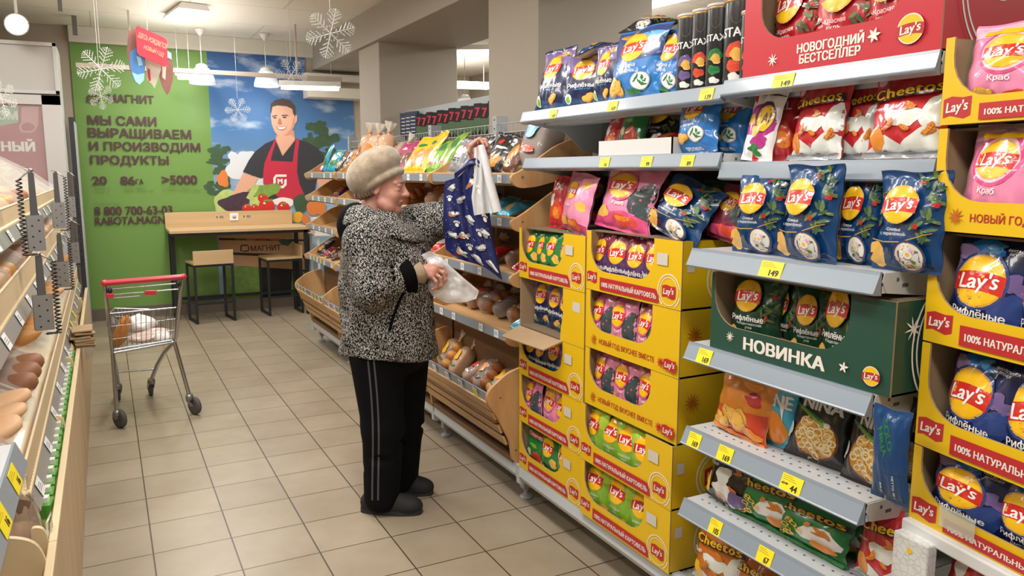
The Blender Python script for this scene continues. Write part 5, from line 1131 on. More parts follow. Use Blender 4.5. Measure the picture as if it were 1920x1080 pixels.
# ------------------------------------------------------------------ packed bread
def art_p(*spots):
    def f(A):
        for s_ in spots:
            if s_[0] == 't': A.text(*s_[1:3], s_[3], w=s_[4], n=s_[5])
            else: A.lump(*s_[1:5], s_[0], s_[5] if len(s_) > 5 else 1, .15)
    return f
KINDS_.update({'byellow': ('yellow', art_p(('chipd', .1, .5, .3, .3, 2), ('green', 0, .95, .22, .08, 4), ('cream', -.2, .3, .2, .1, 6))), 'blime': ('lgreen', art_p(('green', .2, .9, .2, .2, 3), ('cream', -.05, .5, .3, .22, 5), ('crab', .1, .3, .3, .05, 7))),
    'bpink': ('dpink', art_p(('brown', 0, .5, .36, .3, 3), ('lpink', .1, 1.0, .2, .06, 5))), 'bblack': ('black', art_p(('chipd', 0, .4, .3, .2, 2), ('bowl', .05, .85, .25, .05, 4), ('red', -.1, 1.05, .15, .08, 6))),
    'bblue': ('turq', art_p(('lblue', 0, .7, .36, .2, 3), ('chip', .1, .35, .2, .14, 5), ('bowl', -.1, 1.0, .2, .06, 2))), 'bteal': ('teal', art_p(('green', .1, .6, .3, .3, 3), ('bowl', -.2, .9, .2, .2, 5), ('yellow', .2, 1.1, .12, .12, 7))),
    'bred': ('berry', art_p(('white', 0, .5, .36, .22, 3), ('red', .1, .9, .3, .12, 5))), 'bsilver': ('gray', art_p(('bowl', 0, .9, .34, .22, 3), ('black', 0, .55, .3, .03, 5), ('black', 0, .46, .26, .03, 7), ('crab', .1, 1.05, .12, .06, 2))),
    'bdots': ('purple', art_p(*[('puff', -.35 + .14 * (i % 6), .15 + .2 * (i // 6) + .07 * (i % 2), .05, .06, i) for i in range(36)])), 'bbrown': ('brown', art_p(('chipd', 0, .6, .35, .4, 2), ('orange', -.2, .5, .12, .1, 4), ('bowl', .1, .25, .3, .04, 6)))})
CRUST = mat('bread_crust', '#9a5f2f', .6, vary=.25, scale=18, bump=.15, bscale=60); CRUST2 = mat('bread_crust_dark', '#5b3521', .6, vary=.25, scale=18, bump=.15, bscale=60); CRUST3 = mat('bread_crust_gold', '#cf8f45', .55, vary=.25, scale=14, bump=.12, bscale=50)
WRAP = film('clear_wrap', '#f2efe8', .74, .1)
def sup(u, v, a, b_, c, e=.55):
    def sg(x, p): return math.copysign(abs(x) ** p, x)
    th, la = 2 * PI * u, PI * (v - .5)
    return (a * sg(math.cos(la), e) * sg(math.cos(th), e), b_ * sg(math.cos(la), e) * sg(math.sin(th), e), c * sg(math.sin(la), e))
def loaf_mesh(m, w=.11, d=.09, h=.2, lumps=0):
    b = MB()
    if lumps:
        rr = random.Random(lumps)
        for k in range(6): b.blob(((k % 2 - .5) * w * .95, 0, -h / 2 + h * (.2 + .3 * (k // 2))), (w * .47, d * .5, h * .17), 0, 12, 8, .04, k)
    else: b.grid(lambda u, v: sup(u, v, w / 2, d / 2, h / 2), 24, 14, 0, True, closeu=True)
    return b.mesh('loaf', m)
def wrap_mesh(w=.12, d=.10, h=.21, knot='orange', seed=1, lab='yellow'):
    b = MB(); rr = random.Random(seed); ph = rr.uniform(0, 6)
    def fn(u, v):
        x, y, z_ = sup(u, v, w / 2, d / 2, h / 2, .6)
        q = 1 + .035 * math.sin(11 * PI * u + ph + 9 * v) + .03 * math.sin(23 * u + 14 * v)
        return (x * q, y * q, z_)
    b.grid(fn, 30, 16, 0, True, closeu=True)
    prof = [(.012, h / 2 - .012), (.010, h / 2 + .008), (.011, h / 2 + .014), (.03, h / 2 + .04), (.04, h / 2 + .062)]
    vs = []
    for i, (r, z_) in enumerate(prof):
        for k in range(16): a = 2 * PI * k / 16; q = r * (1 + (.35 * math.sin(5 * a + ph) if i > 2 else 0)); vs.append((q * math.cos(a) + .01 * (i > 2), q * math.sin(a) * .7, z_))
    b.add(vs, [(i * 16 + k, i * 16 + (k + 1) % 16, (i + 1) * 16 + (k + 1) % 16, (i + 1) * 16 + k) for i in range(4) for k in range(16)], 1, True)
    b.blob((0, 0, h / 2 + .01), (.015, .013, .008), 2, 10, 6)
    def fr(a, c): x = a / (w / 2); return (a * .94, -d / 2 * 1.07 * (1 - abs(x) ** 3) ** .4 - .002, c)
    for pts, m in ((lump(-.01, .02, w * .34, h * .16, seed, .12), 2), (lump(.0, -.05, w * .3, h * .05, seed + 3, .1), 3)):
        V, Fc = poly_tris(pts, .02); b.add([fr(a, c) for a, c in V], Fc, m)
    return b.mesh('wrapper', [WRAP, film('wrap_knot', '#efe7da', .4), ink(knot), ink(lab)])
LOAVES = {'gold': loaf_mesh(CRUST3), 'brown': loaf_mesh(CRUST), 'dark': loaf_mesh(CRUST2), 'buns': loaf_mesh(CRUST3, lumps=3), 'bunsb': loaf_mesh(CRUST, lumps=5)}
WRAPS = {'orange': wrap_mesh(knot='orange', lab='black', seed=1), 'blue': wrap_mesh(knot='lblue', lab='crab', seed=2), 'purple': wrap_mesh(knot='lilac', lab='white', seed=3), 'red': wrap_mesh(knot='crab', lab='white', seed=4), 'yellow': wrap_mesh(knot='yellow', lab='green', seed=5), 'green': wrap_mesh(knot='green', lab='yellow', seed=6)}
ORD = ['first', 'second', 'third', 'fourth', 'fifth', 'sixth', 'seventh']
TN = ['top tier', 'second tier', 'third tier', 'fourth tier', 'bottom bin']
CN = {'gold': 'golden loaf', 'brown': 'brown loaf', 'dark': 'dark loaf', 'buns': 'golden buns', 'bunsb': 'brown buns'}
PN = {'byellow': 'yellow pack', 'blime': 'lime green pack', 'bpink': 'dark pink pack', 'bblack': 'black pack', 'bblue': 'light blue pack', 'bteal': 'teal pack', 'bred': 'red and white pack', 'bsilver': 'silver grey pack', 'bdots': 'purple pack with orange dots', 'bbrown': 'brown pack'}
def fill(bay, tier, items, lean=38, size=1.0):
    """items, far end last: (kind, wrap or None, lean override)"""
    ya = 3.035 + .99 * bay + .03; yb = ya + .93; n = len(items)
    for i, it in enumerate(items):
        if not it: continue
        kd, wr = it[0], it[1]; sc = (it[2] if len(it) > 2 else 1.0) * size; ln = it[3] if len(it) > 3 else lean
        y = ya + (yb - ya) * (i + .5) / n
        if tier < 4: X = tierX(tier) + .05; z_ = TIERS[tier] + .03
        else: X = 1.53; z_ = .42
        rr = random.Random(bay * 100 + tier * 10 + i); yaw = rr.uniform(-14, 14)
        pos = f'{ORD[i]} from near end, {TN[tier]}, {BAYS[bay]} bread bay'
        if tier == 0: ln *= .72; sc *= 1.2
        if wr:
            t = thing('packed_bread', f'wrapped {CN[kd]}, {pos}', 'packed bread', (X + .055 * sc + .02, y, z_), R(-90 + yaw), 'packed bread on the wooden racks')
            rt = (R(-ln), R(rr.uniform(-8, 8)), 0); cz = .105 * sc * math.cos(R(ln)) + .045 * sc * math.sin(R(ln)); cy = .105 * sc * math.sin(R(ln))
            inst('loaf', LOAVES[kd], (0, cy, cz), rt, (sc, sc, sc), parent=t); inst('wrapper', WRAPS[wr], (0, cy, cz), rt, (sc, sc, sc), parent=t)
        else:
            inst('bread_pack', bag_mesh(kd, i % 2), (X + .03, y, z_ + .012), (R(-ln), R(rr.uniform(-9, 9)), R(-90 + yaw)), (.95 * sc, .9, .92 * sc), f'{PN[kd]}, {pos}', 'bread pack', 'printed bread packs on the wooden racks')
fill(0, 0, [('dark', 'blue', 1.25, 28), ('bbrown', None, .75, 45), ('bblack', None, .8, 40), ('bblack', None, .75, 30), ('bsilver', None, .85, 50), ('bsilver', None, .75, 40)])
fill(1, 0, [('blime', None, 1.05, 48), ('blime', None, .95, 52), ('byellow', None, 1.1, 48), ('byellow', None, 1.05, 52), ('bpink', None, .95, 55), ('bpink', None, .9, 50)])
fill(2, 0, [('brown', 'orange', .9, 50), ('gold', 'orange', 1.1, 15), ('gold', 'orange', 1.1, 12), ('gold', 'orange', 1.15, 8), ('buns', 'orange', .9, 35)])
fill(3, 0, [('buns', 'orange', .8, 45), ('bblack', None, .8, 55), ('bteal', None, .8, 40), ('bteal', None, .9, 25), ('bpink', None, .6, 70)])
fill(0, 1, [None, ('bblue', None, .85, 72), ('bblue', None, .8, 68), ('bblack', None, .8, 60), ('bblue', None, .7, 55)])
fill(1, 1, [('dark', 'purple', .8, 60), ('brown', 'red', .8, 60), None, ('bunsb', 'red', .8, 60)])
fill(2, 1, [('bunsb', 'yellow', .8, 60), None, ('dark', 'red', .8, 60), ('bdots', None, .8, 60)])
fill(3, 1, [('bdots', None, .8, 65), ('bdots', None, .8, 60), None, None])
fill(0, 2, [('bred', None, .8, 65), ('brown', 'red', .75, 70), ('bred', None, .75, 65), ('gold', 'red', .8, 65), ('bred', None, .8, 70)])
fill(1, 2, [('bred', None, .8, 65), ('bunsb', 'orange', .8, 65), ('bred', None, .8, 62)])
fill(2, 2, [('buns', 'orange', .75, 65), None, ('brown', 'purple', .75, 65)])
fill(0, 3, [('bblue', None, .8, 70), ('bunsb', 'green', .85, 72), ('dark', 'purple', .85, 72), ('bunsb', 'purple', .85, 70), ('brown', 'red', .8, 70), ('bunsb', 'red', .8, 70)])
fill(1, 3, [('brown', 'red', .8, 65), ('bunsb', 'orange', .8, 65), ('dark', 'purple', .8, 65)])
fill(2, 3, [('dark', 'green', .8, 65), ('bunsb', 'orange', .8, 65), ('brown', 'red', .8, 65)])
fill(3, 3, [('brown', 'orange', .85, 55), ('bunsb', 'yellow', .85, 55), ('bblack', None, .8, 55), ('bpink', None, .6, 60), ('bblack', None, .8, 50)])
fill(0, 4, [('bunsb', 'purple', .85, 60), ('buns', 'yellow', .85, 55), ('bunsb', 'orange', .85, 45), ('brown', 'red', .8, 60), ('gold', 'yellow', .85, 40), ('buns', 'yellow', .9, 35)])
fill(1, 4, [('buns', 'red', .8, 50), ('gold', 'yellow', .8, 50), ('bunsb', 'red', .8, 50)])
fill(2, 4, [('bred', None, .7, 60), ('gold', 'red', .8, 50), ('buns', 'orange', .8, 50)])
fill(3, 4, [('buns', 'orange', .75, 60), None, ('bteal', None, .6, 75), None])
# white tags on the bread rack strips
TAGB = MB(); TAGB.box(-.022, -.001, -.018, .022, 0, .018, 0)
for k in range(3): TAGB.box(-.016, -.0014, .006 - k * .006, .008 + .004 * k, -.001, .0085 - k * .006, 1)
TAGB = TAGB.mesh('price_tag', [TAGW, mat('tag_print_grey', '#8d8f90', .5)])
TAGB2 = TAGB.copy(); TAGB2.materials[0] = TAGY
for bay in range(4):
    for tier in range(5):
        X, z_ = ((tierX(tier) - .0045, TIERS[tier] + .022) if tier < 4 else (1.4645, .522))
        n = 5 if tier >= 3 else 4
        if bay == 3 and tier >= 3: n = 7
        for i in range(n):
            if (i * 3 + tier + bay) % 7 == 2: continue
            yel = (bay == 3 and tier >= 3 and i % 2) or (bay == 0 and tier == 4 and i == 0)
            y = 3.11 + .99 * bay + .83 * (i + .4) / n
            inst('price_tag', TAGB2 if yel else TAGB, (X - (0 if tier < 4 else .004), y, z_), (R(0 if tier < 4 else 14), 0, R(-90)), (1, 1, 1), f'small {"yellow" if yel else "white"} price tag, {ORD[i]} along the {TN[tier]} strip, {BAYS[bay]} bread bay', 'price tag', 'price tags on the bread racks')
# hanging packs beyond the gondola
b = MB()
rail = MB(); rail.box(2.40, 4.75, 1.80, 2.43, 6.7, 1.83); rail.box(2.40, 4.75, 0, 2.44, 4.80, 2.06); rail.box(2.40, 6.6, 0, 2.44, 6.65, 2.06); rail.box(2.42, 4.75, 1.7, 2.43, 6.65, 2.05)
tag(rail.build('display_rack', GREYMETAL), 'grey rack behind the bread gondola with hanging packs', 'rack')
pk = MB(); pk.prism(rounded([(-.035, 0), (.035, 0), (.035, -.17), (.0, -.23), (-.035, -.17)], .008), lambda a, c, s_: (a, s_, c), .018, 0)
put_poly(pk, [(-.033, -.10), (.033, -.10), (.033, -.165), (0, -.215), (-.033, -.165)], lambda a, c: (a, -.001, c), 1); put_text(pk, '7', lambda a, c: (a, -.0015, c), 0, -.06, h=.06, m=2, bold=.05)
pk = pk.mesh('hanging_pack', [ink('black'), mat('pack_green_grey', '#4f6b4c', .4), mat('pack_seven', '#c02a4a', .4)])
pk2 = MB(); pk2.box(-.05, 0, -.2, .05, .02, 0, 0)
for r_ in range(5): pk2.box(-.035, -.001, -.05 - .03 * r_, .02, 0, -.043 - .03 * r_, 1)
pk2 = pk2.mesh('hanging_pack', [ink('navy'), ink('bowl')])
for i in range(13):
    y = 4.85 + i * .115
    o = inst('hanging_pack', pk, (2.37, y, 2.0 - .01 * (i % 2)), (0, 0, R(-90 + 25)), (1, 1, 1), None, 'hanging pack', 'black and green packs hanging behind the bread')
    o['label'] = f'black and green hanging pack with a red 7, {["nearest", "second", "third", "fourth", "fifth", "sixth", "seventh", "eighth", "ninth", "tenth", "eleventh", "twelfth", "thirteenth"][i]} from the front column'
for i, y in enumerate((6.36, 6.48, 6.60)): inst('hanging_pack', pk2, (2.37, y, 2.03), (0, 0, R(-70)), (1, 1, 1), 'dark blue hanging pack with white print, ' + ['nearest', 'middle', 'farthest'][i] + ' of three beside the green ones', 'hanging pack', 'dark blue packs hanging behind the bread')
CNT = ['first', 'second', 'third', 'fourth', 'fifth', 'sixth', 'seventh', 'eighth', 'ninth', 'tenth', 'eleventh', 'twelfth', 'thirteenth', 'fourteenth', 'fifteenth', 'sixteenth', 'seventeenth', 'eighteenth', 'nineteenth', 'twentieth', 'twenty-first', 'twenty-second', 'twenty-third', 'twenty-fourth', 'twenty-fifth', 'twenty-sixth']
# ================================================================== LEFT SIDE: bakery stand with loose bread
LWOOD = wood('stand_wood', '#c9b08a', '#b99d75', 1.4, axis=2, ring=7); LWOODE = mat('stand_wood_edge', '#d8c39c', .5)
WIRE = mat('basket_wire', '#d3bf9c', .5); ACRYL = film('acrylic', '#f4f6f4', .80, .05); GREYSTRIP = mat('grey_strip', '#8f8c87', .4, coat=.2)
st_ = thing('bakery_stand', 'long light wooden bakery stand with loose bread along the left side of the aisle', 'bakery stand', (0, 0, 0))
ye = [1.25, 2.25, 3.3, 4.35, 5.4, 6.45, 7.3]
for k in range(6):
    b = MB(); b.box(-.195, ye[k] + .002, .0, -.172, ye[k + 1] - .002, .56); b.build('base_panel', LWOOD, st_, bev=.002)
    b = MB(); b.box(-.190, ye[k] + .001, .56, -.17, ye[k + 1] - .001, .575); b.build('edge_board', LWOODE, st_, bev=.003)
    b = MB()
    for xx in (-.30,): pass
    b.prism(rounded([(-.190, .50), (-.190, .59), (-.20, .615), (-.226, .62), (-.226, .50)], .012), lambda a, c, s_: (a, ye[k] + s_, c), .016); b.build('divider', LWOODE, st_)
b = MB(); b.box(-1.1, 1.25, .0, -.196, 7.3, .495); b.build('body', LWOOD, st_)
b = MB(); b.box(-1.12, 1.25, .52, -1.08, 7.3, 1.75); b.build('back_panel', LWOOD, st_)
# three tiers: front edge x, strip z, wire height, back
LT = [(-.228, .60, .085, -.95, .93), (-.275, 1.035, .085, -.97, 1.25), (-.315, 1.275, .06, -.9, 1.45)]
for k, (X, zs, wh, xb, zb_) in enumerate(LT):
    ys = (2.42, 2.3, 2.3)[k]
    f = MB(); f.add([(X - .01, ys, zs + .03), (xb, ys, zb_ - .03), (xb, 7.28, zb_ - .03), (X - .01, 7.28, zs + .03), (X - .01, ys, zs + .045), (xb, ys, zb_ - .015), (xb, 7.28, zb_ - .015), (X - .01, 7.28, zs + .045)], [(0, 3, 2, 1), (4, 5, 6, 7), (0, 1, 5, 4), (1, 2, 6, 5), (2, 3, 7, 6), (3, 0, 4, 7)]); f.build('tray_floor', LWOODE, st_)
    f = MB(); f.bar((X, ys, zs + .02), (X, 7.28, zs + .02), .006, .055, 0, up=(-.45, 0, 1)); f.build('tag_strip', GREYSTRIP, st_)
    f = MB(); f.box(X - .018, ys, zs + .045, X - .006, 7.28, zs + .052); f.build('front_lip', LWOODE, st_)
    w = MB(); w.tube([(X - .012, ys, zs + .06 + wh), (X - .012, 7.28, zs + .06 + wh)], .005, 6); w.tube([(X - .014, ys, zs + .065 + wh * .45), (X - .014, 7.28, zs + .065 + wh * .45)], .0025, 4)
    for q in range(170): w.tube([(X - .012, ys + .01 + q * .0286, zs + .06), (X - .012, ys + .01 + q * .0286, zs + .06 + wh)], .0034, 4, cap=False)
    w.build('wire_rail', WIRE, st_)
    n = 9
    for q in range(n):
        y = 2.46 + q * .6
        d = MB(); zz = zs + .06; d.prism([(X - .02, zz), (X - .02, zz + wh + .01), (X - .18, zz + .20), (xb + .2, zb_ + .20), (xb, zb_ + .2), (xb, zb_)], lambda a, c, s_: (a, y + s_, c), .004, 0)
        dv = d.build('clear_divider', ACRYL, st_)
    if k < 2:
        for q in range(n - 1):
            y = 2.46 + q * .6; zz = zs + .06
            d = MB(); d.add([(X - .03, y + .03, zz + wh + .01), (X - .40, y + .03, zz + .30), (X - .40, y + .57, zz + .30), (X - .03, y + .57, zz + wh + .01)], [(0, 1, 2, 3)], 0)
            for e in (.03, .565): d.bar((X - .03, y + e, zz + wh + .012), (X - .40, y + e, zz + .302), .012, .004, 0)
            ld = d.build('clear_lid', ACRYL, st_)
    else:
        for q in range(n - 1):
            y = 2.46 + q * .6; d = MB(); d.add([(X - .03, y + .01, zs + .12), (X - .22, y + .01, zs + .29), (X - .22, y + .59, zs + .29), (X - .03, y + .59, zs + .12)], [(0, 1, 2, 3)], 0)
            d.bar((X - .22, y + .01, zs + .29), (X - .22, y + .59, zs + .29), .01, .005, 0); d.build('clear_lid', ACRYL, st_)
# bread
BUN = MB(); BUN.blob((0, 0, .032), (.055, .05, .036), 0, 16, 10, .03, 1); BUN = BUN.mesh('bun', mat('bun_crust', '#c99049', .5, vary=.25, scale=14))
BAG_ = MB()
BAG_.tube([(-.2 + .4 * k / 12, 0, .032 + .002 * math.sin(k)) for k in range(13)], [max(.004, .036 * (1 - abs(k / 6 - 1) ** 3.2) ** .5) for k in range(13)], 14, 0)
for k in range(6): BAG_.add([(-.14 + .05 * k, -.014, .066), (-.125 + .05 * k, .012, .0685), (-.115 + .05 * k, .014, .067), (-.13 + .05 * k, -.012, .066)], [(0, 3, 2, 1)], 1)
BAG_ = BAG_.mesh('baguette', [mat('baguette_crust', '#bf8546', .5, vary=.25, scale=16), mat('bread_cut', '#e4cfa2', .7)])
FLAT = MB(); FLAT.grid(lambda u, v: sup(u, v, .17, .085, .028, .7), 28, 12, 0, True, closeu=True); FLAT = FLAT.mesh('flatbread', mat('flatbread_crust', '#d3a980', .6, vary=.2, scale=11))
DARKL = MB(); DARKL.grid(lambda u, v: sup(u, v, .15, .08, .045, .75), 24, 12, 0, True, closeu=True); DARKL = DARKL.mesh('loaf', mat('rye_crust', '#8b5a3a', .6, vary=.25, scale=12))
SECT = ['nearest', 'second', 'third', 'fourth', 'fifth', 'sixth', 'seventh', 'eighth']
TL = ['lowest tier', 'middle tier', 'upper tier']
def loose(k, q, me, nm, cat, cols, rows, yaw=0, z0=.0, sc=1.0, desc=''):
    X, zs, wh, xb, zb_ = LT[k]
    for i in range(cols):
        for j in range(rows):
            rr = random.Random(k * 991 + q * 37 + i * 7 + j)
            y = 2.47 + q * .6 + .06 + .50 * (i + .5) / cols; x = X - {'bun': .09, 'baguette': .225, 'flatbread': .19, 'rye_loaf': .17}[nm] - (.11 if nm == 'bun' else .19) * j
            zf = zs + .05 + (zb_ - zs - .06) * (X - x) / (X - xb)
            nth = ORD[min(6, i * rows + j)]
            inst(nm, me, (x, y, zf + z0 + (.03 if k == 0 else .01)), (R(rr.uniform(-4, 4)), R(-18), R(yaw + rr.uniform(-9, 9))), (sc, sc, sc), f'{desc} {nm.replace("_", " ")}, {nth} in the {SECT[q]} clear bin of the {TL[k]}', cat, f'loose bread of the {TL[k]}')
loose(0, 0, FLAT, 'flatbread', 'bread', 3, 2, 4, desc='pale'); loose(0, 1, DARKL, 'rye_loaf', 'bread', 3, 2, 8, desc='reddish brown'); loose(0, 2, BAG_, 'baguette', 'bread', 4, 1, 4, sc=1.0, desc='golden'); loose(0, 3, FLAT, 'flatbread', 'bread', 3, 2, 4, desc='pale')
loose(0, 4, BAG_, 'baguette', 'bread', 4, 1, 5, desc='golden'); loose(0, 5, FLAT, 'flatbread', 'bread', 3, 2, 4, desc='pale')
loose(0, 6, FLAT, 'flatbread', 'bread', 3, 2, 4, desc='pale'); loose(0, 7, BAG_, 'baguette', 'bread', 4, 1, 5, desc='golden')
loose(1, 6, BUN, 'bun', 'bread', 3, 2, 0, desc='golden'); loose(1, 0, BUN, 'bun', 'bread', 3, 2, 0, desc='golden'); loose(1, 1, BUN, 'bun', 'bread', 3, 2, 0, desc='golden'); loose(1, 2, DARKL, 'rye_loaf', 'bread', 3, 1, 10, desc='brown'); loose(1, 3, BUN, 'bun', 'bread', 3, 2, 0, desc='golden'); loose(1, 4, FLAT, 'flatbread', 'bread', 2, 2, 0, desc='pale'); loose(1, 5, BUN, 'bun', 'bread', 3, 2, 0, desc='golden')
loose(2, 1, BUN, 'bun', 'bread', 3, 2, 0, desc='golden'); loose(2, 2, BUN, 'bun', 'bread', 3, 2, 0, sc=1.1, desc='golden'); loose(2, 3, DARKL, 'rye_loaf', 'bread', 2, 1, 0, desc='brown'); loose(2, 4, BUN, 'bun', 'bread', 3, 2, 0, desc='golden'); loose(2, 5, BUN, 'bun', 'bread', 3, 1, 0, sc=.9, desc='pale')
# tags on the strips
for k, (X, zs, wh, xb, zb_) in enumerate(LT):
    n = 12
    for i in range(n):
        y = 2.55 + i * .39
        yel = k == 0 and i in (7, 8)
        inst('price_tag', TAGB2 if yel else TAGB, (X + .006, y, zs + .022), (R(-24), 0, R(90)), (1.7, 1, 1.25), f'{"yellow" if yel else "white"} price tag, {CNT[i]} from the camera on the {TL[k]} strip of the bakery stand', 'price tag', 'price tags on the bakery stand')
# green packets with white caps in the trough
gp = MB(); gp.box(-.03, -.02, 0, .03, .02, .085, 0); gp.box(-.012, -.012, .085, .012, .012, .10, 1); gp.box(-.031, -.0205, .02, .031, .0205, .045, 2)
gp = gp.mesh('green_packet', [mat('packet_green', '#4f9436', .4, vary=.25, scale=30), ink('bowl'), mat('packet_pale', '#b6c76a', .4)])
for i in range(26):
    inst('green_packet', gp, (-.212, 2.52 + i * .085 + .0, .497), (0, 0, R(90 + (i * 37 % 11) - 5)), (1.15, .9, 1.02), f'green packet with white cap in the wooden trough, {CNT[i]} from the near end', 'packet', 'green packets in the trough of the bakery stand')
# clear pack with an emblem in the nearest scoop
t = thing('clear_pack', 'clear crackling pack with a white emblem in the nearest wooden scoop', 'pack', (-.262, 2.33, .50), R(80))
b = MB(); b.grid(lambda u, v: (.10 * math.cos(2 * PI * u) * (1 - .3 * v) * (1 + .06 * math.sin(9 * u * 6.28)), .075 * math.sin(2 * PI * u) * (1 - .5 * v), .16 * v + .01 * math.sin(11 * u * 6.28) * v), 40, 8, 0, True, closeu=True); b.build('wrap', film('brown_film', '#b09a86', .45, .15), t)
b = MB(); b.blob((0, 0, .05), (.08, .055, .055), 0, 16, 8, .05); b.build('contents', mat('contents_brown', '#8d6c4c', .7, vary=.3, scale=20), t)
b = MB(); fr = lambda a, c: (a, -.082 + abs(a) * .3, c)
for pts in ([(-.03, .07), (-.03, .11), (-.02, .12), (.03, .12), (.03, .11), (-.018, .11), (-.02, .07)], [(-.025, .06), (.02, .06), (.03, .07), (.03, .10), (.02, .095), (.02, .075), (.015, .07), (-.025, .07)]): put_poly(b, pts, fr, 0)
put_text(b, 'M', fr, 0, .09, h=.024, m=0, bold=.05); b.build('emblem', ink('bowl'), t)
b = MB(); b.prism(rounded([(-.185, .50), (-.185, .57), (-.205, .63), (-.26, .655), (-.33, .655), (-.33, .50)], .04), lambda a, c, s_: (a, 2.13 + s_, c), .016); b.build('divider', LWOODE, st_)
# coil tongs hanging from the rails
PLATE = mat('steel_plate', '#9d9b98', .35, metal=.6); STEEL = mat('steel_blade', '#8f8d8b', .22, metal=.9); CORD = mat('black_cord', '#1a1a1b', .5)
def tongs(x0, x1, yt, yb, ytop, label, side, X):
    c = at((x0 + x1) / 2, (yt + yb) / 2, x=X); w = abs((at(x0, yb, x=X) - at(x1, yb, x=X)).y) * 0 + (x1 - x0) / F_PX * (c - CAM).dot(FWD); h = (yb - yt) / F_PX * (c - CAM).dot(FWD); tp = (yt - ytop) / F_PX * (c - CAM).dot(FWD)
    t = thing('bread_tongs', label, 'tongs', tuple(c), R(10), 'tongs hanging on coiled cords at the bakery stand')
    b = MB(); b.box(-w / 2, -.001, -h / 2, w / 2, .001, h / 2, 0); b.box(-w / 2, .02, -h / 2, w / 2, .022, h / 2, 0)
    for i in range(6): 
        hx, hz = (-.2 if i % 2 else .2) * w, h * (.36 - .15 * i); b.add([(hx + .0035 * math.cos(a), -.0016, hz + .0035 * math.sin(a)) for a in np.linspace(0, 6.28, 9)[:-1]], [tuple(range(8))], 1)
    b.build('plate', [PLATE, CORD], t)
    for s in (0, .02):
        b = MB(); b.prism([(-.22 * w, h / 2 - .02), (.22 * w, h / 2 - .02), (.16 * w, h / 2 + tp), (-.14 * w, h / 2 + tp)], lambda a, q, s_: (a, s + s_, q), .0015); b.build('blade', STEEL, t)
    cx = side * (w / 2 + .012); pts = []
    n = 150; top = h / 2 + tp * .85; bot = -h / 2 - .012
    for i in range(n):
        f = i / n; a = f * 2 * PI * 22
        zz = top + (bot - top) * min(1, f / .85); xx = cx - side * max(0, (f - .85) / .15) * (w * .6)
        pts.append((xx + .0085 * math.cos(a), .0085 * math.sin(a), zz))
    b = MB(); b.tube(pts, .0028, 5); b.build('coil_cord', CORD, t)
    b = MB(); b.tube([(cx, 0, top), (0, 0, h / 2 + tp + .01), (-.02, .0, h / 2 + tp + .012)], .003, 6); b.blob((0, 0, h / 2 + tp + .008), .008, 0, 8, 6); b.build('hook', STEEL, t)
for a in ((54, 82, 404, 471, 325, 'nearest bread tongs with a perforated plate, cord looping on the left', -1, -.22), (100, 121, 380, 428, 325, 'second bread tongs, cord on the right, above the middle of the stand', 1, -.23), (127, 141, 369, 407, 325, 'farthest bread tongs beside the dark door edge at the end of the stand', 1, -.23), (66, 98, 553, 620, 480, 'lower bread tongs hanging over the golden loaves, nearest the camera', 1, -.21), (106, 128, 491, 539, 440, 'bread tongs hanging lower in the middle of the stand, cord on the right', 1, -.22), (130, 148, 455, 493, 416, 'lower bread tongs at the far end of the stand', 1, -.22)): tongs(*a)
# things lying on the edge board
t = thing('paper_bag_stack', 'stack of folded brown paper bags on the edge of the bakery stand', 'paper bags', (-.165, at(158, 700, x=-.165).y, .575), R(5))
rr = random.Random(5)
for k in range(9):
    b = MB(); b.box(-.05, -.10, .0, .05, .10, .009); o = b.build('paper_bag', mat('paper_brown', '#a78d6c', .8, vary=.1), t, bev=.002); o.location = (rr.uniform(-.006, .01), rr.uniform(-.01, .01), k * .0105); o.rotation_euler = (rr.uniform(-.04, .04), rr.uniform(-.06, .06), rr.uniform(-.12, .12))
p = at(160, 645, x=-.17)
t = thing('plastic_bag_roll', 'white plastic bag hanging loose from the edge of the bakery stand', 'plastic bag', (-.17, p.y, p.z), R(90))
b = MB(); b.grid(lambda u, v: (-.06 + .13 * v + .02 * math.sin(u * 9 + v * 4), .02 * math.sin(6.28 * u) * (1 + v), .05 - .12 * v + .03 * math.cos(6.28 * u) * (1 + .5 * v)), 24, 10, 0, True, closeu=True); b.build('bag_film', film('white_film', '#eef0f2', .35, .2), t)
b = MB(); b.tube([(-.07, 0, .06), (.0, 0, .06)], .022, 14); b.build('roll', mat('roll_white', '#dcdddd', .4), t)
# pale blue-grey shelf end with two yellow tags, lower left corner
nz = .93
t = thing('near_shelf', 'pale blue-grey shelf end with yellow tags at the lower left corner', 'shelf', (0, 0, 0))
b = MB(); b.box(-.75, 1.1, .845, -.236, 2.18, .87); b.build('plate', SHELFTOP, t)
b = MB(); b.prism([(-.240, .872), (-.234, .872), (-.212, .812), (-.218, .806), (-.240, .845)], lambda a, c, s_: (a, 1.1 + s_, c), 1.09); b.build('price_rail', PRICERAIL, t)
for k, (a, c, lab) in enumerate(((27, 893, 'yellow price tag on the pale shelf end, farther of the two at the lower left'), (8, 1000, 'yellow price tag on the pale shelf end, nearer of the two at the lower left'))):
    pp = at(a, c, x=-.222); inst('price_tag', _tag_cache[('16', False, False)], (-.2215, pp.y, .842), (R(-20), 0, R(90)), (1.3, 1, 1.2), lab, 'price tag')
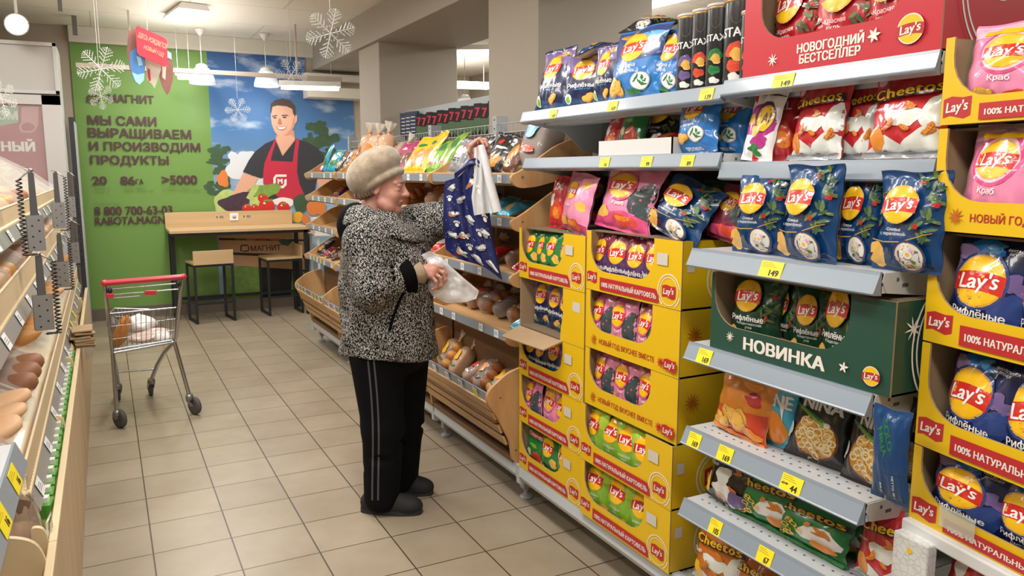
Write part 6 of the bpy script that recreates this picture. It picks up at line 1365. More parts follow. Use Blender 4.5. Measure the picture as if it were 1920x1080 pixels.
# ================================================================== FAR END: table, stools, cooler, cart
BLK = mat('black_frame', '#24262a', .45, metal=.2); BEECH = wood('beech_board', '#d2b48a', '#c6a578', 1.2, axis=0, ring=10)
t = thing('high_table', 'high narrow light wooden table with black legs in front of the mural', 'table', (1.24, 8.66, 0))
def bx(par, nm, m, *bxs, bev=.002, mats=None):
    b = MB()
    for q in bxs: b.box(*q)
    return b.build(nm, m, par, bev=bev)
zT = .945
bx(t, 'tabletop', BEECH, (-.69, -.28, zT - .03, .69, .27, zT)); 
bp_ = bx(t, 'back_board', BEECH, (-.69, .265, zT, .62, .285, zT + .155))
bx(t, 'frame_bar', BLK, (-.67, -.26, zT - .06, .67, -.22, zT - .03)); bx(t, 'frame_bar', BLK, (-.67, .22, zT - .06, .67, .26, zT - .03)); bx(t, 'foot_rail', BLK, (-.67, .235, .17, .67, .26, .20))
for xx in (-.65, .65):
    for yy in (-.0 if xx < 0 else -.24, .24): bx(t, 'leg', BLK, (xx - .02, yy - .02, 0, xx + .02, yy + .02, zT - .03))
so = MB(); so.box(-.045, .255, zT + .055, .045, .265, zT + .135); so_ = so.build('socket', ink('white'), bp_, bev=.003)
b = MB(); b.lathe([(.02, .0), (.016, .004), (0, .004)], 16, c=(0, .252, zT + .095), axis='y'); b.build('socket_cover', SHELFTOP, so_)
for xx in (-.14, .14):
    b = MB(); b.box(xx - .05, .2635, zT + .07, xx + .05, .265, zT + .12, 0); b.box(xx - .04, .2628, zT + .085, xx - .03, .2636, zT + .105, 1)
    for k in range(3): b.box(xx - .01, .2628, zT + .084 + k * .009, xx + .035 - .01 * (k % 2), .2636, zT + .088 + k * .009, 1)
    b.build('sticker', [mat('sticker_tan', '#c9b391', .5), BLK], bp_)
def stool(label, corners, zs, back):
    c = [Vector((x, y, 0)) for x, y in corners]   # near-left, far-left, near-right, far-right
    o = (c[0] + c[1] + c[2] + c[3]) / 4
    t = thing('bar_stool', label, 'stool', tuple(o), 0, 'black framed bar stools')
    L = [p - o for p in c]
    for a in L:
        b = MB(); b.bar((a.x, a.y, 0), (a.x, a.y, zs - .02), .024, .024); b.build('leg', BLK, t)
    fr_ = MB()
    up = Vector((0, 0, 1))
    for i, j in ((0, 1), (2, 3)):
        fb = MB(); fb.bar(L[i] + up * .012, L[j] + up * .012, .024, .024); fb.build('foot_bar', BLK, t)
        fr_.bar(L[i] + up * (zs - .03), L[j] + up * (zs - .03), .024, .024)
    for i, j in ((0, 2), (1, 3)): fr_.bar(L[i] + up * (zs - .03), L[j] + up * (zs - .03), .024, .024)
    for i, j in ((0, 2), (1, 3)): fb = MB(); fb.bar(L[i] + up * .2, L[j] + up * .2, .02, .02); fb.build('stretcher', BLK, t)
    fr_.build('frame', BLK, t)
    k = 1.06; b = MB(); pts = [L[0] * k, L[2] * k, L[3] * k, L[1] * k]; b.prism([(p.x, p.y) for p in pts], lambda x, y, s: (x, y, zs - .018 + s), .022); b.build('seat', BEECH, t, bev=.002)
    i, j = back; p, q = L[i] * k, L[j] * k; b = MB(); b.bar(p + up * (zs + .05), q + up * (zs + .05), .018, .14, up=(0, 0, 1)); b.build('backrest', BEECH, t, bev=.002)
zs = at(395, 492, y=8.34).z
stool('bar stool on the left, its low back turned to the camera', [(.754, 8.324), (.71, 8.62), (1.119, 8.359), (1.075, 8.66)], zs, (0, 2))
stool('bar stool on the right, its low back at the right side', [(1.489, 8.45), (1.466, 8.80), (1.84, 8.48), (1.83, 8.80)], zs, (2, 3))
t = thing('side_table', 'small white side table with a white box beside the farthest bread rack', 'table', (2.07, 8.5, 0))
bx(t, 'tabletop', WHITEMETAL, (-.1, -.2, .84, .3, .2, .86))
for xx in (-.07, .27):
    for yy in (-.17, .17): bx(t, 'leg', WHITEMETAL, (xx - .012, yy - .012, 0, xx + .012, yy + .012, .84))
b = MB(); b.box(-.13, -.1, 0, .13, .1, .17); o = b.build('white_box', WHITEMETAL, None, bev=.004); o.location = (2.12, 8.5, .861); tag(o, 'white box standing on the small white side table', 'box')
# glass door cooler at the far left
t = thing('glass_cooler', 'tall white glass door cooler with a red poster at the far left', 'cooler', (-.27, 7.75, 0))
WF = mat('cooler_white', '#c4c3c2', .4); RP = mat('poster_red', '#a83a3a', .5, vary=.25, scale=5)
bx(t, 'cabinet', WF, (-1.6, .05, 0, 0, .7, 2.58)); bx(t, 'header', mat('header_panel', '#b9b6b3', .35), (-1.57, .02, 2.20, -.03, .06, 2.56))
bx(t, 'header_frame', WF, (-1.6, .0, 2.17, 0, .06, 2.2), (-1.6, 0, 2.56, 0, .06, 2.59), (-.03, 0, 2.17, 0, .06, 2.59)); bx(t, 'door_frame', WF, (-.14, .0, .1, 0, .05, 2.16), (-1.6, .0, 2.08, 0, .05, 2.16), (-.62, .01, .1, -.585, .05, 2.1))
d = MB(); d.box(-1.6, .03, .1, -.14, .045, 2.08, 0)
fr = lambda a, c: (a, .028, c)
def cz(px, py): p = at(px, py, y=7.78); return (p.x + .27, p.z)
put_text(d, 'НЫЙ', fr, *cz(34, 272), h=.10, m=1, bold=.05); 
fr2 = lambda a, c: (a, .029, c)
for pts, m in (([(0, 200), (34, 198), (34, 230), (0, 236)], 2), ([(40, 200), (72, 200), (72, 236), (40, 236)], 3)): put_poly(d, [cz(*p) for p in pts], fr2, m)
put_text(d, 'СМ', fr, *cz(14, 216), h=.07, m=4, bold=.05)
for q in (24, 30): pass
put_poly(d, [cz(*p) for p in lump(52, 238, 16, 12, 4, .06)], fr, 3); put_poly(d, [cz(*p) for p in lump(52, 238, 12, 8.5, 4, .06)], lambda a, c: (a, .0275, c), 0)
pd = d.build('poster', [RP, ink('bowl'), mat('poster_green', '#8fae86', .5), mat('poster_pink', '#c58a82', .5), mat('poster_white', '#cfd6c4', .5)], t)
gl = MB(); gl.box(-.585, .012, .12, -.14, .018, 2.08); gl.box(-1.58, .012, .12, -.62, .018, 2.08); gl.build('glass_door', film('cooler_glass', '#dfe6ea', .82, .03), t)
b = MB(); b.box(-.24, 8.35, 0, -.20, 8.9, 2.02); b.box(-.2, 8.36, 0, -.19, 8.89, 1.98, 1); tag(b.build('door_leaf', [mat('door_dark', '#2e333b', .4), WF]), 'dark door leaf standing open beside the left edge of the mural', 'door')

# ------------------------------------------------------------------ shopping cart
CHROME = mat('chrome', '#b5b6b7', .2, metal=.95); CARTRED = mat('cart_red', '#c2263a', .35, coat=.3); TYRE = mat('tyre_grey', '#4b4a48', .7); CASTER = mat('caster_steel', '#8b8b89', .35, metal=.7)
t = thing('shopping_cart', 'small chrome shopping cart with a red handle standing in the aisle', 'shopping cart', (.2, 5.35, 0))
O = Vector((.2, 5.35, 0))
def W(px, py, y): return at(px, py, y=y) - O
yn = 5.12
hl, hr = W(196, 531, yn), W(344, 519, yn)
b = MB(); b.tube([hl, hr], .017, 12); b.blob(hl, .02, 0, 10, 8); b.blob(hr, .02, 0, 10, 8); b.build('handle', CARTRED, t)
bl, br = W(211, 662, yn + .02), W(327, 641, yn + .06)
fr_ = MB()
fr_.tube([hl, W(199, 560, yn), bl], .011, 10); fr_.tube([hr, W(338, 560, yn), W(330, 630, yn + .05), br], .011, 10)
fr_.tube([bl, W(219, 772, yn - .02)], .0125, 10); fr_.tube([br, W(355, 742, yn + .05)], .0125, 10)
yf = 5.70
fl_, f_r = W(222, 640, yf), W(308, 632, yf)
fr_.tube([bl, W(217, 690, yf - .1), W(222, 722, yf)], .013, 10); fr_.tube([br, W(309, 660, yn + .25), W(296, 682, yf - .12), W(284, 712, yf)], .014, 10)
fr_.tube([bl, br], .010, 8); fr_.tube([W(214, 655, yn + .02), W(322, 638, yn + .05)], .006, 6)
fr_.tube([W(219, 698, yf), W(291, 692, yf)], .006, 6)
fr_.build('frame', CHROME, t)
bk = MB()
rimN = [W(205, 588, yn + .02), W(330, 577, yn + .06)]; rimF = [W(214, 578, yf + .1), W(281, 580, yf + .1)]
botN = [bl + Vector((0, 0, .005)), br + Vector((0, 0, .005))]; botF = [W(224, 624, yf + .05), W(276, 622, yf + .05)]
for a, c in ((rimN[0], rimN[1]), (rimN[1], rimF[1]), (rimF[1], rimF[0]), (rimF[0], rimN[0])): bk.tube([a, c], .005, 6)
for a, c in ((botN[0], botN[1]), (botN[1], botF[1]), (botF[1], botF[0]), (botF[0], botN[0])): bk.tube([a, c], .004, 6)
def wires(a0, a1, b0, b1, n, m_):
    for i in range(n + 1): f = i / n; bk.tube([a0.lerp(a1, f), b0.lerp(b1, f)], .0021, 4, cap=False)
    for j in range(1, m_): f = j / m_; bk.tube([a0.lerp(b0, f), a1.lerp(b1, f)], .0021, 4, cap=False)
wires(botN[0], botN[1], rimN[0], rimN[1], 13, 3); wires(botF[0], botF[1], rimF[0], rimF[1], 10, 3); wires(botN[0], botF[0], rimN[0], rimF[0], 15, 3); wires(botN[1], botF[1], rimN[1], rimF[1], 15, 3); wires(botN[0], botN[1], botF[0], botF[1], 12, 5)
bk.build('basket', CHROME, t)
se = MB(); se.tube([W(208, 542, yn), W(334, 531, yn)], .005, 6); se.tube([W(207, 553, yn), W(334, 542, yn)], .005, 6); se.tube([W(212, 559, yn + .02), W(262, 555, yn + .02)], .005, 6); se = se.build('child_flap', CHROME, t)
for a, c, w_ in ((199, 555, 14), (271, 549, 22)):
    p = W(a, c, yn - .02); q = W(a + w_, c - .5, yn - .02); b = MB(); b.bar(p, q, .012, .028); b.build('clip', CARTRED, se, bev=.003)
for a, c in ((206, 545), (334, 532)):
    p = W(a, c, yn - .01); b = MB(); b.blob(p, (.014, .014, .02), 0, 10, 8); b.build('hinge', BLK, se)
def caster(wx, wy, top, yaw, r=.058):
    h = MB(); h.lathe([(.0, top.z + .01), (.02, top.z + .01), (.024, top.z - .005), (.022, top.z - .03), (.0, top.z - .032)], 14, c=(top.x, top.y, 0))
    p = Vector((wx, wy, r)) - Vector((O.x, O.y, 0)); s = Vector((math.sin(yaw), math.cos(yaw), 0)) * .016
    for sg in (-1, 1): h.bar(Vector((top.x, top.y, top.z - .025)) + s * sg, p + s * sg * 1.2, .03, .004, up=(s.x, s.y, 0))
    h = h.build('caster', CASTER, t)
    w = MB(); w.lathe([(.012, -.013), (r * .7, -.014), (r * .96, -.011), (r, 0), (r * .96, .011), (r * .7, .014), (.012, .013)], 26, axis='x'); w = w.build('wheel', TYRE, h); w.location = p; w.rotation_euler = (0, 0, PI / 2 - yaw + PI / 2 - PI / 2)
    hub = MB(); hub.lathe([(.0, -.017), (.012, -.017), (.012, .017), (.0, .017)], 12, axis='x'); hub = hub.build('hub', CHROME, w) if False else None
for px, py, tp, yw in ((226, 802, W(219, 772, yn - .02), 1.0), (366, 777, W(355, 742, yn + .05), 1.05), (222, 750, W(222, 722, yf), 1.5), (283, 741, W(284, 712, yf), 1.5)):
    g = at(px, py, z=0); caster(g.x, g.y, tp, yw)
def soft(name, label, c, r, m, seed, rot=(0, 0, 0), jit=.12):
    b = MB(); b.blob((0, 0, 0), r, 0, 26, 16, jit, seed); o = b.build(name, m); o.location = c; o.rotation_euler = rot
    d = o.modifiers.new('sub', 'SUBSURF'); d.levels = d.render_levels = 1; tag(o, label, 'shopping'); return o
zb_c = botN[0].z + .03
soft('snack_packet', 'orange and brown packet standing at the left side inside the shopping cart', at(228, 622, y=5.28), (.035, .07, .10), mat('packet_orange', '#b5722f', .35, vary=.5, scale=9), 3, (.2, .35, .2))
soft('shopping_bag', 'crumpled white plastic bag at the back of the shopping cart', at(262, 608, y=5.50), (.10, .13, .06), mat('white_bag_film', '#d4d2ce', .35, vary=.12, scale=12, bump=.5, bscale=25), 5, (0, .1, .3), .16)
soft('meat_pack', 'pale wrapped package lying in the middle of the shopping cart', at(280, 628, y=5.36), (.13, .09, .03), mat('pale_pack', '#bfa79a', .3, vary=.2, scale=10, coat=.5), 7, (.1, -.12, .2), .08)
soft('shopping_bag', 'pale grey plastic package at the right side inside the shopping cart', at(305, 632, y=5.3), (.06, .10, .035), mat('white_bag_film', '#d4d2ce', .35), 9, (0, -.1, .2), .12)
# ================================================================== THE WOMAN
import openvdb
from mathutils import noise as mnoise
NV = np.array([math.sin(YAW), math.cos(YAW), 0.0]); D0 = 3.44
def wd(px, py, dd=0.0):
    r = np.array(FWD + RGT * ((px - 960) / F_PX) + UPV * ((540 - py) / F_PX)); t = (D0 + dd) / float(NV @ r)
    return np.array([0, 0, CAM_H]) + r * t
class Vol:
    """a sculpted volume: rounded pieces blended together, then skinned as one surface"""
    def __init__(s, lo, hi, h):
        s.lo = np.array(lo, float); s.h = h; s.n = np.ceil((np.array(hi) - s.lo) / h).astype(int) + 1
        s.a = np.full(s.n, 0.06, np.float32)
    def sub(s, lo, hi, pad):
        i0 = np.maximum(0, np.floor((np.array(lo) - pad - s.lo) / s.h).astype(int)); i1 = np.minimum(s.n, np.ceil((np.array(hi) + pad - s.lo) / s.h).astype(int) + 1)
        sl = tuple(slice(a, b) for a, b in zip(i0, i1))
        ax = [s.lo[k] + s.h * np.arange(i0[k], i1[k], dtype=np.float32) for k in range(3)]
        return sl, np.meshgrid(*ax, indexing='ij')
    def put(s, sl, d, k, op='u'):
        a = s.a[sl]
        if op == 'u': h_ = np.clip(.5 + .5 * (a - d) / k, 0, 1); s.a[sl] = a * (1 - h_) + d * h_ - k * h_ * (1 - h_)
        else: h_ = np.clip(.5 - .5 * (a + d) / k, 0, 1); s.a[sl] = a * (1 - h_) + (-d) * h_ + k * h_ * (1 - h_)
    def cone(s, p, q, r0, r1, k=.01, op='u'):
        p, q = np.array(p, float), np.array(q, float); m = max(r0, r1)
        sl, (X, Y, Z) = s.sub(np.minimum(p, q) - m, np.maximum(p, q) + m, k + .03)
        v = q - p; L = float(v @ v) + 1e-9
        t = np.clip(((X - p[0]) * v[0] + (Y - p[1]) * v[1] + (Z - p[2]) * v[2]) / L, 0, 1)
        d = np.sqrt((X - p[0] - t * v[0]) ** 2 + (Y - p[1] - t * v[1]) ** 2 + (Z - p[2] - t * v[2]) ** 2) - (r0 + (r1 - r0) * t)
        s.put(sl, d, k, op)
    def chain(s, pts, rs, k=.006):
        for i in range(len(pts) - 1): s.cone(pts[i], pts[i + 1], rs[i], rs[i + 1], k)
    def ball(s, c, r, M_=None, k=.01, op='u'):
        c = np.array(c, float); r = np.array(r if hasattr(r, '__len__') else [r] * 3, float); m = r.max()
        sl, (X, Y, Z) = s.sub(c - m, c + m, k + .03); P = np.stack([X - c[0], Y - c[1], Z - c[2]], -1)
        if M_ is not None: P = P @ M_      # rows into local axes
        q = P / r; l = np.sqrt((q ** 2).sum(-1)); l2 = np.sqrt(((P / r ** 2) ** 2).sum(-1)) + 1e-9
        s.put(sl, (l * (l - 1) / l2), k, op)
    def field(s, fn, lo, hi, k=.01, op='u'):
        sl, G = s.sub(lo, hi, .03); s.put(sl, fn(*G).astype(np.float32), k, op)
    def mesh(s, name, mats, disp=None):
        g = openvdb.FloatGrid(0.06); g.copyFromArray(np.ascontiguousarray(s.a)); pts, quads = g.convertToQuads(0.0)[:2]
        pts = np.array(pts) * s.h + s.lo
        me = bpy.data.meshes.new(name); q = np.array(quads)
        me.from_pydata(pts.tolist(), [], q[:, ::-1].tolist()); me.update()
        # outward orientation check
        f0 = me.polygons[0]
        bm = bmesh.new(); bm.from_mesh(me); vol = bm.calc_volume(signed=True)
        if vol < 0: bmesh.ops.reverse_faces(bm, faces=bm.faces)
        bmesh.ops.smooth_vert(bm, verts=bm.verts, factor=.4, use_axis_x=True, use_axis_y=True, use_axis_z=True)
        bm.to_mesh(me); bm.free()
        for m in (mats if isinstance(mats, (list, tuple)) else [mats]): me.materials.append(m)
        me.polygons.foreach_set('use_smooth', [True] * len(me.polygons)); return me
woman = thing('person', 'person in black and white tweed coat and beige beret holding up a blue bag', 'person', (0, 0, 0))
def child(nm, me, par=None):
    o = bpy.data.objects.new(nm, me); COL.objects.link(o); o.parent = par or woman; return o
FDIR = np.array([math.cos(R(-33)), math.sin(R(-33)), 0]); SDIR = np.array([FDIR[1], -FDIR[0], 0])   # forward, her right
UP = np.array([0, 0, 1.0])
# --- head frame
HY, HP = R(-33), R(7)
hx = np.array([math.cos(HY) * math.cos(HP), math.sin(HY) * math.cos(HP), -math.sin(HP)]); hy = np.array([-math.sin(HY), math.cos(HY), 0]); hz = np.cross(hx, hy)
HM = np.stack([hx, hy, hz], 1); HC = wd(717, 349, 0.0)
def H(x, y, z): return HC + hx * x + hy * y + hz * z
shR, elR, wrR = wd(690, 455, -.16), wd(698, 540, -.22), wd(783, 512, -.12)
shL, elL, wrL = wd(778, 425, .15), wd(862, 402, .12), wd(889, 308, .04)
hipR, knR, anR = wd(706, 668, -.09), wd(718, 800, -.09), wd(716, 925, -.09)
hipL, knL, anL = wd(758, 668, .09), wd(758, 795, .11), wd(753, 880, .126)
nk = H(-.02, 0, -.12)
def hand(V, palm, fingers, thumb):
    V.chain(palm[0], palm[1], .012)
    for pts, r in fingers: V.chain([wd(*p) for p in pts], [r, r * .97, r * .92, r * .84], .004)
    V.chain([wd(*p) for p in thumb], [.0115, .0105, .0095, .008], .006)
def build_body():
    V = Vol([.80, 2.86, 0.0], [1.62, 3.62, 1.70], .003)
    # trunk and limbs
    pel = (hipR + hipL) / 2 + np.array([0, 0, .06]); che = wd(724, 496, 0) - FDIR * .02; 
    V.ball(pel, [.14, .17, .13], np.stack([FDIR, SDIR, UP], 1), .05); V.ball(che, [.11, .15, .16], np.stack([FDIR, SDIR, UP], 1), .05); V.cone(pel, che, .14, .14, .05)
    V.cone(che + UP * .10 - FDIR * .02, H(-.03, 0, -.10), .066, .05, .04); V.cone(shR, shL, .055, .055, .05)
    for a, b, c in ((shR, elR, wrR), (shL, elL, wrL)): V.cone(a, b, .05, .042, .02); V.cone(b, c, .042, .027, .015)
    for a, b, c in ((hipR, knR, anR), (hipL, knL, anL)):
        V.cone(a, b, .082, .055, .03); V.cone(b, c, .055, .036, .02); V.cone(c - UP * (c[2] - .05), c - UP * (c[2] - .04) + FDIR * .11, .026, .02, .02); V.cone(c, c - UP * (c[2] - .05), .036, .028, .02)
    # head
    V.ball(H(-.012, 0, .03), [.096, .076, .092], HM, .02); V.ball(H(.028, 0, -.042), [.066, .060, .074], HM, .03)
    V.ball(H(.074, 0, -.096), [.020, .024, .019], HM, .014); V.cone(H(.066, .016, -.098), H(.018, .052, -.070), .016, .018, .02); V.cone(H(.066, -.016, -.098), H(.018, -.052, -.070), .016, .018, .02)
    for s in (-1, 1):
        V.ball(H(.040, .038 * s, -.080), .030, None, .022); V.ball(H(.056, .036 * s, -.032), [.028, .026, .026], HM, .02)
    V.ball(H(.022, 0, -.112), [.034, .028, .014], HM, .015); V.cone(H(-.024, 0, -.06), H(-.050, 0, -.18), .048, .054, .02)
    for s in (-1, 1):
        V.cone(H(.084, .012 * s, .026), H(.070, .044 * s, .024), .010, .010, .012)
        V.ball(H(.092, .031 * s, .008), [.014, .015, .010], HM, .012, 'd')
    V.cone(H(.086, 0, .018), H(.108, 0, -.020), .0085, .0125, .010); V.ball(H(.111, 0, -.024), [.0135, .0135, .012], None, .006)
    for s in (-1, 1):
        V.ball(H(.099, .0125 * s, -.028), [.0105, .0085, .008], None, .005); V.ball(H(.104, .007 * s, -.037), [.004, .003, .003], None, .003, 'd')
        V.cone(H(.098, .019 * s, -.030), H(.082, .036 * s, -.070), .0022, .0018, .008, 'd')
        V.ball(H(.0755, .031 * s, .006), [.0125, .0155, .0125], HM, .004)
        V.ball(H(.0785, .031 * s, .0135), [.0135, .018, .0085], HM, .004); V.ball(H(.0765, .031 * s, -.0055), [.0125, .017, .006], HM, .005); V.cone(H(.080, .016 * s, -.016), H(.072, .046 * s, -.014), .002, .002, .006, 'd')
        V.ball(H(-.008, .074 * s, -.008), [.018, .008, .030], HM, .006); V.ball(H(-.006, .081 * s, -.006), [.009, .005, .018], HM, .004, 'd')
    V.ball(H(.090, 0, -.056), [.011, .023, .0055], HM, .006); V.ball(H(.088, 0, -.067), [.011, .020, .0062], HM, .006)
    V.cone(H(.102, -.018, -.0605), H(.102, .018, -.0605), .0022, .0022, .003, 'd')
    for s in (-1, 1): V.cone(H(.100, .016 * s, -.0605), H(.085, .029 * s, -.069), .002, .0015, .003, 'd')
    # hands
    pR = [wrR, wd(800, 509, -.115), wd(813, 507, -.115)]
    V.chain(pR, [.027, .027, .023], .012); V.cone(wd(812, 500, -.095), wd(809, 516, -.135), .016, .016, .014)
    hand(V, (pR, [.027, .027, .022]), [([(815, 497, -.095), (829, 501, -.097), (836, 513, -.093), (831, 524, -.09)], .0088), ([(817, 504, -.113), (831, 511, -.117), (835, 524, -.112), (828, 534, -.106)], .0092), ([(814, 512, -.128), (826, 521, -.133), (828, 534, -.127), (820, 541, -.12)], .0088), ([(810, 518, -.14), (818, 528, -.145), (818, 539, -.138), (811, 543, -.13)], .0078)], [(797, 501, -.095), (811, 491, -.078), (823, 494, -.072), (831, 502, -.078)])
    pL = [wrL, wd(893, 294, .035), wd(899, 280, .035)]
    V.chain(pL, [.027, .028, .022], .012); V.cone(wd(891, 277, .02), wd(905, 284, .055), .015, .015, .014)
    hand(V, (pL, [.027, .028, .022]), [([(890, 275, .015), (892, 264, -.005), (900, 260, -.022), (906, 268, -.028)], .0088), ([(896, 274, .028), (902, 262, .008), (910, 262, -.010), (913, 274, -.018)], .0092), ([(902, 277, .042), (909, 267, .025), (915, 271, .008), (916, 284, -.002)], .0088), ([(906, 284, .054), (912, 279, .04), (917, 284, .022), (917, 296, .014)], .0078)], [(887, 296, .018), (880, 284, .0), (884, 272, -.012), (891, 266, -.018)])
    skin = bpy.data.materials.new('skin'); skin.use_nodes = True; nt = skin.node_tree; b = nt.nodes['Principled BSDF']
    b.inputs['Roughness'].default_value = .5; b.inputs['Subsurface Weight'].default_value = .12; b.inputs['Subsurface Radius'].default_value = (.6, .2, .1); b.inputs['Subsurface Scale'].default_value = .02
    tc = nt.nodes.new('ShaderNodeTexCoord'); n = nt.nodes.new('ShaderNodeTexNoise'); n.inputs['Scale'].default_value = 28; n.inputs['Detail'].default_value = 4
    rp = nt.nodes.new('ShaderNodeValToRGB'); rp.color_ramp.elements[0].color = (*srgb('#b97d6c'), 1); rp.color_ramp.elements[0].position = .3; rp.color_ramp.elements[1].color = (*srgb('#c89684'), 1); rp.color_ramp.elements[1].position = .65
    nt.links.new(tc.outputs['Object'], n.inputs['Vector']); nt.links.new(n.outputs['Fac'], rp.inputs[0]); nt.links.new(rp.outputs[0], b.inputs['Base Color'])
    n2 = nt.nodes.new('ShaderNodeTexNoise'); n2.inputs['Scale'].default_value = 160; bp = nt.nodes.new('ShaderNodeBump'); bp.inputs['Strength'].default_value = .25; bp.inputs['Distance'].default_value = .002
    nt.links.new(tc.outputs['Object'], n2.inputs['Vector']); nt.links.new(n2.outputs['Fac'], bp.inputs['Height']); nt.links.new(bp.outputs['Normal'], b.inputs['Normal'])
    lips = mat('lips', '#a8605a', .45)
    me = V.mesh('body', [skin, lips])
    co = np.empty(len(me.polygons) * 3); me.polygons.foreach_get('center', co); P = (co.reshape(-1, 3) - HC) @ HM
    li = (((P[:, 0] - .092) / .016) ** 2 + (P[:, 1] / .022) ** 2 + ((P[:, 2] + .0615) / .0095) ** 2 < 1) & (P[:, 0] > .088)
    me.polygons.foreach_set('material_index', li.astype(np.int32))
    return child('body', me)
body = build_body()
# eyes and brows
EYEW = mat('eye_white', '#d9cfc6', .3); IRIS = mat('iris', '#4a4238', .3); BROW = mat('brow_hair', '#8d7a6b', .8)
for s in (-1, 1):
    b = MB(); b.blob(H(.0795, .031 * s, .004), .0105, 0, 16, 12); e = b.build('eye', EYEW, woman)
    b = MB(); b.blob(H(.0872, .031 * s, .002), (.0038, .0045, .0045), 0, 10, 8); b.build('iris', IRIS, e)
    b = MB(); b.tube([H(.097, .012 * s, .026), H(.094, .027 * s, .032), H(.083, .047 * s, .028)], [.0022, .0028, .0012], 6); b.build('eyebrow', BROW, woman)
HAIR = mat('hair_brown', '#7a6352', .7, vary=.3, scale=60)
for s in (-1, 1):
    b = MB()
    for k in range(5): b.blob(H(-.02 - .014 * k, (.074 - .004 * k) * s, -.012 - .008 * k), (.016, .010, .026), 0, 10, 8, .1, k)
    b.build('hair', HAIR, woman)
b = MB(); b.blob(H(.0, -.082, -.044), .005, 0, 10, 8); b.build('earring', mat('earring_red', '#9a2b35', .3), woman)
# beret
def beret():
    V = Vol(HC - .24, HC + .24, .004)
    a = R(-31); t = np.array([[math.cos(a), 0, -math.sin(a)], [0, 1, 0], [math.sin(a), 0, math.cos(a)]]).T
    # tilt: front edge up, back edge down on the nape
    bx_ = hx * math.cos(R(37)) + hz * math.sin(R(37)); bz_ = -hx * math.sin(R(37)) + hz * math.cos(R(37)); BM = np.stack([bx_, hy, bz_], 1)
    c = H(-.030, 0, .045) + bz_ * .012
    V.ball(c + bx_ * .002 + bz_ * .018, [.124, .118, .080], BM, .02); V.ball(c - bx_ * .045 - bz_ * .012, [.084, .10, .070], BM, .04); V.ball(c + bx_ * .045 + bz_ * .03, [.080, .09, .055], BM, .03)
    # underside hollowed towards the head opening
    cut = H(.012, 0, .026)
    V.ball(cut - bz_ * .135, [.24, .24, .10], BM, .02, 'd')
    # rolled band round the head
    n = 30; rb = [H(-.006, 0, .018) + bx_ * .098 * math.cos(2 * PI * k / n) + hy * .086 * math.sin(2 * PI * k / n) for k in range(n + 1)]
    for k in range(n): V.cone(rb[k], rb[k + 1], .013, .013, .012)
    m = bpy.data.materials.new('beret_wool'); m.use_nodes = True; nt = m.node_tree; b_ = nt.nodes['Principled BSDF']; b_.inputs['Roughness'].default_value = .95; b_.inputs['Sheen Weight'].default_value = .5; b_.inputs['Specular IOR Level'].default_value = .1
    tc = nt.nodes.new('ShaderNodeTexCoord'); n_ = nt.nodes.new('ShaderNodeTexNoise'); n_.inputs['Scale'].default_value = 38; n_.inputs['Detail'].default_value = 6
    rp = nt.nodes.new('ShaderNodeValToRGB'); rp.color_ramp.elements[0].position = .3; rp.color_ramp.elements[0].color = (*srgb('#8e7f6b'), 1); rp.color_ramp.elements[1].position = .7; rp.color_ramp.elements[1].color = (*srgb('#ab9c87'), 1)
    n2 = nt.nodes.new('ShaderNodeTexNoise'); n2.inputs['Scale'].default_value = 260; bp = nt.nodes.new('ShaderNodeBump'); bp.inputs['Strength'].default_value = .7; bp.inputs['Distance'].default_value = .004
    nt.links.new(tc.outputs['Object'], n_.inputs['Vector']); nt.links.new(n_.outputs['Fac'], rp.inputs[0]); nt.links.new(rp.outputs[0], b_.inputs['Base Color']); nt.links.new(tc.outputs['Object'], n2.inputs['Vector']); nt.links.new(n2.outputs['Fac'], bp.inputs['Height']); nt.links.new(bp.outputs['Normal'], b_.inputs['Normal'])
    return child('beret', V.mesh('beret', m))
beret()
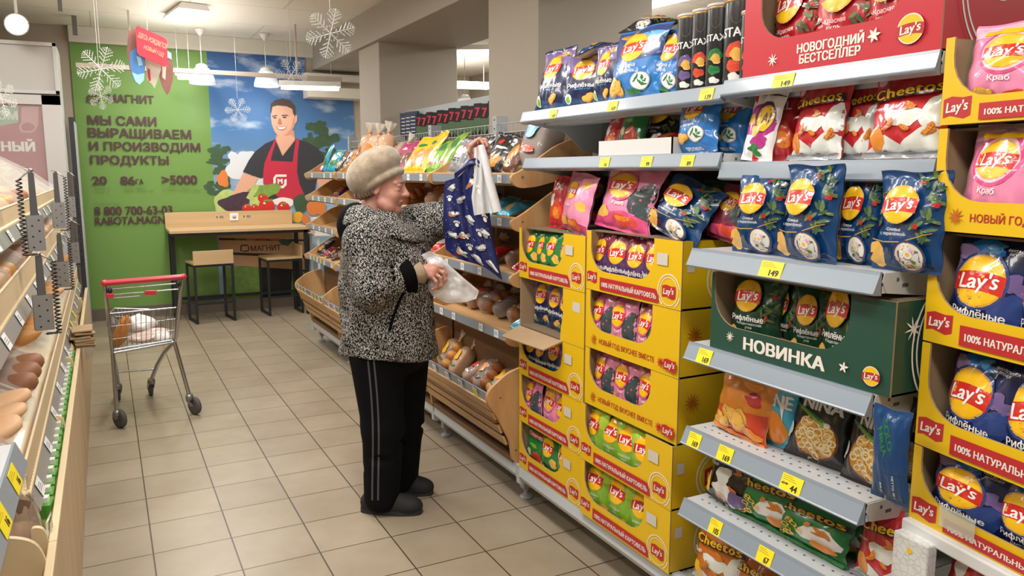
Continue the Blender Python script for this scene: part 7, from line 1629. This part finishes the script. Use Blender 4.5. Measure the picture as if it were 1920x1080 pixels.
# coat
def tweed():
    m = bpy.data.materials.new('tweed'); m.use_nodes = True; nt = m.node_tree; b = nt.nodes['Principled BSDF']; b.inputs['Roughness'].default_value = .9; b.inputs['Specular IOR Level'].default_value = .15
    tc = nt.nodes.new('ShaderNodeTexCoord')
    def N(t): return nt.nodes.new(t)
    fac = []
    for ang in (50, -50):
        mp = N('ShaderNodeMapping'); mp.vector_type = 'POINT'; mp.inputs['Rotation'].default_value = (0, R(ang), 0)
        mp.inputs['Scale'].default_value = (250, 190, 105)
        ro = N('ShaderNodeVectorRotate'); ro.rotation_type = 'Z_AXIS'; ro.inputs['Angle'].default_value = R(20)
        n = N('ShaderNodeTexNoise'); n.inputs['Scale'].default_value = 1.0; n.inputs['Detail'].default_value = 1.0; n.inputs['Roughness'].default_value = .4
        nt.links.new(tc.outputs['Object'], ro.inputs['Vector']); nt.links.new(ro.outputs[0], mp.inputs[0]); nt.links.new(mp.outputs[0], n.inputs['Vector']); fac.append(n)
    w = N('ShaderNodeTexWave'); w.wave_type = 'BANDS'; w.bands_direction = 'Z'; w.inputs['Scale'].default_value = 34; w.inputs['Distortion'].default_value = .6; w.inputs['Detail'].default_value = 1
    nt.links.new(tc.outputs['Object'], w.inputs['Vector'])
    st = N('ShaderNodeMath'); st.operation = 'GREATER_THAN'; st.inputs[1].default_value = .5; nt.links.new(w.outputs['Fac'], st.inputs[0])
    mx = N('ShaderNodeMix'); mx.data_type = 'FLOAT'; nt.links.new(st.outputs[0], mx.inputs[0]); nt.links.new(fac[0].outputs['Fac'], mx.inputs[2]); nt.links.new(fac[1].outputs['Fac'], mx.inputs[3])
    rp = N('ShaderNodeValToRGB'); e = rp.color_ramp.elements; e[0].position = .515; e[0].color = (*srgb('#0e0e11'), 1); e[1].position = .575; e[1].color = (*srgb('#b4b0a9'), 1)
    nt.links.new(mx.outputs[0], rp.inputs[0]); nt.links.new(rp.outputs[0], b.inputs['Base Color'])
    bp = N('ShaderNodeBump'); bp.inputs['Strength'].default_value = .6; bp.inputs['Distance'].default_value = .004; nt.links.new(mx.outputs[0], bp.inputs['Height']); nt.links.new(bp.outputs['Normal'], b.inputs['Normal'])
    return m
TWEED = tweed(); BLACKW = mat('black_lining', '#09090b', .95, spec=.1)
CO = wd(729, 560, 0.0); CO[2] = 0
def coat():
    V = Vol([.72, 2.80, .64], [1.66, 3.66, 1.50], .0055)
    zk = np.array([.66, .74, .85, .95, 1.05, 1.15, 1.22, 1.28, 1.33, 1.38]); fa = np.array([.212, .208, .200, .200, .205, .196, .165, .118, .078, .04]); sa = np.array([.222, .220, .212, .205, .212, .208, .188, .145, .092, .04]); cf = np.array([.0, .0, -.004, -.006, -.004, -.008, -.012, -.016, -.016, -.016])
    def fn(X, Y, Z):
        f = (X - CO[0]) * FDIR[0] + (Y - CO[1]) * FDIR[1] - np.interp(Z, zk, cf); s = (X - CO[0]) * SDIR[0] + (Y - CO[1]) * SDIR[1]
        ra, rb = np.interp(Z, zk, fa), np.interp(Z, zk, sa)
        an = np.arctan2(s, f); fold = .005 * np.sin(an * 5 + 1 + 3 * Z) * np.clip((1.05 - Z) * 3, 0, 1) + .004 * np.sin(24 * Z + 4 * an + 2 * np.sin(3 * an)) + .003 * np.sin(40 * Z - 7 * an)
        q = (np.abs(f / ra) ** 2.5 + np.abs(s / rb) ** 2.5) ** .4
        d = (q - 1) * np.minimum(ra, rb) * .95 + fold
        # front opening: right side laps over the left with a step
        st = (np.abs(an + .10) < .5) & (f > 0); d = d - .005 * (1 / (1 + np.exp(-(s + .03) * 260))) * st
        zb_ = .712 - .012 * np.sin(an * 2 + .5) + .016 * (s / .2)
        return np.maximum(d, zb_ - Z) * .9
    V.field(fn, [.74, 2.85, .66], [1.46, 3.64, 1.42], .012)
    for a, b, c, r in ((shR, elR, wrR, (.098, .088, .080, .070)), (shL, elL, wrL, (.092, .085, .076, .066))):
        v = (c - b); end = b + v * (.62 if a is shR else .45)
        V.cone(CO + UP * 1.16 + (a - CO - UP * a[2]) * .35, a, .11, r[0], .05); V.cone(a, b, r[0], r[1], .045); V.cone(b, end, r[2], r[3], .02)
        # folds at the elbow
        for k in range(3):
            p = b + (a - b) * (.10 + .14 * k) + np.array([0, 0, 0]); w_ = np.cross(a - b, v); w_ /= np.linalg.norm(w_) + 1e-9; u = np.cross(w_, a - b); u /= np.linalg.norm(u)
            V.cone(p - w_ * .07 + u * .078, p + w_ * .07 + u * .078, .008, .008, .012, 'd')
    return child('coat', V.mesh('coat', TWEED))
coat()
def ring(nm, c, axis, r, ln, th, m, par=None, flare=0.0, seed=0):
    ax = np.array(axis) / np.linalg.norm(axis); u = np.cross(ax, UP); u /= np.linalg.norm(u); w = np.cross(u, ax)
    b = MB(); prof = [(r, 0), (r + th * .6, ln * .05), (r + th, ln * .3), (r + th + flare, ln * .9), (r + flare + th * .5, ln), (r - th + flare, ln * .97), (r - th * 1.2, ln * .5), (r - th * 1.2, 0)]
    n = 30; vs = []
    for (q, t) in prof:
        for k in range(n): a = 2 * PI * k / n; qq = q * (1 + .03 * math.sin(3 * a + seed)); vs.append(c + ax * t + u * qq * math.cos(a) + w * qq * math.sin(a))
    b.add(vs, [(i * n + k, i * n + (k + 1) % n, (i + 1) * n + (k + 1) % n, (i + 1) * n + k) for i in range(len(prof) - 1) for k in range(n)], 0, True)
    return b.build(nm, m, par or woman)
vR = wrR - elR; eR = elR + vR * .56
ring('cuff', eR, vR, .070, .058, .008, BLACKW, flare=.004)
ring('inner_cuff', elR + vR * .74, vR, .044, .075, .009, mat('knit_beige', '#a08e74', .95, bump=.4, bscale=150), seed=2)
vL = wrL - elL
ring('inner_cuff', elL + vL * .50, vL, .046, .11, .010, mat('knit_grey', '#9b968e', .95, vary=.35, scale=70, bump=.4, bscale=150), seed=1)
# hood
def hood():
    V = Vol([.80, 3.05, 1.10], [1.30, 3.64, 1.46], .005)
    c = wd(672, 405, .02)
    V.ball(c - FDIR * .012 - UP * .04, [.078, .13, .10], np.stack([FDIR, SDIR, UP], 1), .03); V.ball(wd(672, 452, -.03), [.058, .11, .075], np.stack([FDIR, SDIR, UP], 1), .04); V.ball(wd(680, 402, -.04), [.05, .07, .032], np.stack([FDIR, SDIR, UP], 1), .04)
    return child('hood', V.mesh('hood', BLACKW))
hood()
# turned-down collar of tweed
b = MB()
NC = H(-.02, 0, -.165); n = 44
def col(u, v):
    a = -2.05 + 4.1 * u; f, s = math.cos(a), math.sin(a)
    fr_ = max(0, math.cos(a)); r = .072 + .108 * v + .016 * math.sin(v * PI) + .035 * v * fr_
    z = .048 - .085 * fr_ + (-.066 + .0 * fr_) * v + .030 * math.sin(v * PI)
    p = NC + FDIR * (r * 1.0 * f) + SDIR * (r * 1.15 * s) + UP * (z + .018)
    return tuple(p)
b.grid(col, n, 8, 0, True)
o = b.build('collar', TWEED, woman); sd = o.modifiers.new('solid', 'SOLIDIFY'); sd.thickness = .014; sd.offset = 1; sb = o.modifiers.new('sub', 'SUBSURF'); sb.levels = sb.render_levels = 1
# trousers
def trousers():
    V = Vol([.78, 2.95, .02], [1.45, 3.62, .86], .005)
    pel = (hipR + hipL) / 2 + np.array([0, 0, .06]); V.ball(pel, [.175, .19, .15], np.stack([FDIR, SDIR, UP], 1), .04)
    for a, b_, c, r in ((hipR, knR, anR, (.118, .092, .080)), (hipL, knL, anL, (.115, .088, .078))):
        low = c.copy(); low[2] = .075; V.cone(a, b_, r[0], r[1], .04); V.cone(b_, low, r[1], r[2], .03)
        for k in range(5):
            z_ = .12 + .055 * k; p = low + (b_ - low) * ((z_ - .07) / (b_[2] - .07)); a_ = k * 1.9 + .4; w_ = np.array([math.cos(a_), math.sin(a_), .35])
            V.cone(p + w_ * .08 - np.cross(w_, UP) * .08, p + w_ * .085 + np.cross(w_, UP) * .08 + UP * .03, .004, .004, .03, 'd')
    V.field(lambda X, Y, Z: .045 - Z, [.78, 2.95, .0], [1.45, 3.62, .08], .004, 'd') if False else None
    return V.mesh('trousers', mat('black_trousers', '#0a0b0f', .9, spec=.15))
tro = child('trousers', trousers())
from mathutils.bvhtree import BVHTree
bv = BVHTree.FromPolygons([v.co for v in tro.data.vertices], [tuple(p.vertices) for p in tro.data.polygons])
for off in (0, 11):
    pts = []
    for k in range(34):
        f = k / 33; px, py = 690 + off + 11 * f + 4 * math.sin(f * 4), 676 + 262 * f; row = []
        for w_ in (-1.7, 1.7):
            p = wd(px + w_, py, -.6); h = bv.ray_cast(Vector(p), (Vector(p) - CAM).normalized(), 2.0)
            row.append(None if h[0] is None else np.array(h[0]) - NV * .0015)
        if None not in [type(x) if x is None else 1 for x in row] and all(x is not None for x in row): pts.append(row)
    b = MB(); vs = [q for r_ in pts for q in r_]; b.add(vs, [(2 * i, 2 * i + 1, 2 * i + 3, 2 * i + 2) for i in range(len(pts) - 1)], 0, True); b.build('stripe', mat('stripe_grey', '#4c4b50', .8), tro)
# shoes
def shoe(heel, toe):
    heel, toe = np.array([*heel, 0.0]), np.array([*toe, 0.0]); d = toe - heel; L = np.linalg.norm(d); d /= L; s = np.array([-d[1], d[0], 0])
    V = Vol(np.minimum(heel, toe) - [.08, .08, .0] - np.array([0, 0, .012]), np.maximum(heel, toe) + np.array([.08, .08, .15]), .0035)
    M_ = np.stack([d, s, UP], 1)
    V.ball(heel + d * .05 + UP * .045, [.05, .040, .05], M_, .02); V.ball(heel + d * .13 + UP * .04, [.10, .046, .060], M_, .02); V.ball(heel + d * (L - .065) + UP * .034, [.068, .049, .044], M_, .025); V.ball(heel + d * .09 + UP * .085, [.06, .042, .045], M_, .02)
    V.field(lambda X, Y, Z: Z - .012, heel - .3, heel + .35, .004, 'd')
    up = child('shoe', V.mesh('shoe', mat('shoe_black', '#1a1c1e', .75)))
    out = []
    for k in range(28):
        a = 2 * PI * k / 28; t = .5 - .5 * math.cos(a); w = (.036 + .012 * t) * (1 if abs(math.sin(a)) > .01 else 0)
        out.append((t * L, math.copysign(min(1, abs(math.sin(a)) ** .55), math.sin(a)) * (.036 + .012 * math.sin(t * 2.2))))
    b = MB(); b.prism(out, lambda x, y, z: tuple(heel + d * x + s * y + UP * (.0 + z)), .022); b.build('sole', mat('sole_dark', '#2b2a29', .8), up, bev=.004)
shoe((.940, 3.298), (1.180, 3.146)); shoe((1.070, 3.470), (1.304, 3.322))
# buttons, pocket
BV2 = None
ct = [o for o in woman.children if o.name.startswith('coat')][0]
bv2 = BVHTree.FromPolygons([v.co for v in ct.data.vertices], [tuple(p.vertices) for p in ct.data.polygons])
for px, py in ((772, 408), (792, 470), (806, 540), (812, 605)):
    p = wd(px, py, -.6); h = bv2.ray_cast(Vector(p), (Vector(p) - CAM).normalized(), 2.0)
    if h[0] is not None:
        n_ = h[1] if h[1].dot(Vector(NV)) < 0 else -h[1]; b = MB(); b.lathe([(0, .005), (.011, .004), (.013, 0), (.011, -.003)], 16); o = b.build('button', mat('button_black', '#141414', .35), woman); o.location = h[0] + n_ * .002; o.rotation_euler = n_.to_track_quat('Z', 'Y').to_euler()
row = []
for k in range(12):
    f = k / 11; px, py = 757 - 26 * f - 3 * math.sin(f * 3), 548 + 72 * f; r_ = []
    for w_ in (-3.0, 3.0):
        p = Vector(wd(px + w_, py, -.6)); h = bv2.ray_cast(p, (p - CAM).normalized(), 2.0); r_.append(np.array(h[0]) - NV * .003 if h[0] is not None else wd(px + w_, py, -.2))
    row.append(r_)
b = MB(); b.add([q for r_ in row for q in r_], [(2 * i, 2 * i + 1, 2 * i + 3, 2 * i + 2) for i in range(11)], 0, True); b.build('pocket', BLACKW, woman)
b = MB(); c = wd(826, 521, -.133); 
ring('ring', wd(823.5, 518, -.1325), wd(826, 521, -.133) - wd(814, 512, -.128), .0088, .004, .0012, mat('ring_silver', '#d0d0d0', .2, metal=1.0))

# ------------------------------------------------------------------ what she holds
def bagblue():
    TL, TR, BL, BR = (834, 340), (912, 328), (836, 468), (942, 523)
    b = MB(); nu, nv = 26, 34; TH = .028
    def base(u, v):   # v 0 bottom 1 top
        a = (1 - u); x = (BL[0] * a + BR[0] * u) * (1 - v) + (TL[0] * a + TR[0] * u) * v; y = (BL[1] * a + BR[1] * u) * (1 - v) + (TL[1] * a + TR[1] * u) * v
        x += -4 * math.sin(PI * v) * (1 - u) + 5 * u * math.sin(v * PI) * -1.0
        y += -26 * math.exp(-((u - .66) / .2) ** 2) * v ** 5 - 4 * math.sin(PI * u) * v + 4 * math.sin(u * 7) * (1 - v)
        return x, y
    def fold(u, v): return .010 * math.sin(u * 13 + 1.5 * v) * (.4 + .6 * v) + .007 * math.sin(u * 23 + 3 * v + 1) + .004 * math.sin(9 * v + 5 * u)
    def front(u, v): x, y = base(u, v); return tuple(wd(x, y, .02 - TH * math.sin(PI * u) ** .6 * (.5 + .5 * (1 - v)) + fold(u, v) + .10 * u * -.3))
    def backf(u, v): x, y = base(u, v); return tuple(wd(x, y, .024 + .012 * math.sin(PI * u) + fold(u, v) * .6 + .10 * u * -.3))
    b.grid(front, nu, nv, 0, True); b.grid(lambda u, v: backf(1 - u, v), nu, nv, 1, True)
    def fr(a, c, L):
        u, v = min(.99, max(.01, a + .5)), min(.99, max(.01, c / 1.35)); p = np.array(front(u, v)); return tuple(p - NV * (.0012 + .0004 * L))
    A = Art(b, fr, .06, 1.35); rr = random.Random(11)
    cols = ['bowl', 'gray', 'skin', 'brown']
    spots = [(-.33, 1.2), (.12, 1.16), (-.12, .98), (.28, .92), (-.28, .75), (.05, .68), (.33, .55), (-.1, .42), (.2, .30), (-.33, .38), (-.2, .14), (.35, .12), (.08, .10)]
    for i, (x, z) in enumerate(spots):
        A.lump(x, z, .095, .05, 'gray', i, .25, rr.uniform(-.5, .5)); A.lump(x + .02, z + .015, .065, .032, 'bowl', i + 5, .3, rr.uniform(-.5, .5))
        if i % 3 == 1: A.lump(x - .05, z - .03, .05, .028, 'puff2', i, .2); A.lump(x + .03, z + .05, .03, .028, 'black', i + 2, .25)
    for x, z in ((.30, 1.08), (.22, .50), (-.36, 1.0), (-.22, .58), (.38, .75), (-.02, .24)):
        A.ell(x, z, .038, .032, 'bowl')
        for k in range(4): A.ell(x - .05 + .033 * k, z + .045 + .012 * (k in (1, 2)), .012, .018, 'bowl')
    for k in range(60): A.ell(rr.uniform(-.46, .46), rr.uniform(.03, 1.3), .006, .005, 'lblue' if k % 2 else 'bowl')
    o = b.build('shopping_bag', [mat('bag_blue_fabric', '#1a235c', .42, vary=.25, scale=14, bump=.2, bscale=30), mat('bag_lining', '#1a2152', .6)] + [ink(n) for n in A.names])
    tag(o, 'blue shopping bag with printed cats and paw marks hanging from the raised arm', 'shopping bag')
    h = MB()
    for path in ([(852, 330, -.012), (866, 318, -.024), (880, 305, -.034), (892, 303, -.036), (902, 312, -.03), (906, 326, -.02)], [(868, 322, .05), (878, 306, .075), (889, 300, .085), (900, 306, .07), (905, 320, .05)]):
        pts = [wd(*p) for p in path]; n = len(pts) - 1
        def cr(t):
            t = min(n - 1e-6, max(0, t * n)); k = int(t); f = t - k; a, b_, c, d = pts[max(0, k - 1)], pts[k], pts[k + 1], pts[min(n, k + 2)]
            return .5 * (2 * b_ + (c - a) * f + (2 * a - 5 * b_ + 4 * c - d) * f * f + (3 * b_ - a - 3 * c + d) * f ** 3)
        h.grid(lambda u, v: tuple(cr(u) + UP * ((v - .5) * .026) + NV * (.004 * math.sin(9 * u + 5 * v))), 22, 5, 0, True)
    ho = h.build('handle', MATS['bag_blue_fabric'], o); so_ = ho.modifiers.new('solid', 'SOLIDIFY'); so_.thickness = .003
bagblue()
FILM = film('thin_white_film', '#f1f2f3', .30, .22)
def roll():
    b = MB()
    L = [(888, 278), (889, 330), (884, 370), (889, 404)]; Rr = [(906, 270), (914, 310), (925, 352), (936, 396)]
    def lerp(P, t): t = t * 3; i = min(2, int(t)); f = t - i; return P[i][0] * (1 - f) + P[i + 1][0] * f, P[i][1] * (1 - f) + P[i + 1][1] * f
    def fn(u, v):
        a, c = lerp(L, v), lerp(Rr, v); x, y = a[0] * (1 - u) + c[0] * u, a[1] * (1 - u) + c[1] * u
        return tuple(wd(x, y, -.035 + .010 * math.sin(u * 8 + 2 * v) * v + .006 * math.sin(u * 17 + 5 * v)))
    b.grid(fn, 22, 26, 0, True)
    o = b.build('plastic_bag', FILM); tag(o, 'long white plastic bag pinched in the raised hand', 'plastic bag')
    c = MB(); c.tube([wd(902, 272, -.04), wd(909, 300, -.045), wd(918, 340, -.048), (wd(933, 397, -.05))], [.014, .017, .019, .021], 14); c.build('rolled_edge', mat('white_film_roll', '#dfe1e3', .3, bump=.3, bscale=30), o)
roll()
def bagwhite():
    out = [(790, 478), (806, 470), (825, 480), (846, 500), (868, 520), (898, 545), (893, 560), (872, 567), (838, 568), (812, 556), (800, 540), (806, 520), (800, 498)]
    cx, cy = 840, 525
    b = MB()
    def bound(u):
        t = u * len(out); i = int(t) % len(out); f = t - int(t); a, c = out[i], out[(i + 1) % len(out)]; return a[0] * (1 - f) + c[0] * f, a[1] * (1 - f) + c[1] * f
    def face(sg):
        def fn(u, v):
            x, y = bound(u % 1.0); x, y = cx + (x - cx) * v, cy + (y - cy) * v
            puff = .045 * (1 - v * v) ** .5; q_ = mnoise.noise(Vector((x * .035, y * .05, sg * 3))); w = .022 * q_ + .012 * abs(mnoise.noise(Vector((x * .09, y * .07, 5 + sg)))) - .006
            return tuple(wd(x, y, -.085 + sg * puff + w))
        return fn
    b.grid(face(1), 52, 14, 0, True, closeu=True); b.grid(face(-.35), 52, 14, 0, True, closeu=True)
    o = b.build('plastic_bag', [film('crumpled_white_film', '#f3f3f3', .45, .15)]); tag(o, 'crumpled white plastic bag in the lower hand of the person', 'plastic bag')
bagwhite()
